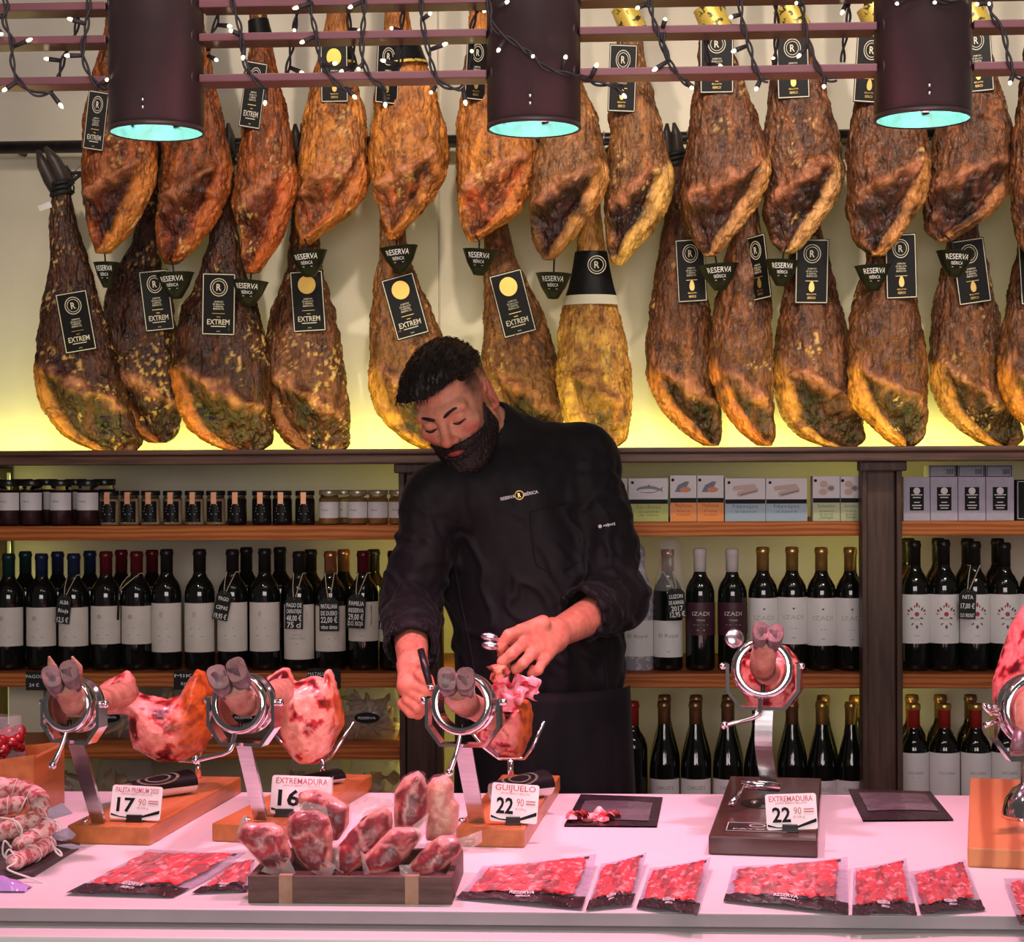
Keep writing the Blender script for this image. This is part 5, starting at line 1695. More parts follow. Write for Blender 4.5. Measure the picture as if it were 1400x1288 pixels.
def ham_stand(label, FRp, BRp, wpx, thick, ring, ringY, Rpx, strap, support, m_b, yaw, knob=False, lever='down'):
    z = CT + thick
    o, ang, w, L = board_frame(FRp, BRp, wpx, z)
    root = thing('ham_stand', label, 'ham stand', o, (0, 0, ang))
    part('board', box(w, L, thick, (0, L / 2, thick / 2), 0.003), m_b, root, False)
    inv = Matrix.LocRotScale(o, Euler((0, 0, ang)), None).inverted()

    def P(px, py, Y): return inv @ W(px, py, Y)
    c = P(*ring, ringY)
    R = Rpx * mpp(ringY)
    yw = math.radians(yaw)
    M0 = T(*c) @ RZ(-yw - ang) @ RX(math.radians(-6))
    part('clamp_ring', xf(ring_geo(R, R * 0.76, 0.046), M0), m_chrome, root)
    # yoke: octagonal bracket round the lower half of the ring
    a, b = R * 1.16, R * 1.42
    path = [(-a, 0, R * .18), (-a, 0, -R * .72), (-a * .62, 0, -b * .92), (a * .62, 0, -b * .92), (a, 0, -R * .72), (a, 0, R * .18)]
    V, F = [], []
    for i, p in enumerate(path):
        q = Vector(p)
        cen = Vector((0, 0, -R * .2))
        n = (q - cen).normalized() * 0.003
        for yy in (-0.013, 0.013):
            for sg in (-1, 1):
                V.append(tuple(q + n * sg + Vector((0, yy, 0))))
    for i in range(len(path) - 1):
        k, j = 4 * i, 4 * i + 4
        F += [(k, k + 1, j + 1, j), (k + 2, j + 2, j + 3, k + 3), (k, j, j + 2, k + 2), (k + 1, k + 3, j + 3, j + 1)]
    F += [(0, 2, 3, 1), (len(V) - 4, len(V) - 3, len(V) - 1, len(V) - 2)]
    yk = part('yoke', xf((V, F), T(*c) @ RZ(-yw - ang)), m_chrome, root, False)
    for sx in (-1, 1):
        part('pivot_screw', xf(lathe([(0.006, 0), (0.006, 0.008), (0.004, 0.011)], 12), T(*c) @ RZ(-yw - ang) @ T(sx * a * 1.02, 0, R * .08) @ RY(sx * math.pi / 2)), m_chrome, yk)
    # lever under the ring
    if lever == 'down':
        lp = [(0, -0.020, -R * .80), (-0.004, -0.026, -R * 1.3), (-0.010, -0.032, -R * 1.75), (-0.016, -0.036, -R * 2.1)]
    else:
        lp = [(-R * .1, -0.020, -R * .78), (-R * .12, -0.030, -R * 1.30), (-R * .3, -0.034, -R * 1.52), (-R * .9, -0.040, -R * 1.68), (-R * 1.3, -0.042, -R * 1.78)]
    part('lever', xf(tube(smooth_path(lp, 5), [0.0036] * 9 + [0.0044] * 7 if lever == 'down' else 0.0042, 8), T(*c) @ RZ(-yw - ang)), m_chrome, root)
    part('lever_tip', xf(lathe([(0.003, -0.006), (0.0062, -0.003), (0.0065, 0.003), (0.003, 0.007)], 12), T(*c) @ RZ(-yw - ang) @ T(*lp[-1])), m_chrome, root)
    part('clamp_screw', xf(tube([(0, -0.012, -R * .9), (0, -0.012, -R * .50)], 0.0040, 8), T(*c) @ RZ(-yw - ang)), m_steel, root)
    # flat strap upright: bottom and top (px, py, Y, half width px)
    pts = [P(px, py, Y) for px, py, Y, hw in strap]
    hws = [hw * mpp(Y) for px, py, Y, hw in strap]
    sm = smooth_path(pts, 8) if len(pts) > 2 else pts
    V, F = [], []
    for i, p in enumerate(sm):
        hw = hws[0] + (hws[-1] - hws[0]) * i / (len(sm) - 1)
        for sx in (-1, 1):
            for sy in (-1, 1):
                V.append((p.x + sx * hw, p.y + sy * 0.004, p.z))
    for i in range(len(sm) - 1):
        k, j = 4 * i, 4 * i + 4
        F += [(k, j, j + 2, k + 2), (k + 1, k + 3, j + 3, j + 1), (k, k + 1, j + 1, j), (k + 2, j + 2, j + 3, k + 3)]
    F += [(0, 2, 3, 1), (len(V) - 4, len(V) - 3, len(V) - 1, len(V) - 2)]
    part('upright', (V, F), m_brush, root, False)
    part('base_bolt', xf(lathe([(0.0075, 0), (0.0075, 0.003), (0.004, 0.006)], 12), T(pts[0].x - 0.026, pts[0].y + 0.004, thick)), m_chrome, root)
    if support:
        (ppx, pY), arms = support
        b0 = P(ppx, 1038, pY)
        part('rear_post', tube([(b0.x, b0.y, thick), (b0.x, b0.y, b0.z)], 0.0058, 10), m_chrome, root)
        part('rear_cradle', tube([P(x, y, pY) for x, y in arms], 0.0034, 8), m_chrome, root)
    if knob:
        kp, kc = P(1015, 884, ringY), P(1004, 873, ringY - 0.01)
        part('knob_stem', tube([kp, kc], 0.004, 8), m_chrome, root)
        dd = (kc - kp).normalized()
        q = Vector((0.35, -1, 0.3)).to_track_quat('Z', 'Y').to_matrix().to_4x4()
        part('knob', xf(lathe([(0.012, -0.004), (0.0165, -0.002), (0.0165, 0.002), (0.012, 0.005), (0.002, 0.006)], 22), T(*kc) @ q), m_brush, root)
    return root, c, R


S1 = ham_stand('orange beech ham stand holding the shoulder ham, its price sign reads 17', (205, 1131), (330, 1062), 120, 0.030, (101, 964), 2.86, 38,
               [(136, 1127, 2.955, 9.5), (105, 1018, 2.87, 11)], ((271, 3.40), [(244, 1040), (262, 1041), (273, 1034), (278, 1018), (296, 1000)]), m_board, 16)
S2 = ham_stand('orange beech ham stand holding the pale carved ham behind the crate', (384, 1129), (509, 1059), 101, 0.030, (333, 962), 2.88, 42,
               [(357, 1121, 2.97, 9.5), (334, 1018, 2.89, 11)], ((441, 3.40), [(372, 1000), (404, 1038), (446, 1039), (453, 1034), (484, 987)]), m_board, 14, lever='side')
S3 = ham_stand('reddish beech ham stand at which the chef works', (717, 1134), (766, 1060), 95, 0.030, (634, 962), 2.93, 43,
               [(653, 1127, 2.975, 11), (634, 1022, 2.93, 12)], ((698, 3.38), [(640, 996), (662, 1022), (682, 1037), (717, 1037), (728, 1022), (744, 986)]), m_board, 8)
S4 = ham_stand('dark lacquered ham stand with a tall curved upright and round knob', (1118, 1147), (1123, 1064), 148, 0.030, (1042, 914), 3.12, 41,
               [(1052, 1092, 3.16, 11), (1050, 1062, 3.15, 12), (1044, 1020, 3.13, 12), (1045, 968, 3.13, 12)], None, m_dbase, 0, knob=True, lever='side')
S5 = ham_stand('pale pine ham stand holding the raised pink ham beside the right post', (1490, 1166), (1462, 1068), 160, 0.030, (1416, 971), 2.95, 50,
               [(1420, 1110, 3.0, 13), (1417, 1030, 2.96, 13)], None, m_pine, -6)
# details of the dark stand: pivot barrel, locking lever and engraved plate
sr = S4[0]
inv4 = Matrix.LocRotScale(sr.location, sr.rotation_euler, None).inverted()
pv = [inv4 @ W(px, py, 3.13) for px, py in ((1013, 1072), (1066, 1076))]
part('pivot_barrel', tube(pv, 0.0085, 14), m_chrome, sr)
part('lock_lever', tube([inv4 @ W(1016, 1074, 3.12), inv4 @ W(1008, 1090, 3.10), inv4 @ W(1000, 1100, 3.08)], [0.004, 0.005, 0.006], 8), m_chrome, sr)
pl = part('name_plate', xf(box(0.10, 0.075, 0.0012, (0, 0, 0), 0.0003), T(-0.012, 0.075, 0.0306)), m_plblack, sr, False)
part('plate_print', xf(join(ringplate(0.013, 0.011, -.0002, .0002, 20, (0, 0.012)), text('FAYO', 0.009, (-0.012, -0.018), 0, 0.05), frame(0.096, 0.071, 0.0012, -.0002, .0002)), T(-0.012, 0.075, 0.0315) @ RX(-math.pi / 2)), m_cream, pl, False)
part('mount_plate', xf(lathe([(0.050, 0), (0.050, 0.0012), (0.048, 0.0018)], 30), T(inv4 @ W(1052, 1095, 3.16) .x if False else (inv4 @ W(1052, 1092, 3.16)).x, (inv4 @ W(1052, 1092, 3.16)).y, 0.030)), m_plblack, sr)
# pedestal foot of the pine stand
sr5 = S5[0]
inv5 = Matrix.LocRotScale(sr5.location, sr5.rotation_euler, None).inverted()
f5 = inv5 @ G(1405, 1118, CT + 0.03)
part('pedestal', xf(lathe([(0.042, 0), (0.042, 0.006), (0.036, 0.030), (0.024, 0.048), (0.011, 0.056), (0.010, 0.10)], 30), T(f5.x, f5.y, 0.030)), m_chrome, sr5)
part('wing_nut', tube([inv5 @ W(1364, 985, 2.93), inv5 @ W(1346, 992, 2.92)], 0.0045, 8), m_chrome, sr5)
part('wing_blade', tube(smooth_path([inv5 @ W(1366, 976, 2.93), inv5 @ W(1352, 972, 2.92), inv5 @ W(1344, 962, 2.92)], 4), [0.006] * 4 + [0.004] * 5, 8), m_chrome, sr5)


def marble(V, seed, fat, red, dark, orange=None, oright=None, px=None, freq=32, bias=0.0):
    """colours of cut meat: fat veined with red and dark muscle; optional rind on one side"""
    V = np.asarray(V, float)
    off = seed * 5.3
    n = fbm(V * np.array([freq, freq, freq * 0.7]) + off, 3) + bias
    n2 = fbm(V * freq * 1.9 + off + 7, 2)
    col = np.ones((len(V), 3)) * np.asarray(fat)
    col = mixc(col, red, sstep(0.02, 0.14, n))
    col = mixc(col, dark, sstep(0.24, 0.40, n))
    col = mixc(col, np.asarray(fat) * (1.1, 0.95, 0.95), sstep(0.30, 0.42, n2) * 0.6)
    if orange is not None:
        t = sstep(oright[0], oright[1], px + 6 * n)
        oc = mixc(np.ones((len(V), 3)) * np.asarray(orange), np.asarray(orange) * (0.5, 0.4, 0.35), sstep(-0.1, 0.5, n2))
        col = col * (1 - t[:, None]) + oc * t[:, None]
    return np.clip(col, 0.004, 0.9)


FAT, RED, DRK, ORA = lin(240, 160, 148), lin(190, 40, 50), lin(92, 16, 28), lin(206, 108, 42)


def carved_ham(label, poly, Y, thick, Rsw, stand, hoof, seed, oright, fat=FAT, bias=0.0, lean=0.0, orange=ORA, extra=None):
    """poly in pixels at depth Y; hoof = (root px,py,Y) list of leg axis points ending in the toes"""
    pw = [W(a, b, Y) for a, b in poly]
    c = sum(pw, Vector()) / len(pw)
    root = thing('carved_ham', label, 'ham', c)
    V, F = pillow([(p.x - c.x, p.z - c.z) for p in pw], thick, Rsw, 0.0042, lambda P: 0.0035 * fbm(P * 34 + seed, 2))
    px = 700 + FPX * (V[:, 0] + c.x) / Y + FPX * math.tan(YAW)
    cols = marble(V, seed, fat, RED, DRK, orange, oright, px, bias=bias)
    V[:, 1] += lean * V[:, 0]
    part('meat', (V, F), m_meat, root, cols=cols)
    # leg through the clamp ring and the hoof
    pts = [W(*q) - c for q in hoof[0]]
    sm = smooth_path(pts, 6)
    rs = np.interp(np.linspace(0, 1, len(sm)), np.linspace(0, 1, len(hoof[1])), hoof[1])
    part('leg', tube(sm, [float(x) for x in rs], 16), m_skin_ham, root)
    d = (pts[-1] - pts[-2]).normalized()
    q = d.to_track_quat('Z', 'Y').to_matrix().to_4x4()
    s = hoof[2]
    MT = T(*pts[-1]) @ q @ RZ(math.radians(hoof[3])) @ Matrix.Scale(s, 4)
    for sx in (-1, 1):
        V, F = [], []
        rings = [(-0.014, 0.0105, 0.014), (0.000, 0.0125, 0.0165), (0.014, 0.0140, 0.0180), (0.026, 0.0150, 0.0165), (0.0275, 0.0135, 0.0150)]
        for zz, ax_, ay_ in rings:
            for k in range(18):
                a = 2 * math.pi * k / 18
                ca, sa = math.cos(a), math.sin(a)
                x = math.copysign(abs(ca) ** 0.7, ca) * ax_
                x = max(x, -0.0125) if sx > 0 else min(x, 0.0125)
                V.append((x + sx * 0.0132, math.copysign(abs(sa) ** 0.75, sa) * ay_, zz + (0.007 * sa if zz > 0.02 else 0) + 0.003 * sx * ca * (zz > 0.02)))
        for i in range(len(rings) - 1):
            for k in range(18):
                F.append((i * 18 + k, i * 18 + (k + 1) % 18, (i + 1) * 18 + (k + 1) % 18, (i + 1) * 18 + k))
        F.append(tuple(range(17, -1, -1)))
        tp_ = [tuple(Vector(v) + Vector((0, 0, 0.0006))) for v in V[-18:]]
        F.append(tuple(range(len(V) - 18, len(V))))
        hf = part('hoof', xf((V, F), MT), m_nail, root)
        cen = Vector((0, 0, 0))
        for v in tp_: cen += Vector(v) / 18
        part('sole', xf((tp_ + [tuple(cen + Vector((0, 0, -0.001)))], [(k, (k + 1) % 18, 18) for k in range(18)]), MT), m_sole, hf)
    if extra: extra(root, c, q, pts)
    return root


def dew(root, c, q, pts):
    g = []
    for sx in (-1, 1):
        g.append(xf(tube([(sx * .014, .014, -.012), (sx * .020, .020, .012), (sx * .018, .022, .040)], [0.009, 0.008, 0.002], 8), T(*pts[-1]) @ q))
    part('dew_claw', join(*g), m_skin_ham, root)


carved_ham('shoulder ham cut to a deep saddle, clamped above the sign reading 17',
           [(140, 936), (160, 924), (177, 915), (186, 927), (189, 945), (198, 949), (228, 957), (244, 952), (256, 930), (266, 917), (276, 921), (288, 950), (288, 996), (275, 1029), (247, 1043), (219, 1042), (186, 1022), (180, 996), (179, 976), (151, 973), (147, 955)],
           3.24, 0.058, 0.055, S1, ([(172, 948, 3.22), (130, 960, 3.0), (101.5, 963, 2.86), (99, 958, 2.826), (88, 934, 2.785)], [0.024, 0.019, 0.018, 0.020, 0.021], 1.0, 20), 1, (226, 262), extra=dew, lean=0.3, bias=0.08)
carved_ham('pale ham with smooth fat and dark red patches, clamped behind the crate',
           [(368, 925), (389, 912), (397, 914), (404, 933), (428, 925), (442, 928), (444, 917), (451, 917), (457, 934), (468, 978), (468, 992), (449, 1031), (433, 1045), (412, 1045), (400, 1034), (384, 1006), (381, 985), (384, 968), (372, 947)],
           3.28, 0.060, 0.055, S2, ([(386, 945, 3.26), (352, 958, 3.02), (334, 962, 2.88), (327, 950, 2.84), (318, 934, 2.81)], [0.026, 0.021, 0.021, 0.025, 0.024], 1.12, 25), 4, (440, 470), fat=lin(246, 178, 158), bias=-0.14, lean=0.3)
carved_ham('half carved ham with an orange side that the chef is slicing',
           [(668, 972), (682, 962), (704, 955), (722, 958), (725, 964), (728, 976), (727, 1004), (713, 1035), (682, 1036), (660, 1016), (651, 1002), (657, 984)],
           3.28, 0.058, 0.050, S3, ([(676, 984, 3.24), (650, 968, 3.05), (636, 962, 2.93), (629, 952, 2.88), (626, 939, 2.85)], [0.022, 0.021, 0.022, 0.025, 0.024], 1.05, 0), 7, (700, 712), bias=-0.02, lean=0.2)
carved_ham('ham seen end-on through the ring of the dark stand',
           [(1012, 900), (1040, 884), (1076, 884), (1094, 905), (1098, 940), (1086, 962), (1055, 972), (1025, 966), (1010, 935)],
           3.28, 0.06, 0.05, S4, ([(1050, 920, 3.24), (1046, 916, 3.18), (1042.5, 911, 3.12), (1044, 897, 3.085), (1048, 876, 3.05)], [0.024, 0.021, 0.022, 0.022, 0.019], 0.92, -10), 11, (1078, 1092), orange=lin(120, 60, 40), bias=0.10)
carved_ham('raised pink ham on the pale pine stand, partly out of view',
           [(1404, 822), (1385, 850), (1370, 892), (1357, 935), (1358, 955), (1372, 982), (1420, 1000), (1480, 985), (1500, 910), (1470, 840), (1430, 812)],
           3.10, 0.065, 0.055, S5, ([(1420, 960, 3.06), (1417, 970, 3.0), (1416, 973, 2.95), (1412, 968, 2.90), (1408, 1010, 2.86)], [0.034, 0.030, 0.030, 0.028, 0.020], 1.0, 0), 14, (1480, 1500), fat=lin(250, 140, 140), bias=-0.06)
# loose slices folded on top of the ham in work
c = W(705, 943, 3.262)
tp = thing('meat_slices', 'fresh folded pink slices lying on top of the ham in work', 'meat', c)
for i in range(5):
    rnd = random.Random(i)
    V, F = gridsheet(lambda u, v: ((u - .5) * .05 + .006 * math.sin(7 * v + i), -0.03 + 0.012 * math.sin(5 * u + i * 2) + .01 * i * .4, (v - .5) * .034 + .006 * math.sin(8 * u + i)), 10, 8)
    m_ = T((i - 2) * 0.009, -0.018 + 0.006 * i, (i % 3) * 0.008 - 0.004) @ RY(rnd.uniform(-.7, .7)) @ RX(rnd.uniform(-.4, .4))
    V, F = xf((V, F), m_)
    part('slice', (V, F), m_meat, tp, cols=marble(V, i + 40, lin(250, 180, 190), lin(236, 70, 96), lin(214, 40, 70), freq=60))

# price signs
m_sign = mat('white_sign_card', (0.84, 0.82, 0.82), 0.35)
m_redink = mat('faded_red_ink', (0.50, 0.14, 0.16), 0.5)


def price_sign(x0, x1, y0, y1, title, big, cents, label, tilt=-14, yaw=0.0, roll=0.0, foot=0.0):
    """card tilted back in a clip whose flat foot stands on the board; foot = sideways offset in card widths"""
    c = G((x0 + x1) / 2, y1, CT + 0.030)
    k = mpp(c.y)
    w, h = (x1 - x0) * k, (y1 - y0) * k / math.cos(math.radians(tilt))
    root = thing('price_sign', label, 'price sign', c, (0, 0, math.radians(yaw)), 'white price signs on the ham stands')
    M = T(0, 0, 0.004) @ RX(math.radians(tilt)) @ RY(math.radians(roll))
    part('card', xf(prism(rrect(w, h, w * 0.05, 3, (0, h / 2)), -0.001, 0.001), M), m_sign, root, False)
    y = -0.0016
    part('lettering', xf(text(big, h * 0.40, (-w * 0.20, h * 0.42), y, w * (0.36 if len(big) > 1 else .18), 0.025), M), m_black, root, False)
    part('title', xf(join(text(title, h * 0.15, (0, h * 0.86), y, w * 0.86, 0.01), text(cents, h * 0.20, (w * 0.12, h * 0.52), y, w * 0.15), text('JAMON IBERICO BELLOTA', h * 0.05, (0, h * 0.73), y, w * 0.62),
                          *[box(w * 0.20, 0.0003, h * 0.030, (w * 0.34, y, h * q)) for q in (0.56, 0.49)], text('€/100 g', h * 0.06, (w * 0.14, h * 0.34), y, w * 0.22)), M), m_redink, root, False)
    sw = [(-w * .48, h * .16), (-w * .30, h * .08), (w * .02, h * .06), (w * .48, h * .30), (w * .48, h * .20), (w * .05, 0.001), (-w * .30, 0.003), (-w * .48, h * .10)]
    part('swoosh', xf(prism(sw, -0.0016, -0.0012), M), m_black, root, False)
    part('clip', box(w * 0.30, 0.012, h * 0.16, (w * foot, 0.001, 0.0035 + h * 0.08), 0.001), m_plblack, root, False)
    part('foot', box(w * 0.34, 0.034, 0.004, (w * foot, 0.012, 0.002), 0.001), m_plblack, root, False)


price_sign(148, 220, 1079, 1124, 'PALETA PREMIUM 2020', '17', '90', 'white price sign reading PALETA PREMIUM 2020 and 17', roll=2, yaw=-4)
price_sign(368, 452, 1066, 1117, 'EXTREMADURA', '16', '90', 'white price sign reading EXTREMADURA and 16, half behind wrapped meat', roll=2, foot=-0.25)
price_sign(669, 734, 1077, 1128, 'GUIJUELO', '22', '90', 'white price sign reading GUIJUELO and 22', roll=4)
price_sign(1049, 1118, 1091, 1138, 'EXTREMADURA', '22', '90', 'white price sign reading EXTREMADURA and 22 on the dark stand', roll=-2, foot=-0.05)

# paper cuffs and ribbons lying on the boards
m_cuffw = mat('white_card_paper', (0.80, 0.74, 0.76), 0.45)


def cuff(a, b, ry, rz, label, emblem=True):
    """rolled paper ham label: black outside, white underside and ends, lying from a to b"""
    a, b = Vector(a), Vector(b)
    d = b - a
    L = d.length
    ang = math.atan2(d.y, d.x)
    root = thing('paper_cuff', label, 'label', a, (0, 0, ang))

    def half(a0, a1, gr=0.0):
        def f(u, v):
            an = math.radians(a0 + (a1 - a0) * v)
            t = 0.62 + 0.38 * u
            return (u * L, math.cos(an) * (ry + gr) * t, rz + math.sin(an) * (rz + gr) * (t if math.sin(an) > 0 else 1))
        return f
    top = half(38, 190)
    part('band_outside', gridsheet(top, 12, 16), m_tag, root)
    part('white_side', gridsheet(half(190, 398, -0.0004), 12, 16), m_cuffw, root)
    part('white_end', gridsheet(lambda u, v: (L, math.cos(2 * math.pi * v) * ry * u, rz + math.sin(2 * math.pi * v) * rz * u), 3, 24), m_cuffw, root)
    if emblem:
        tp = half(38, 190, 0.0012)
        for ro, ri in ((0.34, 0.29), (0.21, 0.17)):
            V, F = ringplate(ro, ri, 0, 0.0001, 26)
            V = [tp(0.42 + x, 0.52 + zz * 0.9) for x, y, zz in V]
            part('emblem', (V, F), m_cream, root)


z0 = CT + 0.030
cuff(G(176, 1096, z0), G(258, 1084, z0), 0.030, 0.021, 'black and white paper ham label folded on the first beech board')
cuff(G(396, 1080, z0), G(462, 1070, z0), 0.024, 0.013, 'black paper ham label under the pale carved ham', False)
cuff(G(676, 1098, z0), G(744, 1088, z0), 0.030, 0.023, 'black and white paper label rolled behind the GUIJUELO sign')
# ------------------------------------------------------------------ crate of vacuum-packed ham pieces
m_crate = mat('dark_weathered_crate', (0.075, 0.036, 0.030), 0.5, col2=(0.14, 0.075, 0.06), scale=5, stretch=(2, 6, 16), bump=0.25)
m_strap = mat('kraft_paper_strap', (0.42, 0.26, 0.17), 0.6, col2=(0.30, 0.17, 0.11), scale=25)
fl, fr = G(339, 1235, CT), G(619, 1235, CT)
bk = G(652, 1160, CT + 0.038)
cw, chh, cd = fr.x - fl.x, 0.038, bk.y - fl.y
cr = thing('wooden_crate', 'dark wooden crate with two pale straps full of vacuum packed ham', 'crate', (fl.x, fl.y, CT))
part('front_board', box(cw, 0.010, chh, (cw / 2, 0.005, chh / 2), 0.001), m_crate, cr, False)
part('back_board', box(cw, 0.010, chh, (cw / 2, cd - 0.005, chh / 2), 0.001), m_crate, cr, False)
for sx in (0.005, cw - 0.005):
    part('side_board', box(0.010, cd - 0.021, chh, (sx, cd / 2, chh / 2), 0.001), m_crate, cr, False)
part('bottom_board', box(cw - 0.02, cd - 0.021, 0.006, (cw / 2, cd / 2, 0.003), 0.001), m_crate, cr, False)
for px in (391, 564):
    xx = G(px, 1235, CT).x - fl.x
    part('strap', box(0.019, 0.0015, chh + 0.001, (xx, -0.0008, chh / 2), 0.0004), m_strap, cr, False)
    part('strap', box(0.019, 0.012, 0.0015, (xx, 0.005, chh + 0.0008), 0.0004), m_strap, cr, False)

m_vac = film_mat('vacuum_film', (0.99, 0.96, 0.96), (0.55, 0.36, 0.38), 0.05, 0.10)
m_flap = film_mat('film_flap_plastic', (0.98, 0.92, 0.93), (0.85, 0.66, 0.68), 0.10, 0.42)


def c6(pts): return [(310 + x / 3.889, 1040 + y / 3.89) for x, y in pts]


def vac_pack(label, pts, Y, lean, seed, flaps, tone=0.0, thick=0.019):
    pp = c6(pts)
    pw = [W(a, b, Y) for a, b in pp]
    c = sum(pw, Vector()) / len(pw)
    root = thing('vacuum_pack', label, 'meat pack', c, group='vacuum packed ham pieces in the crate')
    poly = np.array([(p.x - c.x, p.z - c.z) for p in pw]) * 1.08
    poly[:, 1] -= min(0.0, poly[:, 1].min() + c.z - (CT + 0.008))
    V, F = pillow(poly * 0.92, thick, 0.017, 0.0034, lambda P: 0.0022 * fbm(P * 60 + seed, 2))
    d = poly_sdf(V[:, [0, 2]], poly * 0.92)
    n = fbm(V * 45 + seed * 3.1, 3)
    n2 = fbm(V * np.array([30, 30, 30]) + seed, 2)
    ax = np.array([math.cos(seed), math.sin(seed)])
    streak = np.abs((V[:, [0, 2]] @ ax) + 0.010 * n2)
    cols = np.ones((len(V), 3)) * np.asarray(lin(150 - tone * 40, 22, 40))
    cols = mixc(cols, lin(206, 44, 62), sstep(-0.1, 0.4, n))
    cols = mixc(cols, lin(92, 14, 26), sstep(0.15, 0.5, n2) * (0.8 + tone))
    cols = mixc(cols, lin(244, 176, 160) if tone > -1 else lin(246, 190, 168), sstep(-0.0075, -0.0015, d + 0.008 * n + (0.02 if tone < -1 else 0)))
    cols = mixc(cols, lin(240, 160, 160), (1 - sstep(0.0012, 0.0035, streak)) * 0.9)
    sh = lambda P: np.stack([P[:, 0], P[:, 1] + lean * (P[:, 2] - poly[:, 1].min()), P[:, 2]], -1)
    part('meat', (sh(V), F), m_meat, root, cols=np.clip(cols, 0, .9))
    Vf, Ff = pillow(poly, thick + 0.003, 0.015, 0.005, lambda P: 0.0042 * fbm(P * 75 + seed + 5, 2))
    part('film', (sh(Vf), Ff), m_vac, root)
    for fp in flaps:
        q = [W(a, b, Y - 0.012) - c for a, b in c6(fp)]
        n_ = len(q)
        cen = sum(q, Vector()) / n_
        ring2 = [cen + (p - cen) * 0.5 + Vector((0, 0.006 * math.sin(3 * i + seed), 0)) for i, p in enumerate(q)]
        VV = np.array([tuple(p + Vector((0, 0.005 * math.sin(2 * i), 0))) for i, p in enumerate(q)] + [tuple(p) for p in ring2] + [tuple(cen + Vector((0, -.004, 0)))])
        FF = [(i, (i + 1) % n_, n_ + (i + 1) % n_, n_ + i) for i in range(n_)] + [(n_ + i, n_ + (i + 1) % n_, 2 * n_) for i in range(n_)]
        part('film_flap', (sh(VV), FF), m_flap, root)


vac_pack('dark red wrapped ham piece lying behind the crate\'s others', [(370, 180), (460, 160), (560, 200), (650, 250), (650, 340), (590, 430), (500, 420), (400, 330)], 2.70, 0.2, 3, [[(470, 170), (555, 95), (560, 180), (520, 220)]], 0.6)
vac_pack('tall wrapped ham piece standing up with a shining white top', [(888, 170), (940, 95), (1010, 66), (1045, 90), (1070, 170), (1062, 310), (1010, 370), (900, 370), (886, 280)], 2.682, 0.15, 6, [[(960, 100), (1010, 62), (1040, 80), (1060, 150), (930, 150)]])
vac_pack('wrapped pale fatty ham piece standing at the crate\'s back corner', [(1058, 150), (1090, 100), (1160, 82), (1200, 120), (1202, 210), (1232, 230), (1222, 390), (1140, 430), (1055, 430)], 2.728, 0.1, 9, [], -1.2)
vac_pack('wrapped ham piece leaning across the middle, dark red with a pale streak', [(580, 470), (640, 400), (700, 340), (760, 290), (830, 262), (870, 290), (872, 370), (800, 480), (720, 560), (640, 612), (585, 600)], 2.652, 0.25, 10.2, [[(640, 280), (720, 210), (860, 220), (890, 260), (830, 270), (700, 320)], [(575, 450), (640, 500), (620, 600), (540, 560), (520, 500)]])
vac_pack('wrapped ham piece at the crate\'s near corner beside the sliced packs', [(42, 420), (70, 350), (120, 340), (230, 338), (285, 365), (325, 450), (345, 520), (310, 580), (205, 572), (105, 466)], 2.582, 0.2, 2.1, [[(45, 400), (60, 320), (95, 290), (112, 345), (80, 380)], [(180, 590), (240, 500), (330, 520), (370, 600), (280, 620)]])
vac_pack('bright red wrapped ham piece propped upright between two others', [(310, 320), (360, 285), (450, 275), (530, 310), (560, 400), (555, 490), (548, 590), (450, 590), (370, 520), (325, 430)], 2.622, 0.25, 1.2, [[(320, 270), (400, 235), (520, 260), (530, 310), (420, 300)], [(450, 590), (480, 500), (580, 560), (545, 650), (490, 620)]])
vac_pack('wrapped ham piece with strong white glare along its film', [(722, 520), (800, 440), (870, 375), (960, 365), (1010, 372), (1030, 420), (960, 510), (900, 565), (840, 604), (740, 604)], 2.59, 0.3, 4.4, [[(705, 490), (750, 520), (760, 600), (730, 608)], [(980, 360), (1065, 298), (1050, 400), (1000, 470)]])
vac_pack('flat wrapped ham piece hanging over the crate\'s far end', [(960, 560), (1040, 480), (1120, 415), (1190, 410), (1255, 440), (1240, 500), (1150, 580), (1070, 612), (980, 606)], 2.585, 0.3, 5.6, [[(912, 560), (1000, 560), (1030, 610), (935, 655)], [(1220, 430), (1350, 388), (1355, 440), (1260, 500)]])

# ------------------------------------------------------------------ packs of sliced ham
m_lav = film_mat('lavender_pouch_film', (0.93, 0.90, 0.97), (0.52, 0.48, 0.60), 0.18, 0.72)
m_clear = film_mat('clear_pouch_film', (0.99, 0.97, 0.97), (0.9, 0.85, 0.88), 0.06, 0.10)
m_pblk = mat('black_pouch_band', (0.022, 0.016, 0.020), 0.24, col2=(0.045, 0.03, 0.036), scale=30, bump=0.5, bscale=40)
m_slice = mat('sliced_ham', (0.60, 0.010, 0.028), 0.30, col2=(0.88, 0.42, 0.42), scale=55, stretch=(1.6, 1, 1), lo=0.53, hi=0.64, bump=0.2, coat=0.2)
m_slice2 = mat('sliced_dark_ham', (0.30, 0.008, 0.016), 0.30, col2=(0.80, 0.24, 0.26), scale=55, stretch=(1.6, 1, 1), lo=0.54, hi=0.68, bump=0.2, coat=0.2)


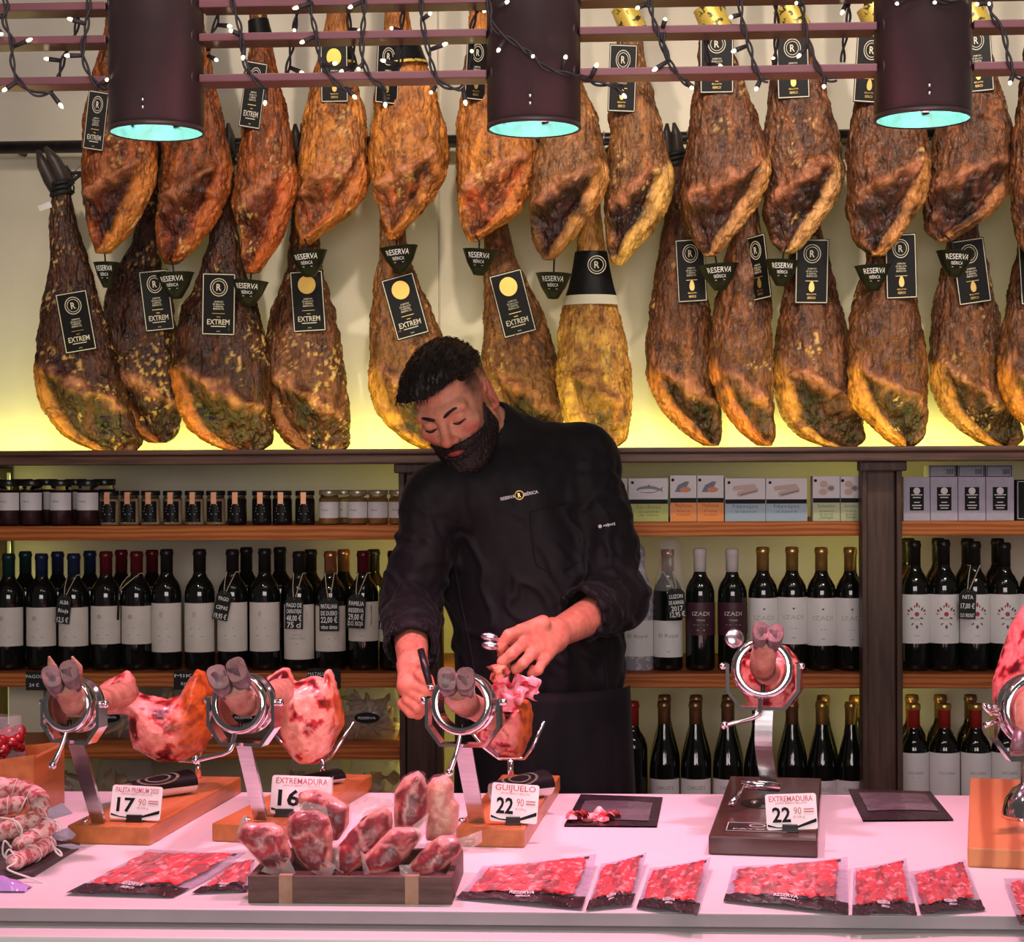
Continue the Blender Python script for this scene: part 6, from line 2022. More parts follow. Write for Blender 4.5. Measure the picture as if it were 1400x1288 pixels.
def sliced_pack(label, FL, FR, BR, BL, seed, lift=0.012, base=0.003):
    rnd = random.Random(seed)
    q = [G(*FL, CT), G(*FR, CT), G(*BR, CT + lift), G(*BL, CT + lift)]
    c = (q[0] + q[1] + q[2] + q[3]) / 4
    c.z = CT
    root = thing('sliced_ham_pack', label, 'meat pack', c, group='flat packs of sliced ham')

    def S(u, v, dz=0.0):
        a = q[0] * (1 - u) + q[1] * u
        b = q[3] * (1 - u) + q[2] * u
        p = a * (1 - v) + b * v - c
        p.z = base + lift * (v ** 2.2) * (0.5 + 0.7 * u ** 2) + 0.006 * math.sin(math.pi * u) * (1 - v) * 0.6 + 0.0012 * math.sin(17 * u + seed) * (1 - v) + dz
        return p
    part('pouch', gridsheet(lambda u, v: S(u, v), 24, 14), m_lav, root)
    part('black_band', gridsheet(lambda u, v: S(u, v * 0.215 + .0, 0.0008 + .0012 * math.sin(60 * u + 9 * v) * math.sin(23 * u)), 40, 6), m_pblk, root)
    part('slot_strip', gridsheet(lambda u, v: S(0.60 + 0.34 * u, 0.915 + 0.045 * v, 0.0012), 4, 1), m_pblk, root)
    V, F = text('RESERVA', 1.0, (0, 0), 0, 1.0, 0.02)
    V2, F2 = text('IBÉRICA', 1.0, (0, 0), 0, 1.0, 0.02)
    lt = join(([tuple(S(0.50 + x * 0.20, 0.165 + z * 0.075, 0.0042)) for x, y, z in V], F), ([tuple(S(0.52 + x * 0.12, 0.085 + z * 0.04, 0.0042)) for x, y, z in V2], F2))
    part('lettering', lt, m_white, root, False)
    n, rows = 7, 3
    for r_ in range(rows):
        for i in range(n):
            u0 = 0.06 + 0.80 * i / n + rnd.uniform(-.015, .015)
            v0 = 0.20 + 0.66 * r_ / rows + rnd.uniform(-.02, .02)
            du, dv = 0.80 / n * 1.45, 0.66 / rows * 1.30
            ph = rnd.uniform(0, 6)
            rot = rnd.uniform(-.35, .35)

            def f(u, v):
                x, y = (u - .5), (v - .5)
                k = 1 + 0.10 * math.sin(5 * math.atan2(y, x + 1e-6) + ph)
                rr = math.hypot(x, y) * 2
                m_ = 0.5 if rr < 1e-6 else 0.5 * k
                xx, yy = x * 2 * m_ * (1 + .1 * math.sin(9 * v + ph)), y * 2 * m_ * (1 + .08 * math.sin(8 * u + ph))
                xr = xx * math.cos(rot) - yy * math.sin(rot) * .4
                yr = xx * math.sin(rot) * .4 + yy * math.cos(rot)
                return S(min(.95, max(.03, u0 + du / 2 + xr * du)), min(.90, max(.19, v0 + dv / 2 + yr * dv)), 0.0016 + 0.0006 * i + .0005 * r_ + 0.0014 * math.sin(6 * u + ph) * math.sin(4 * v + ph))
            part('slice', gridsheet(f, 6, 5), m_slice if (i + r_ + seed) % 4 else m_slice2, root)
    part('clear_window', gridsheet(lambda u, v: S(0.02 + .96 * u, .2 + .74 * v, 0.0078 * min(1, 9 * u, 9 * (1 - u), 9 * v, 9 * (1 - v)) + .001 + 0.0010 * math.sin(23 * u + 14 * v) * math.sin(11 * u - 19 * v + seed)), 34, 20), m_clear, root)


sliced_pack('large sliced ham pack lying askew beside the sausages', (90, 1225), (236, 1229), (337, 1170), (203, 1158), 1)
sliced_pack('sliced ham pack tucked between the askew pack and the crate', (262, 1224), (338, 1221), (349, 1178), (322, 1174), 2, base=0.002)
sliced_pack('widest sliced ham pack, its corner against the crate\'s side', (624, 1231), (796, 1246), (816, 1172), (660, 1181), 3)
sliced_pack('sliced ham pack overlapped by its wider neighbour near the crate', (801, 1247), (864, 1241), (884, 1170), (822, 1178), 4)
sliced_pack('sliced ham pack with a torn-looking black corner before the dark stand', (870, 1244), (953, 1256), (972, 1177), (888, 1184), 5)
sliced_pack('wide sliced ham pack in front of the dark ham stand', (989, 1235), (1160, 1254), (1159, 1176), (1002, 1182), 6)
sliced_pack('sliced ham pack between the wide pack and the one by the pine board', (1165, 1256), (1254, 1254), (1239, 1178), (1167, 1184), 7)
sliced_pack('sliced ham pack in front of the pale pine board', (1259, 1254), (1347, 1247), (1320, 1180), (1245, 1189), 8)
sliced_pack('sliced ham pack cut off by the frame near the pine board', (1394, 1268), (1520, 1275), (1480, 1198), (1372, 1198), 9)


# black pouches
def pouch(label, pts, n_print, seed):
    q = [G(*p, CT) for p in pts]
    c = sum(q, Vector()) / 4
    root = thing('black_pouch', label, 'pouch', c)

    def S(u, v, dz=0):
        p = (q[0] * (1 - u) + q[1] * u) * (1 - v) + (q[3] * (1 - u) + q[2] * u) * v - c
        p.z = 0.003 + 0.004 * math.sin(math.pi * u) * math.sin(math.pi * v) + dz
        return p
    th = gridsheet(lambda u, v: S(u, v), 14, 10)
    lo = gridsheet(lambda u, v: S(u, v, 0) - Vector((0, 0, S(u, v).z - 0.0006)), 14, 10)
    part('pouch_top', th, m_pblk, root)
    part('pouch_bottom', lo, m_pblk, root)
    w = part('window', gridsheet(lambda u, v: S(.10 + .8 * u, (.25 if seed == 2 else .14) + .6 * v, 0.0012), 12, 8), mat('smoky_window_film', (0.10, 0.09, 0.10), 0.15, col2=(0.17, 0.15, 0.16), scale=12, bump=0.5, bscale=25), root)
    return root, S


rt, Sf = pouch('open black pouch with a few pink slices beside the board in use', [(771, 1131), (898, 1132), (906, 1092), (794, 1088)], 0, 1)
for i in range(9):
    rnd = random.Random(i + 60)
    u0, v0 = 0.02 + 0.058 * i, 0.06 + 0.05 * (i % 3)
    b0 = Sf(u0 + .04, v0 + .05)
    f = lambda u, v: (b0.x + (u - .5) * .020, b0.y + (v - .5) * 0.030, max(0.0045, 0.010 + .010 * math.sin(math.pi * u) * math.sin(2.5 * v + i) + 0.003 * math.sin(9 * v + i)))
    V, F = gridsheet(f, 6, 6)
    part('slice', (V, F), m_meat, rt, cols=marble(np.array(V), i + 80, lin(250, 170, 170), lin(232, 50, 70), lin(214, 30, 52), freq=70))
pouch('closed black pouch with a shiny window between the dark and pine stands', [(1180, 1124), (1304, 1123), (1272, 1084), (1160, 1081)], 0, 2)

# ------------------------------------------------------------------ sausages, wooden box and pepper bag
m_saus = mat('mould_dusted_sausage', (0.70, 0.44, 0.41), 0.6, col2=(0.42, 0.085, 0.085), scale=95, lo=0.46, hi=0.58, bump=0.4, bscale=60)
m_twine = mat('white_cotton_twine', (0.78, 0.72, 0.68), 0.7)
m_slab = mat('black_slate_slab', (0.040, 0.030, 0.032), 0.5, col2=(0.07, 0.05, 0.05), scale=12, stretch=(1, 4, 1), bump=0.3)
q = [G(-60, 1216, CT), G(47, 1199, CT), G(108, 1161, CT), G(20, 1150, CT), G(-60, 1160, CT)]
sl = thing('slate_slab', 'dark slate slab under the heap of sausages', 'slab', (q[1].x, q[1].y, CT))
V = [tuple(p - Vector((q[1].x, q[1].y, CT))) for p in q]
V += [(x, y, 0.010) for x, y, zz in V]
n = len(q)
part('slab', (V, [tuple(range(n - 1, -1, -1)), tuple(range(n, 2 * n))] + [(i, (i + 1) % n, n + (i + 1) % n, n + i) for i in range(n)]), m_slab, sl, False)
part('edge_chamfer', tube([tuple(Vector(v) + Vector((0, 0, -0.002))) for v in V[n:2 * n]], 0.0022, 6, closed=True), m_slab, sl)


def sausage(label, pts, rpx, ends=True, strings=()):
    P = [W(*p) if p[2] > 1.5 else G(*p) for p in pts]
    c = P[0].copy()
    root = thing('cured_sausage', label, 'sausage', c, group='cured sausages heaped on the slate')
    sm = smooth_path([p - c for p in P], 8)
    r = rpx * mpp(P[0].y)
    N = len(sm)
    rs = [r * (min(1, 0.35 + 5 * min(i, N - 1 - i) / N) if ends else 1) * (1 + 0.05 * math.sin(i * 1.7)) for i in range(N)]
    part('casing', tube(sm, rs, 18), m_saus, root)
    for k in range(3, N - 2, 9):
        t = (sm[k + 1] - sm[k - 1]).normalized()
        u = t.orthogonal().normalized()
        w = t.cross(u)
        part('twine_ring', tube([sm[k] + (u * math.cos(a) + w * math.sin(a)) * (rs[k] + 0.0006) + t * 0.004 * math.sin(a) for a in np.linspace(0, 2 * math.pi, 14, endpoint=False)], 0.0008, 5, closed=True), m_twine, root)
    for s in strings:
        part('twine_end', tube(smooth_path([W(*p) - c for p in s], 6), 0.0016, 6), m_twine, root)


sausage('short mould-dusted sausage lying inside the coil of the top one', [(-22, 1112, 2.885), (0, 1104, 2.885), (22, 1100, 2.885), (34, 1102, 2.885)], 12)
sausage('big looped sausage on top of the heap', [(-40, 1078, 2.90), (0, 1076, 2.92), (36, 1082, 2.92), (55, 1097, 2.88), (48, 1118, 2.85), (20, 1132, 2.83), (-20, 1142, 2.82)], 13.5, False,
        [[(0, 1118, 2.80), (20, 1122, 2.79), (30, 1136, 2.79), (24, 1150, 2.79)], [(60, 1118, 2.84), (80, 1124, 2.83), (86, 1132, 2.83), (80, 1136, 2.83)]])
sausage('straight sausage in the middle of the heap', [(17, 1162, 2.79), (38, 1150, 2.80), (58, 1138, 2.82), (73, 1124, 2.84)], 12, True,
        [[(16, 1160, 2.77), (6, 1150, 2.76), (4, 1168, 2.76), (14, 1176, 2.76), (20, 1164, 2.76)]])
sausage('lowest sausage touching the slate slab', [(14, 1181, 0.884), (34, 1172, 0.884), (54, 1162, 0.884), (70, 1151, 0.884)], 12, True,
        [[(70, 1150, 2.76), (76, 1164, 2.73), (84, 1170, 2.73), (82, 1164, 2.73), (72, 1158, 2.74)], [(14, 1180, 2.69), (8, 1168, 2.685), (14, 1162, 2.685), (22, 1178, 2.665), (10, 1188, 2.655), (40, 1200, 2.650), (62, 1208, 2.640)]])
sausage('sausage at the back of the heap, half out of view', [(-50, 1132, 2.92), (-20, 1128, 2.93), (10, 1130, 2.93), (30, 1124, 2.94)], 12)
for i, (pts, nm) in enumerate((([(62, 1108), (84, 1098), (100, 1112), (66, 1122)], 'clear plastic tag sticking up behind the big looped sausage'), ([(70, 1140), (92, 1132), (105, 1141), (99, 1147), (72, 1150)], 'clear plastic tag lying beside the middle sausage'), ([(74, 1156), (96, 1154), (118, 1158), (100, 1161)], 'thin clear plastic strip lying on the slate'))):
    p = [W(a, b, 2.86 - .02 * i) for a, b in pts]
    c = sum(p, Vector()) / len(p)
    n = len(p)
    V = [tuple(v - c + Vector((0, .004 * math.sin(2 * k), 0))) for k, v in enumerate(p)]
    V = V + [(x, y + 0.0012, z) for x, y, z in V]
    o = part('plastic_tag', (V, [tuple(range(n)), tuple(range(2 * n - 1, n - 1, -1))] + [(k, (k + 1) % n, n + (k + 1) % n, n + k) for k in range(n)]), m_lav, None, False)
    o.location = c
    tag(o, nm, 'plastic tag')
lb = G(4, 1217, CT)
V, F = gridsheet(lambda u, v: ((u - .5) * .075, (v - .5) * .038, 0.003 + 0.016 * math.sin(math.pi * u) * math.sin(math.pi * v) + .003 * math.sin(11 * u) * math.sin(9 * v)), 14, 10)
o = part('lilac_film', (V, F), mat('lilac_plastic', (0.50, 0.30, 0.72), 0.15, coat=0.3), None)
o.location = (lb.x, lb.y, CT)
tag(o, 'crumpled lilac plastic film in front of the sausages', 'plastic film')
# box with sloping sides
bx0 = thing('wooden_box', 'orange wooden display box with a sloping side under the red peppers', 'box', (G(0, 1084, CT).x, 3.16, CT))
k = mpp(3.1)
xr = W(46, 1078, 3.12).x - bx0.location.x
zt0, zt1 = W(0, 1050, 3.12).z - CT, W(45, 1033, 3.12).z - CT
for y0, y1 in ((-0.04, -0.028), (0.128, 0.14)):
    part('box_side', prism([(-0.16, 0), (xr, 0), (xr, zt1), (0, zt0), (-0.16, zt0 - 0.01)], y0, y1), m_board, bx0, False)
part('box_end', box(0.010, 0.156, zt1 - 0.006, (xr - 0.005, 0.05, (zt1 - 0.006) / 2), 0.001), m_board, bx0, False)
part('box_bottom', box(xr + 0.15, 0.156, 0.010, ((xr - 0.16) / 2, 0.05, 0.005), 0.001), m_board, bx0, False)
part('box_rack', box(xr + 0.15, 0.150, 0.008, ((xr - 0.16) / 2 - 0.004, 0.05, zt0 - 0.028), 0.001), m_board, bx0, False)
pb = W(0, 1010, 3.18)
pz = CT + zt0 - 0.024
pep = thing('pepper_bag', 'clear bag of dried red peppers standing on the wooden box', 'bag', (pb.x - 0.01, 3.20, pz))
rnd = random.Random(3)
hb = W(0, 978, 3.2).z - pz
m_pep = mat('dried_red_pepper', (0.30, 0.005, 0.010), 0.2, col2=(0.12, 0.003, 0.006), scale=20, coat=0.5)
for i in range(44):
    x, y, zz = rnd.uniform(-.042, .038), rnd.uniform(-.035, .02), rnd.uniform(.012, hb * .72)
    g = lathe([(0.002, -0.014), (0.011, -0.007), (0.0135, 0.002), (0.008, 0.012), (0.002, 0.015)], 10)
    part('pepper', xf(g, T(x, y, zz) @ Euler((rnd.uniform(0, 3), rnd.uniform(0, 3), 0)).to_matrix().to_4x4()), m_pep, pep)
part('clear_bag', gridsheet(lambda u, v: ((0.050 + .003 * math.sin(6 * math.pi * u + 5 * v)) * math.cos(2 * math.pi * u) * (1 - .12 * v), (0.042 + .004 * math.sin(8 * math.pi * u)) * math.sin(2 * math.pi * u) * (1 - .55 * v * v), v * hb), 30, 10), m_film, pep)
# black loop handle behind the crate
hp = W(506, 1090, 3.0)
o = part('cable_loop', tube(smooth_path([(-0.016, 0, -0.022), (-0.012, 0, 0.0), (0.004, -0.004, 0.008), (0.018, 0, 0.002), (0.016, 0.006, -0.012), (0.004, 0.006, -0.02)], 6), 0.0045, 8), m_plblack, None)
o.location = (hp.x, hp.y, CT + 0.026)
tag(o, 'short black rubber loop lying behind the crate', 'loop')

# ------------------------------------------------------------------ the chef
m_skin = mat('skin', (0.6, 0.3, 0.2), 0.42, attr=True, col2=(0.86, 0.80, 0.78), scale=90, bump=0.08, bscale=260, sss=0.12, spec=0.4)
m_cloth = mat('black_chef_cotton', (0.0060, 0.0050, 0.0064), 0.66, col2=(0.0095, 0.0080, 0.0100), scale=40, bump=0.10, bscale=420, sheen=0.06, spec=0.3)
m_apron = mat('black_apron_cotton', (0.0045, 0.0040, 0.0055), 0.7, col2=(0.007, 0.006, 0.008), scale=40, bump=0.10, bscale=420, sheen=0.05, spec=0.3)
m_hair = mat('near_black_hair', (0.010, 0.007, 0.0065), 0.36, col2=(0.022, 0.015, 0.013), scale=60, stretch=(3.5, 0.6, 1.5), bump=0.6, bscale=60)
m_beard = mat('near_black_beard', (0.011, 0.007, 0.007), 0.5, col2=(0.022, 0.013, 0.012), scale=160, bump=0.9, bscale=240)

A = lambda px, py, Y: np.array(W(px, py, Y))
pbase = Vector((W(720, 800, 3.93).x, 3.93, 0))
person = thing('person', 'person in a black chef jacket and apron carving ham with bowed head', 'person', pbase)


def normals(V, F):
    tri = V[F[:, :4]]
    n = np.cross(tri[:, 2] - tri[:, 0], tri[:, 3] - tri[:, 1])
    N = np.zeros_like(V)
    for k in range(4):
        np.add.at(N, F[:, k], n)
    return N / np.maximum(np.linalg.norm(N, axis=1), 1e-12)[:, None]


def relax(V, F, it=2, lam=0.5):
    for _ in range(it):
        S = np.zeros_like(V)
        cnt = np.zeros(len(V))
        for a, b in ((0, 1), (1, 2), (2, 3), (3, 0)):
            np.add.at(S, F[:, a], V[F[:, b]])
            np.add.at(S, F[:, b], V[F[:, a]])
            np.add.at(cnt, F[:, a], 1)
            np.add.at(cnt, F[:, b], 1)
        V = V + lam * (S / cnt[:, None] - V)
    return V


# --- head, in its own frame: x = his left, -y = face, z = up
hy, hp, hr = math.radians(-22), math.radians(24), math.radians(-16)
RH = RZ(YAW) @ RY(hr) @ RZ(hy) @ RX(hp)
HS = 1.012
MH = T(*W(621.6, 552.0, 3.85)) @ RH @ Matrix.Scale(HS, 4)
RHn = np.array(MH.to_3x3())
THn = np.array(MH.translation)


def toW(P): return P @ RHn.T + THn


def head_sdf(P):
    X = np.abs(P[:, 0])
    Q = np.stack([X, P[:, 1], P[:, 2]], -1)
    d = sd_ell(Q, (0, 0.012, 0.036), (0.077, 0.098, 0.088))
    d = smin(d, sd_ell(Q, (0, -0.030, -0.040), (0.063, 0.070, 0.078)), 0.03)
    d = smin(d, sd_cap(Q, (0.052, 0.005, -0.055), (0.020, -0.066, -0.098), 0.020, 0.020), 0.025)
    d = smin(d, sd_ell(Q, (0, -0.078, -0.098), (0.026, 0.022, 0.022)), 0.02)
    d = smin(d, sd_ell(Q, (0.043, -0.068, -0.018), (0.024, 0.020, 0.018)), 0.02)
    d = smin(d, sd_cap(Q, (0.0, -0.090, 0.020), (0.045, -0.076, 0.022), 0.012, 0.012), 0.016)
    # eye sockets and lowered lids
    d = smax(d, -sd_ell(Q, (0.033, -0.106, 0.001), (0.019, 0.018, 0.012)), 0.012)
    d = smin(d, sd_ell(Q, (0.033, -0.0795, 0.000), (0.0150, 0.0140, 0.0125)), 0.003)
    # nose
    d = smin(d, sd_cap(Q, (0, -0.093, 0.012), (0, -0.115, -0.030), 0.0085, 0.0110), 0.010)
    d = smin(d, sd_ell(Q, (0, -0.1165, -0.033), (0.0125, 0.0105, 0.0100)), 0.006)
    d = smin(d, sd_ell(Q, (0.0125, -0.1035, -0.0365), (0.0085, 0.0110, 0.0085)), 0.005)
    # mouth
    d = smin(d, sd_ell(Q, (0, -0.085, -0.060), (0.032, 0.018, 0.022)), 0.015)
    d = smin(d, sd_ell(Q, (0, -0.0985, -0.0565), (0.021, 0.0075, 0.0050)), 0.004)
    d = smin(d, sd_ell(Q, (0, -0.0975, -0.0665), (0.018, 0.0080, 0.0058)), 0.004)
    d = smax(d, -sd_cap(Q, (0, -0.108, -0.0612), (0.023, -0.1005, -0.0620), 0.0018, 0.0012), 0.003)
    # ears
    er = np.array(Euler((math.radians(-12), 0, math.radians(24))).to_matrix())
    e = sd_ell(Q, (0.082, 0.014, -0.004), (0.0075, 0.0180, 0.0330), er)
    e = smax(e, -sd_ell(Q, (0.091, 0.009, -0.001), (0.0080, 0.0095, 0.0200), er), 0.006)
    e = smin(e, sd_ell(Q, (0.080, 0.002, -0.006), (0.006, 0.006, 0.008)), 0.005)
    e = smin(e, sd_ell(Q, (0.078, 0.008, -0.033), (0.0065, 0.009, 0.009)), 0.006)
    d = smin(d, e, 0.006)
    return d


N0 = A(698, 612, 3.955)
nb0 = np.linalg.solve(RHn, N0 - THn)          # neck base in the head frame


def head_neck(P):
    d = head_sdf(P)
    return smin(d, sd_cap(P, (0, 0.030, -0.050), tuple(nb0), 0.057, 0.064), 0.02)


Vh, Fh = nets(head_neck, (-0.11, -0.14, -0.20), (0.11, 0.15, 0.14), 0.0026)
Vh = relax(Vh, Fh, 2, 0.4)
X, Yh, Z = Vh[:, 0], Vh[:, 1], Vh[:, 2]
aX = np.abs(X)
nz = fbm(Vh * 60, 2)
SK = np.array(lin(226, 158, 128))
cols = np.ones((len(Vh), 3)) * SK
cols = mixc(cols, lin(214, 112, 96), sstep(0.6, 0.0, ((aX - 0.045) / 0.03) ** 2 + ((Z + 0.025) / 0.03) ** 2 + ((Yh + 0.075) / 0.05) ** 2) * 0.55)
cols = mixc(cols, lin(214, 108, 92), sstep(1.0, 0.3, (X / 0.02) ** 2 + ((Z + 0.03) / 0.02) ** 2 + ((Yh + 0.112) / 0.03) ** 2) * 0.5)
cols = mixc(cols, lin(172, 84, 78), sstep(1.2, 0.8, (X / 0.023) ** 2 + ((Z + 0.0615) / 0.0115) ** 2) * (Yh < -0.085))
cols = mixc(cols, lin(206, 104, 92), sstep(0.074, 0.084, aX) * 0.6)
# shaved sides: stubble from the temples round the back
fade = sstep(0.018, 0.058, Z + 0.02 * nz) * sstep(-0.062, -0.040, Yh - 0.25 * (Z - 0.05)) + sstep(0.02, 0.05, Yh) * sstep(-0.07, 0.03, Z)
cols = mixc(cols, lin(54, 38, 36), np.clip(fade, 0, 1) * 0.85)
burn = sstep(0.058, 0.066, aX) * sstep(-0.058, -0.044, Yh) * sstep(0.004, -0.010, Yh) * sstep(-0.05, -0.02, Z) * sstep(0.0, 0.05, Z + 0.05 + 0.01 * nz)
cols = mixc(cols, lin(70, 46, 42), np.clip(burn, 0, 1) * (0.35 + 0.45 * sstep(0.0, 0.05, Z)))


def beard_mask(P):
    X, Yv, Z = np.abs(P[:, 0]), P[:, 1], P[:, 2]
    line = Z - (-0.0450 + np.clip(Yv + 0.048, 0, 1) * 1.25)
    lips = 1 - np.sqrt((X / 0.0215) ** 2 + ((Z + 0.0650) / 0.0068) ** 2)
    lips = np.where(Yv < -0.06, lips, -1)
    m_ = np.maximum(line, lips * 0.012)
    m_ = np.maximum(m_, Yv + 0.012 + (Z + 0.03) * 0.25)
    m_ = np.maximum(m_, -0.128 - Z)
    return m_


bm0 = beard_mask(Vh)
cols = mixc(cols, lin(60, 36, 36), sstep(0.012, -0.006, bm0 + 0.005 * nz) * 0.90)
cols = mixc(cols, lin(92, 40, 38), sstep(1.0, 0.7, ((aX - 0.033) / 0.0165) ** 2 + ((Z + 0.0065) / 0.0030) ** 2) * (Yh < -0.07) * 0.9)
body_parts = [(toW(Vh), Fh, cols)]

# --- beard, hair, brows
h_ = 0.0026
Vb, Fb = nets(lambda P: smax(head_sdf(P) - 0.0050 - 0.0055 * sstep(-0.080, -0.11, P[:, 2]), beard_mask(P) * 1.0, 0.005), (-0.10, -0.135, -0.145), (0.10, 0.03, 0.03), h_)
Vb = relax(Vb, Fb, 1, 0.4)
Nb = normals(Vb, Fb)
Vb = Vb + Nb * (fbm(Vb * np.array([190, 190, 90]), 2) * 0.0022)[:, None]


def hair_sdf(P):
    X = np.abs(P[:, 0])
    Q = np.stack([X, P[:, 1], P[:, 2]], -1)
    d = sd_ell(Q, (0, 0.008, 0.052), (0.081, 0.106, 0.084))
    d = smin(d, sd_ell(Q, (0, -0.062, 0.092), (0.060, 0.052, 0.036)), 0.03)
    d = smin(d, sd_ell(P, (-0.020, -0.096, 0.086), (0.044, 0.032, 0.019)), 0.015)
    front = 0.074 - P[:, 2] - 0.18 * np.clip(-0.085 - P[:, 1], 0, 1)
    side = 0.058 + 0.10 * np.clip(-0.03 - P[:, 1], 0, 1) - 0.32 * np.clip(P[:, 1] - 0.0, 0, 1) - P[:, 2]
    cut = np.where(P[:, 1] < -0.055, np.maximum(front * 0.9, side * 0 - 1), side)
    return smax(d, np.maximum(side - 0.002, np.where(P[:, 1] < -0.05, front, -1)), 0.012)


Va, Fa = nets(hair_sdf, (-0.10, -0.16, -0.04), (0.10, 0.14, 0.16), 0.0030)
Na = normals(Va, Fa)
st = fbm(np.stack([Va[:, 0] * 95, Va[:, 1] * 15, Va[:, 2] * 30], -1), 2)
Va = Va + Na * (st * 0.0040)[:, None]
hs_rnd = random.Random(12)
strands = []
cand = [i for i in range(len(Va)) if Va[i][2] > 0.055 and Na[i][2] > -0.2]
for i in hs_rnd.sample(cand, 900):
    p, n = Vector(Va[i]), Vector(Na[i])
    fl = Vector((hs_rnd.uniform(-.35, .35), -1.0, 0.15 if p.y > -0.07 else -0.35))
    fl = (fl - n * fl.dot(n) * 0.9).normalized()
    L = hs_rnd.uniform(0.018, 0.032)
    q = [p - n * 0.002, p + fl * L * 0.5 + n * 0.0030, p + fl * L + n * 0.0008]
    strands.append(tube(q, [0.0010, 0.0009, 0.0002], 4, False))
VSt, FSt = join(*strands)
VSt = np.array(VSt)

tpi = np.array(pbase)


def addp(name, V, F, mt, parent=person, cols=None, label=None):
    return part(name, (V - tpi, F), mt, parent, cols=cols, label=label)


# --- forearms and hands
def chain(P, pts, rs, k=0.004):
    d = None
    for i in range(len(pts) - 1):
        q = sd_cap(P, pts[i], pts[i + 1], rs[i], rs[i + 1])
        d = q if d is None else smin(d, q, k)
    return d


el_l, wr_l = A(846, 822, 3.86), A(758, 868, 3.59)


def hand_left(P):
    d = sd_cap(P, el_l, wr_l, 0.047, 0.028)
    K = [A(712, 862, 3.500), A(714, 880, 3.492), A(727, 894, 3.496), A(743, 903, 3.512)]
    w = wr_l
    palm = None
    for i, k in enumerate(K):
        q = sd_cap(P, w + (k - w) * 0.10 + np.array([0, 0, (1.5 - i) * 0.006]), k, 0.021, (0.0125, 0.0130, 0.0125, 0.0115)[i])
        palm = q if palm is None else smin(palm, q, 0.012)
    d = smin(d, palm, 0.022)
    F_ = [[K[0], A(695, 868, 3.468), A(684, 884, 3.470), A(688, 896, 3.488)],
          [K[1], A(700, 894, 3.455), A(687, 905, 3.460), A(693, 911, 3.484)],
          [K[2], A(715, 907, 3.458), A(705, 915, 3.468), A(710, 915, 3.490)],
          [K[3], A(736, 916, 3.474), A(727, 921, 3.482), A(728, 914, 3.502)]]
    for i, f in enumerate(F_):
        s = (1.0, 1.04, 0.97, 0.88)[i]
        d = smin(d, chain(P, f, [0.0118 * s, 0.0108 * s, 0.0098 * s, 0.0085 * s], 0.003), 0.0035)
    th = chain(P, [A(742, 852, 3.545), A(716, 862, 3.525), A(697, 878, 3.512), A(686, 896, 3.500)], [0.016, 0.0135, 0.0115, 0.0090], 0.004)
    return smin(d, th, 0.008)


el_r, wr_r = A(560, 828, 3.80), A(564, 908, 3.52)


def hand_right(P):
    d = sd_cap(P, el_r, wr_r, 0.044, 0.0285)
    palm = sd_cap(P, A(563, 912, 3.50), A(560, 938, 3.462), 0.026, 0.025)
    palm = smin(palm, sd_cap(P, A(568, 914, 3.49), A(574, 938, 3.452), 0.024, 0.021), 0.015)
    d = smin(d, palm, 0.02)
    F_ = [[A(569, 938, 3.442), A(584, 944, 3.422), A(592, 948, 3.445), A(584, 952, 3.468)],
          [A(565, 948, 3.446), A(580, 956, 3.424), A(590, 960, 3.446), A(582, 962, 3.468)],
          [A(558, 956, 3.452), A(571, 966, 3.432), A(582, 970, 3.450), A(576, 970, 3.470)],
          [A(551, 962, 3.462), A(562, 974, 3.446), A(572, 977, 3.460), A(567, 974, 3.476)]]
    for i, f in enumerate(F_):
        s = (1.0, 1.03, 0.97, 0.88)[i]
        d = smin(d, chain(P, f, [0.0130 * s, 0.0118 * s, 0.0104 * s, 0.0088 * s], 0.004), 0.004)
    th = chain(P, [A(566, 916, 3.470), A(577, 922, 3.440), A(584, 930, 3.424), A(589, 938, 3.420)], [0.0165, 0.0140, 0.0118, 0.0092], 0.004)
    return smin(d, th, 0.005)


def bounds(pts, r):
    P = np.array(pts)
    return P.min(0) - r, P.max(0) + r


for fn, pts in ((hand_left, [A(815, 835, 3.74), A(684, 862, 3.46), A(745, 925, 3.47), A(758, 840, 3.60)]), (hand_right, [A(560, 870, 3.66), A(552, 975, 3.43), A(592, 975, 3.43)])):
    lo, hi = bounds(pts, 0.045)
    V, F = nets(fn, lo, hi, 0.0024)
    V = relax(V, F, 1, 0.35)
    n1 = fbm(V * 45, 2)
    c_ = np.ones((len(V), 3)) * np.array(lin(228, 150, 124))
    c_ = mixc(c_, lin(212, 112, 98), sstep(-0.1, 0.5, n1) * 0.5)
    if fn is hand_right:      # faint forearm tattoo
        tt = sstep(0.10, 0.02, np.abs(fbm(V * 60 + 4, 2))) * sstep(0.0, 0.02, V[:, 2] - W(560, 912, 3.5).z)
        c_ = mixc(c_, lin(140, 92, 84), tt * 0.6)
    body_parts.append((V, F, c_))
Vs, Fs, Cs = [], [], []
off = 0
for V, F, c_ in body_parts:
    Vs.append(V)
    Fs.append(F + off)
    Cs.append(c_)
    off += len(V)
VB, FB, CB = np.concatenate(Vs), [tuple(int(i) for i in f) for f in np.concatenate(Fs)], np.concatenate(Cs)


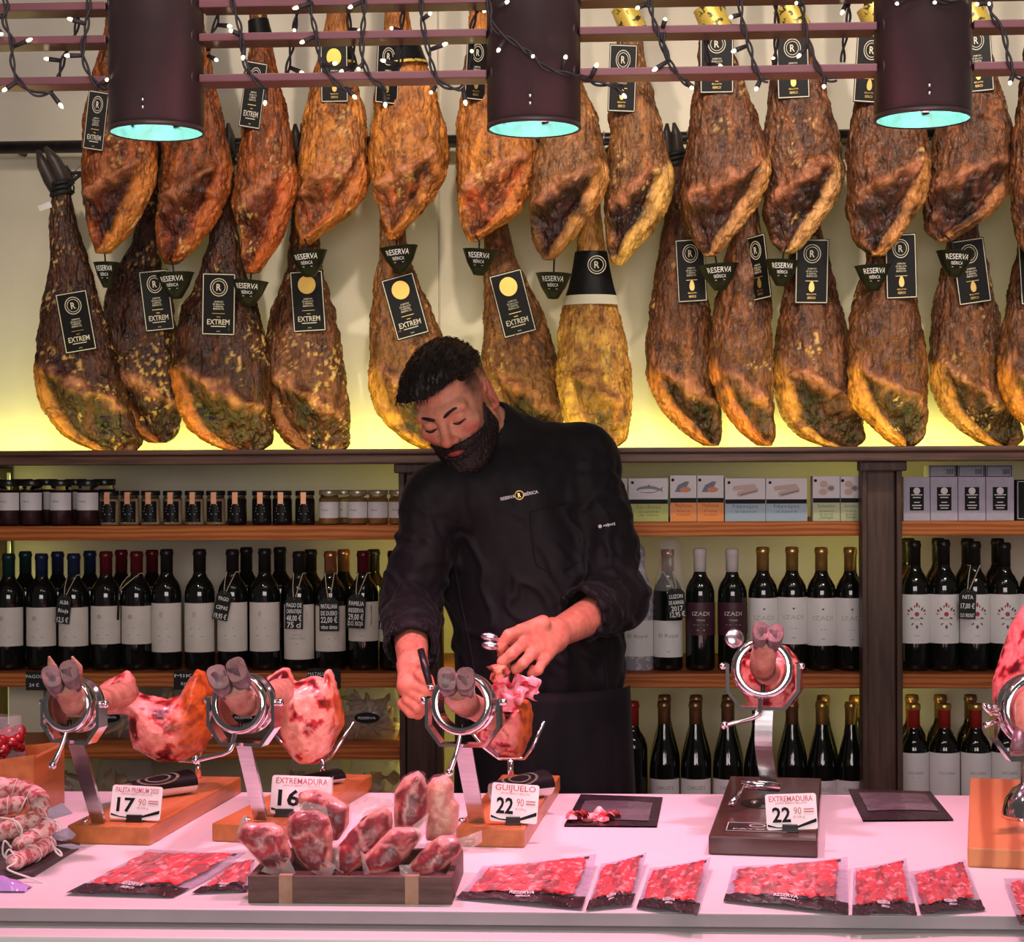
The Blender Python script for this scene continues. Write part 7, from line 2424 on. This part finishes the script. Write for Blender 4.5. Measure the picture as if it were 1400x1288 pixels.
def loft_faces(V, F, C_, pa, pb, mids):
    """replace the face nearest pa and the one nearest pb by a passage through mids (upper arm and shoulder under the jacket)"""
    cen = V[np.array([f[:4] for f in F])].mean(1)
    ia = int(np.argmin(np.linalg.norm(cen - pa, axis=1)))
    ib = int(np.argmin(np.linalg.norm(cen - pb, axis=1)))
    fa, fb = F[ia], F[ib]
    F = [f for k, f in enumerate(F) if k not in (ia, ib)]
    rings = [list(fa)]
    add = []
    A0 = V[list(fa)]
    base = A0 - A0.mean(0)
    base = base / np.linalg.norm(base[0])
    for m_, r in mids:
        st_ = len(V) + len(add)
        add += [m_ + base[k] * r for k in range(4)]
        rings.append([st_ + k for k in range(4)])
    last = np.array(add[-4:])
    best = min(((sum(np.linalg.norm(V[fb[(s_ + d_ * k) % 4]] - last[k]) for k in range(4)), s_, d_) for s_ in range(4) for d_ in (1, -1)))
    rings.append([fb[(best[1] + best[2] * k) % 4] for k in range(4)])
    V = np.concatenate([V, np.array(add)])
    C_ = np.concatenate([C_, np.ones((len(add), 3)) * C_[fa[0]]])
    for i in range(len(rings) - 1):
        for k in range(4):
            F.append((rings[i][k], rings[i][(k + 1) % 4], rings[i + 1][(k + 1) % 4], rings[i + 1][k]))
    return V, F, C_


shl_, shr_ = A(800, 640, 3.965), A(600, 700, 3.845)
VB, FB, CB = loft_faces(VB, FB, CB, el_l, N0 + np.array([0.03, 0, 0]), [(el_l, 0.04), (shl_, 0.05), (N0 + np.array([0.06, 0, -0.05]), 0.04)])
VB, FB, CB = loft_faces(VB, FB, CB, el_r, N0 + np.array([-0.03, 0, 0]), [(el_r, 0.04), (shr_, 0.05), (N0 + np.array([-0.06, 0, -0.06]), 0.04)])
body = addp('body', VB, FB, m_skin, cols=CB)
addp('beard', toW(Vb), Fb, m_beard, label='full black beard and moustache')
addp('hair', toW(Va), Fa, m_hair, label='black hair swept forward, faded at the sides')
hs_ = part('hair_strands', (toW(VSt) - tpi, FSt), m_hair, person)
tag(hs_, kind='stuff')
for sx in (-1, 1):
    p = [(sx * 0.010, -0.1010, 0.0160), (sx * 0.024, -0.0990, 0.0225), (sx * 0.038, -0.0900, 0.0245), (sx * 0.052, -0.0745, 0.0175)]
    V, F = tube(smooth_path(p, 5), [0.0016, 0.0025, 0.0031, 0.0034, 0.0035, 0.0035, 0.0034, 0.0033, 0.0031, 0.0029, 0.0026, 0.0023, 0.0019, 0.0015, 0.0010, 0.0005], 8)
    part('eyebrow', (toW(np.array(V)) - tpi, F), m_beard, person)
    p = [(sx * 0.0200, -0.0905, -0.0055), (sx * 0.027, -0.0940, -0.0085), (sx * 0.036, -0.0935, -0.0085), (sx * 0.0455, -0.0870, -0.0040)]
    V, F = tube(smooth_path(p, 5), 0.0014, 6)
    part('eyelashes', (toW(np.array(V)) - tpi, F), m_beard, person)

# --- jacket
sh_l, sh_r = A(800, 628, 3.965), A(596, 684, 3.845)
cf_l, cf_r = A(798, 838, 3.715), A(562, 884, 3.60)
HEM = W(700, 968, 3.93).z


def jacket(P):
    d = sd_ell(P, A(708, 742, 3.935), (0.178, 0.128, 0.215))
    d = smin(d, sd_ell(P, A(738, 890, 3.935), (0.182, 0.140, 0.235)), 0.08)
    d = smin(d, sd_cap(P, sh_r + (sh_l - sh_r) * 0.10, sh_r + (sh_l - sh_r) * 0.92, 0.078, 0.076), 0.06)
    d = smin(d, sd_cap(P, A(690, 640, 3.95), A(700, 612, 3.96), 0.085, 0.072), 0.05)
    d = smin(d, sd_cap(P, N0 + np.array([0, 0, -0.01]), sh_l + np.array([-0.02, 0, -0.004]), 0.070, 0.070), 0.04)
    la = smin(sd_cap(P, sh_l, el_l, 0.072, 0.060), sd_cap(P, el_l, cf_l, 0.061, 0.055), 0.02)
    ra = smin(sd_cap(P, sh_r, el_r, 0.070, 0.060), sd_cap(P, el_r, cf_r, 0.060, 0.052), 0.02)
    d = smin(d, la, 0.022)
    d = smin(d, ra, 0.020)
    # open the sleeves and the neck
    d = smax(d, -sd_cap(P, el_l + (cf_l - el_l) * 0.7, cf_l + (cf_l - el_l) * 0.6, 0.046, 0.050), 0.006)
    d = smax(d, -sd_cap(P, el_r + (cf_r - el_r) * 0.7, cf_r + (cf_r - el_r) * 0.6, 0.044, 0.047), 0.006)
    for e, c_ in ((el_l, cf_l), (el_r, cf_r)):
        ax = (c_ - e) / np.linalg.norm(c_ - e)
        near = np.linalg.norm(P - c_, axis=1) < 0.12
        cutp = (P - (c_ + ax * 0.012)) @ ax
        d = np.where(near, np.maximum(d, cutp), d)
    # stand collar
    n1 = THn + RHn @ np.array([0.0, 0.034, -0.062])
    col = sd_cap(P, N0, N0 + (n1 - N0) * 0.72, 0.080, 0.071)
    axn = (n1 - N0) / np.linalg.norm(n1 - N0)
    col = np.maximum(col, (P - (N0 + (n1 - N0) * 0.78)) @ axn + 0.25 * ((P[:, 1] - N0[1]) * -0.6))
    d = smin(d, col, 0.018)
    d = smax(d, -sd_cap(P, N0 - axn * 0.02, n1 + axn * 0.06, 0.063, 0.064), 0.006)
    d = np.maximum(d, HEM - P[:, 2])
    return d


lo, hi = A(505, 985, 3.75), A(905, 520, 3.75)
Vj, Fj = nets(jacket, (lo[0], 3.50, HEM - 0.02), (hi[0], 4.12, hi[2]), 0.0062)
Vj = relax(Vj, Fj, 2, 0.5)
Nj = normals(Vj, Fj)


def armfold(V, a, b, ph):
    ax = b - a
    L = np.linalg.norm(ax)
    t = ((V - a) @ ax) / L
    r = np.linalg.norm(V - a - np.outer(t / L, ax), axis=1)
    w = sstep(0.11, 0.075, r) * sstep(-0.02, 0.05, t) * sstep(L + 0.03, L - 0.02, t)
    n = fbm(V * 14 + ph, 2)
    ang = np.arctan2((V - a)[:, 1], (V - a)[:, 0])
    return w * (np.sin(t * 62 + 2.4 * np.sin(ang + ph) + 5 * n) * 0.0026 + np.sin(t * 36 + 3 * np.sin(ang * 1.0 + 1 + ph)) * 0.0036)


disp = fbm(Vj * np.array([13, 13, 7]) + 3, 2) * 0.0065
rid = 1 - np.abs(fbm(np.stack([Vj[:, 0] * 11 + Vj[:, 2] * 8, Vj[:, 1] * 8, Vj[:, 2] * 5 - Vj[:, 0] * 3], -1) + 8, 2))
disp += sstep(0.72, 1.0, rid) * 0.0070 * sstep(W(700, 640, 3.9).z, W(700, 760, 3.9).z, Vj[:, 2])
disp += armfold(Vj, sh_l, el_l, 0.3) + armfold(Vj, el_l, cf_l, 1.3) + armfold(Vj, sh_r, el_r, 2.3) + armfold(Vj, el_r, cf_r, 3.3)
Vj2 = Vj + Nj * disp[:, None]
jk = addp('jacket', Vj2, Fj, m_cloth, label='black chef jacket with stand collar')
from mathutils.bvhtree import BVHTree
bvh = BVHTree.FromPolygons([Vector(v) for v in Vj2], [tuple(int(i) for i in f) for f in Fj])
camp = Vector((0, 0, CAMZ))


def onto(px, py, lift=0.002):
    d = ray(px, py).normalized()
    hit = bvh.ray_cast(camp, d)
    p = hit[0] if hit[0] is not None else W(px, py, 3.8)
    return p - d * lift


def stamp(name, vf, px0, py0, scale, rot, mt, parent, lift=0.002):
    """lay a flat drawing (metres-free units) on the jacket"""
    ca, sa = math.cos(rot), math.sin(rot)
    V = []
    for x, y, z in vf[0]:
        a, b = x * scale, -z * scale
        V.append(tuple(onto(px0 + a * ca - b * sa, py0 + a * sa + b * ca, lift) - pbase))
    return part(name, (V, vf[1]), mt, parent, False)


stamp('chest_lettering', join(text('RESERVA', 0.16, (-0.62, 0), 0, 0.78, 0.03), text('IBÉRICA', 0.16, (0.62, 0), 0, 0.78, 0.03)), 710, 677, 26, math.radians(-12), m_white, jk)
stamp('chest_emblem', join(ringplate(0.22, 0.17, 0, 0.0001, 24), text('R', 0.2, (0, 0), 0, 0.14, 0.03)), 710, 677, 30, math.radians(-12), m_gold, jk, 0.0025)
stamp('sleeve_mark', join(disc(0.2, 0, 0.0001, 14, (-0.75, 0)), *[box(0.16, 0.0001, 0.16 + 0.08 * (k % 3), (-0.32 + k * 0.22, 0, 0)) for k in range(6)]), 830, 718, 13, math.radians(-10), m_white, jk)
# placket edge and breast pocket as raised seams
def seam(name, pts, r):
    P = [onto(a, b, 0.0005) - pbase for a, b in pts]
    part(name, tube(smooth_path(P, 4), r, 6), m_cloth, jk)


seam('placket_seam', [(617, 745), (622, 775), (630, 820), (638, 860), (646, 900), (652, 940)], 0.0022)
seam('pocket_seam', [(724, 700), (750, 693), (775, 688)], 0.0020)
seam('pocket_seam', [(724, 700), (728, 740), (736, 775), (770, 778), (790, 768)], 0.0016)

# --- apron, trousers, shoes
def lower(P):
    d = sd_cap(P, A(742, 960, 3.94), np.array([pbase.x + 0.02, 3.95, 0.86]), 0.168, 0.172)
    for sx in (-1, 1):
        d = smin(d, sd_cap(P, np.array([pbase.x + 0.03 + sx * 0.085, 3.95, 0.86]), np.array([pbase.x + 0.03 + sx * 0.10, 3.97, 0.09]), 0.092, 0.062), 0.03)
    q = P.copy()
    q[:, 1] = (q[:, 1] - 3.94) * 1.25 + 3.94
    return np.maximum(d, 0.075 - P[:, 2])


Vl, Fl = nets(lower, (pbase.x - 0.26, 3.74, 0.05), (pbase.x + 0.30, 4.16, HEM + 0.06), 0.010)
Vl = relax(Vl, Fl, 2, 0.5)
Vl[:, 1] = 3.94 + (Vl[:, 1] - 3.94) * 0.78
addp('trousers', Vl, Fl, m_apron)


def apr(u, v):
    a = math.radians(-84 + 168 * u)
    z = (HEM + 0.050) * (1 - v) + 0.46 * v
    rx, ry = 0.186 + 0.012 * v, 0.158 + 0.02 * v
    f = 0.006 * math.sin(9 * a + 2) * v + 0.004 * math.sin(17 * a) * v
    cx = W(742, 960, 3.93).x + 0.012 * v
    return (cx + (rx + f) * math.sin(a) - pbase.x, 3.94 - (ry + f) * math.cos(a) - pbase.y, z)


Va_, Fa_ = gridsheet(apr, 60, 24)
ap = part('apron', (Va_, Fa_), m_apron, person, label='long black waist apron')
ap.modifiers.new('thickness', 'SOLIDIFY').thickness = 0.003
part('apron_band', gridsheet(lambda u, v: tuple(Vector(apr(u, 0)) * 1.0 + Vector((0, -0.003, -0.004 - 0.035 * v))), 60, 2), m_apron, ap)
for sx in (-1, 1):
    fx = pbase.x + 0.03 + sx * 0.10
    V, F = nets(lambda P: np.maximum(smin(sd_ell(P, (fx, 3.90, 0.045), (0.048, 0.13, 0.048)), sd_ell(P, (fx, 3.97, 0.07), (0.044, 0.055, 0.065)), 0.03), 0.0005 - P[:, 2]), (fx - 0.07, 3.75, -0.02), (fx + 0.07, 4.06, 0.15), 0.007)
    addp('shoe', V, F, m_plblack)

# ------------------------------------------------------------------ what the chef holds
kn0, kn1, kn2 = Vector(A(575, 888, 3.435)), Vector(A(588, 938, 3.405)), Vector(A(640, 985, 3.36))
kn = thing('carving_knife', 'black handled carving knife in the chef\'s tattooed hand', 'knife', kn0)
part('handle', tube([(0, 0, 0), (kn1 - kn0) * 0.5, (kn1 - kn0)], [0.0065, 0.0075, 0.0060], 10), m_plblack, kn)
part('bolster', tube([(kn1 - kn0) * 0.97, (kn1 - kn0) * 1.10], [0.0066, 0.0055], 10), m_chrome, kn)
d = (kn2 - kn1)
V = [tuple(kn1 - kn0 + d * t + Vector((0, yy, zz * (1 - t * 0.7)))) for t in (0.0, 0.5, 1.0) for yy, zz in ((-0.0008, 0.007), (0.0008, 0.007), (0.0, -0.007))]
part('blade', (V, [(0, 1, 4, 3), (1, 2, 5, 4), (2, 0, 3, 5), (3, 4, 7, 6), (4, 5, 8, 7), (5, 3, 6, 8), (0, 2, 1), (6, 7, 8)]), m_chrome, kn, False)
tg0 = Vector(A(668, 874, 3.47))
tg = thing('steel_tongs', 'small steel tongs with rounded ends in the chef\'s raised hand', 'tongs', tg0)
for (a, b, sy) in (((669, 871), (708, 886), 0.0), ((670, 883), (706, 897), -0.006)):
    p0, p1 = W(*a, 3.462 + sy) - tg0, W(*b, 3.492) - tg0
    ar = part('arm', tube(smooth_path([p0, p0 + (p1 - p0) * 0.5 + Vector((0, -0.004, 0.002)), p1], 6), [0.0046] * 4 + [0.0040] * 9, 10), m_chrome, tg)
    g = lathe([(0.0002, -1), (0.38, -0.92), (0.71, -0.71), (0.92, -0.38), (1, 0), (0.92, 0.38), (0.71, 0.71), (0.38, 0.92), (0.0002, 1)], 20)
    part('paddle', xf(([(v[0] * 0.0165, v[1] * 0.0065, v[2] * 0.0088) for v in g[0]], g[1]), T(*p0) @ RY(math.radians(8))), m_brush, ar)
ms0 = Vector(A(686, 926, 3.455))
ms = thing('meat_slice', 'ragged slice of ham dangling from the chef\'s fingertips', 'meat', ms0)
pl_ = [W(a, b, 3.455) - ms0 for a, b in ((664, 912), (676, 908), (690, 908), (697, 918), (696, 930), (686, 940), (676, 938), (670, 928), (672, 918))]
V, F = pillow([(p.x, p.z) for p in pl_], 0.009, 0.012, 0.0026, lambda P: 0.0035 * fbm(P * 110, 2))
part('slice', (V, F), m_meat, ms, cols=marble(V, 5, lin(224, 150, 110), lin(196, 84, 76), lin(110, 40, 40), freq=80))
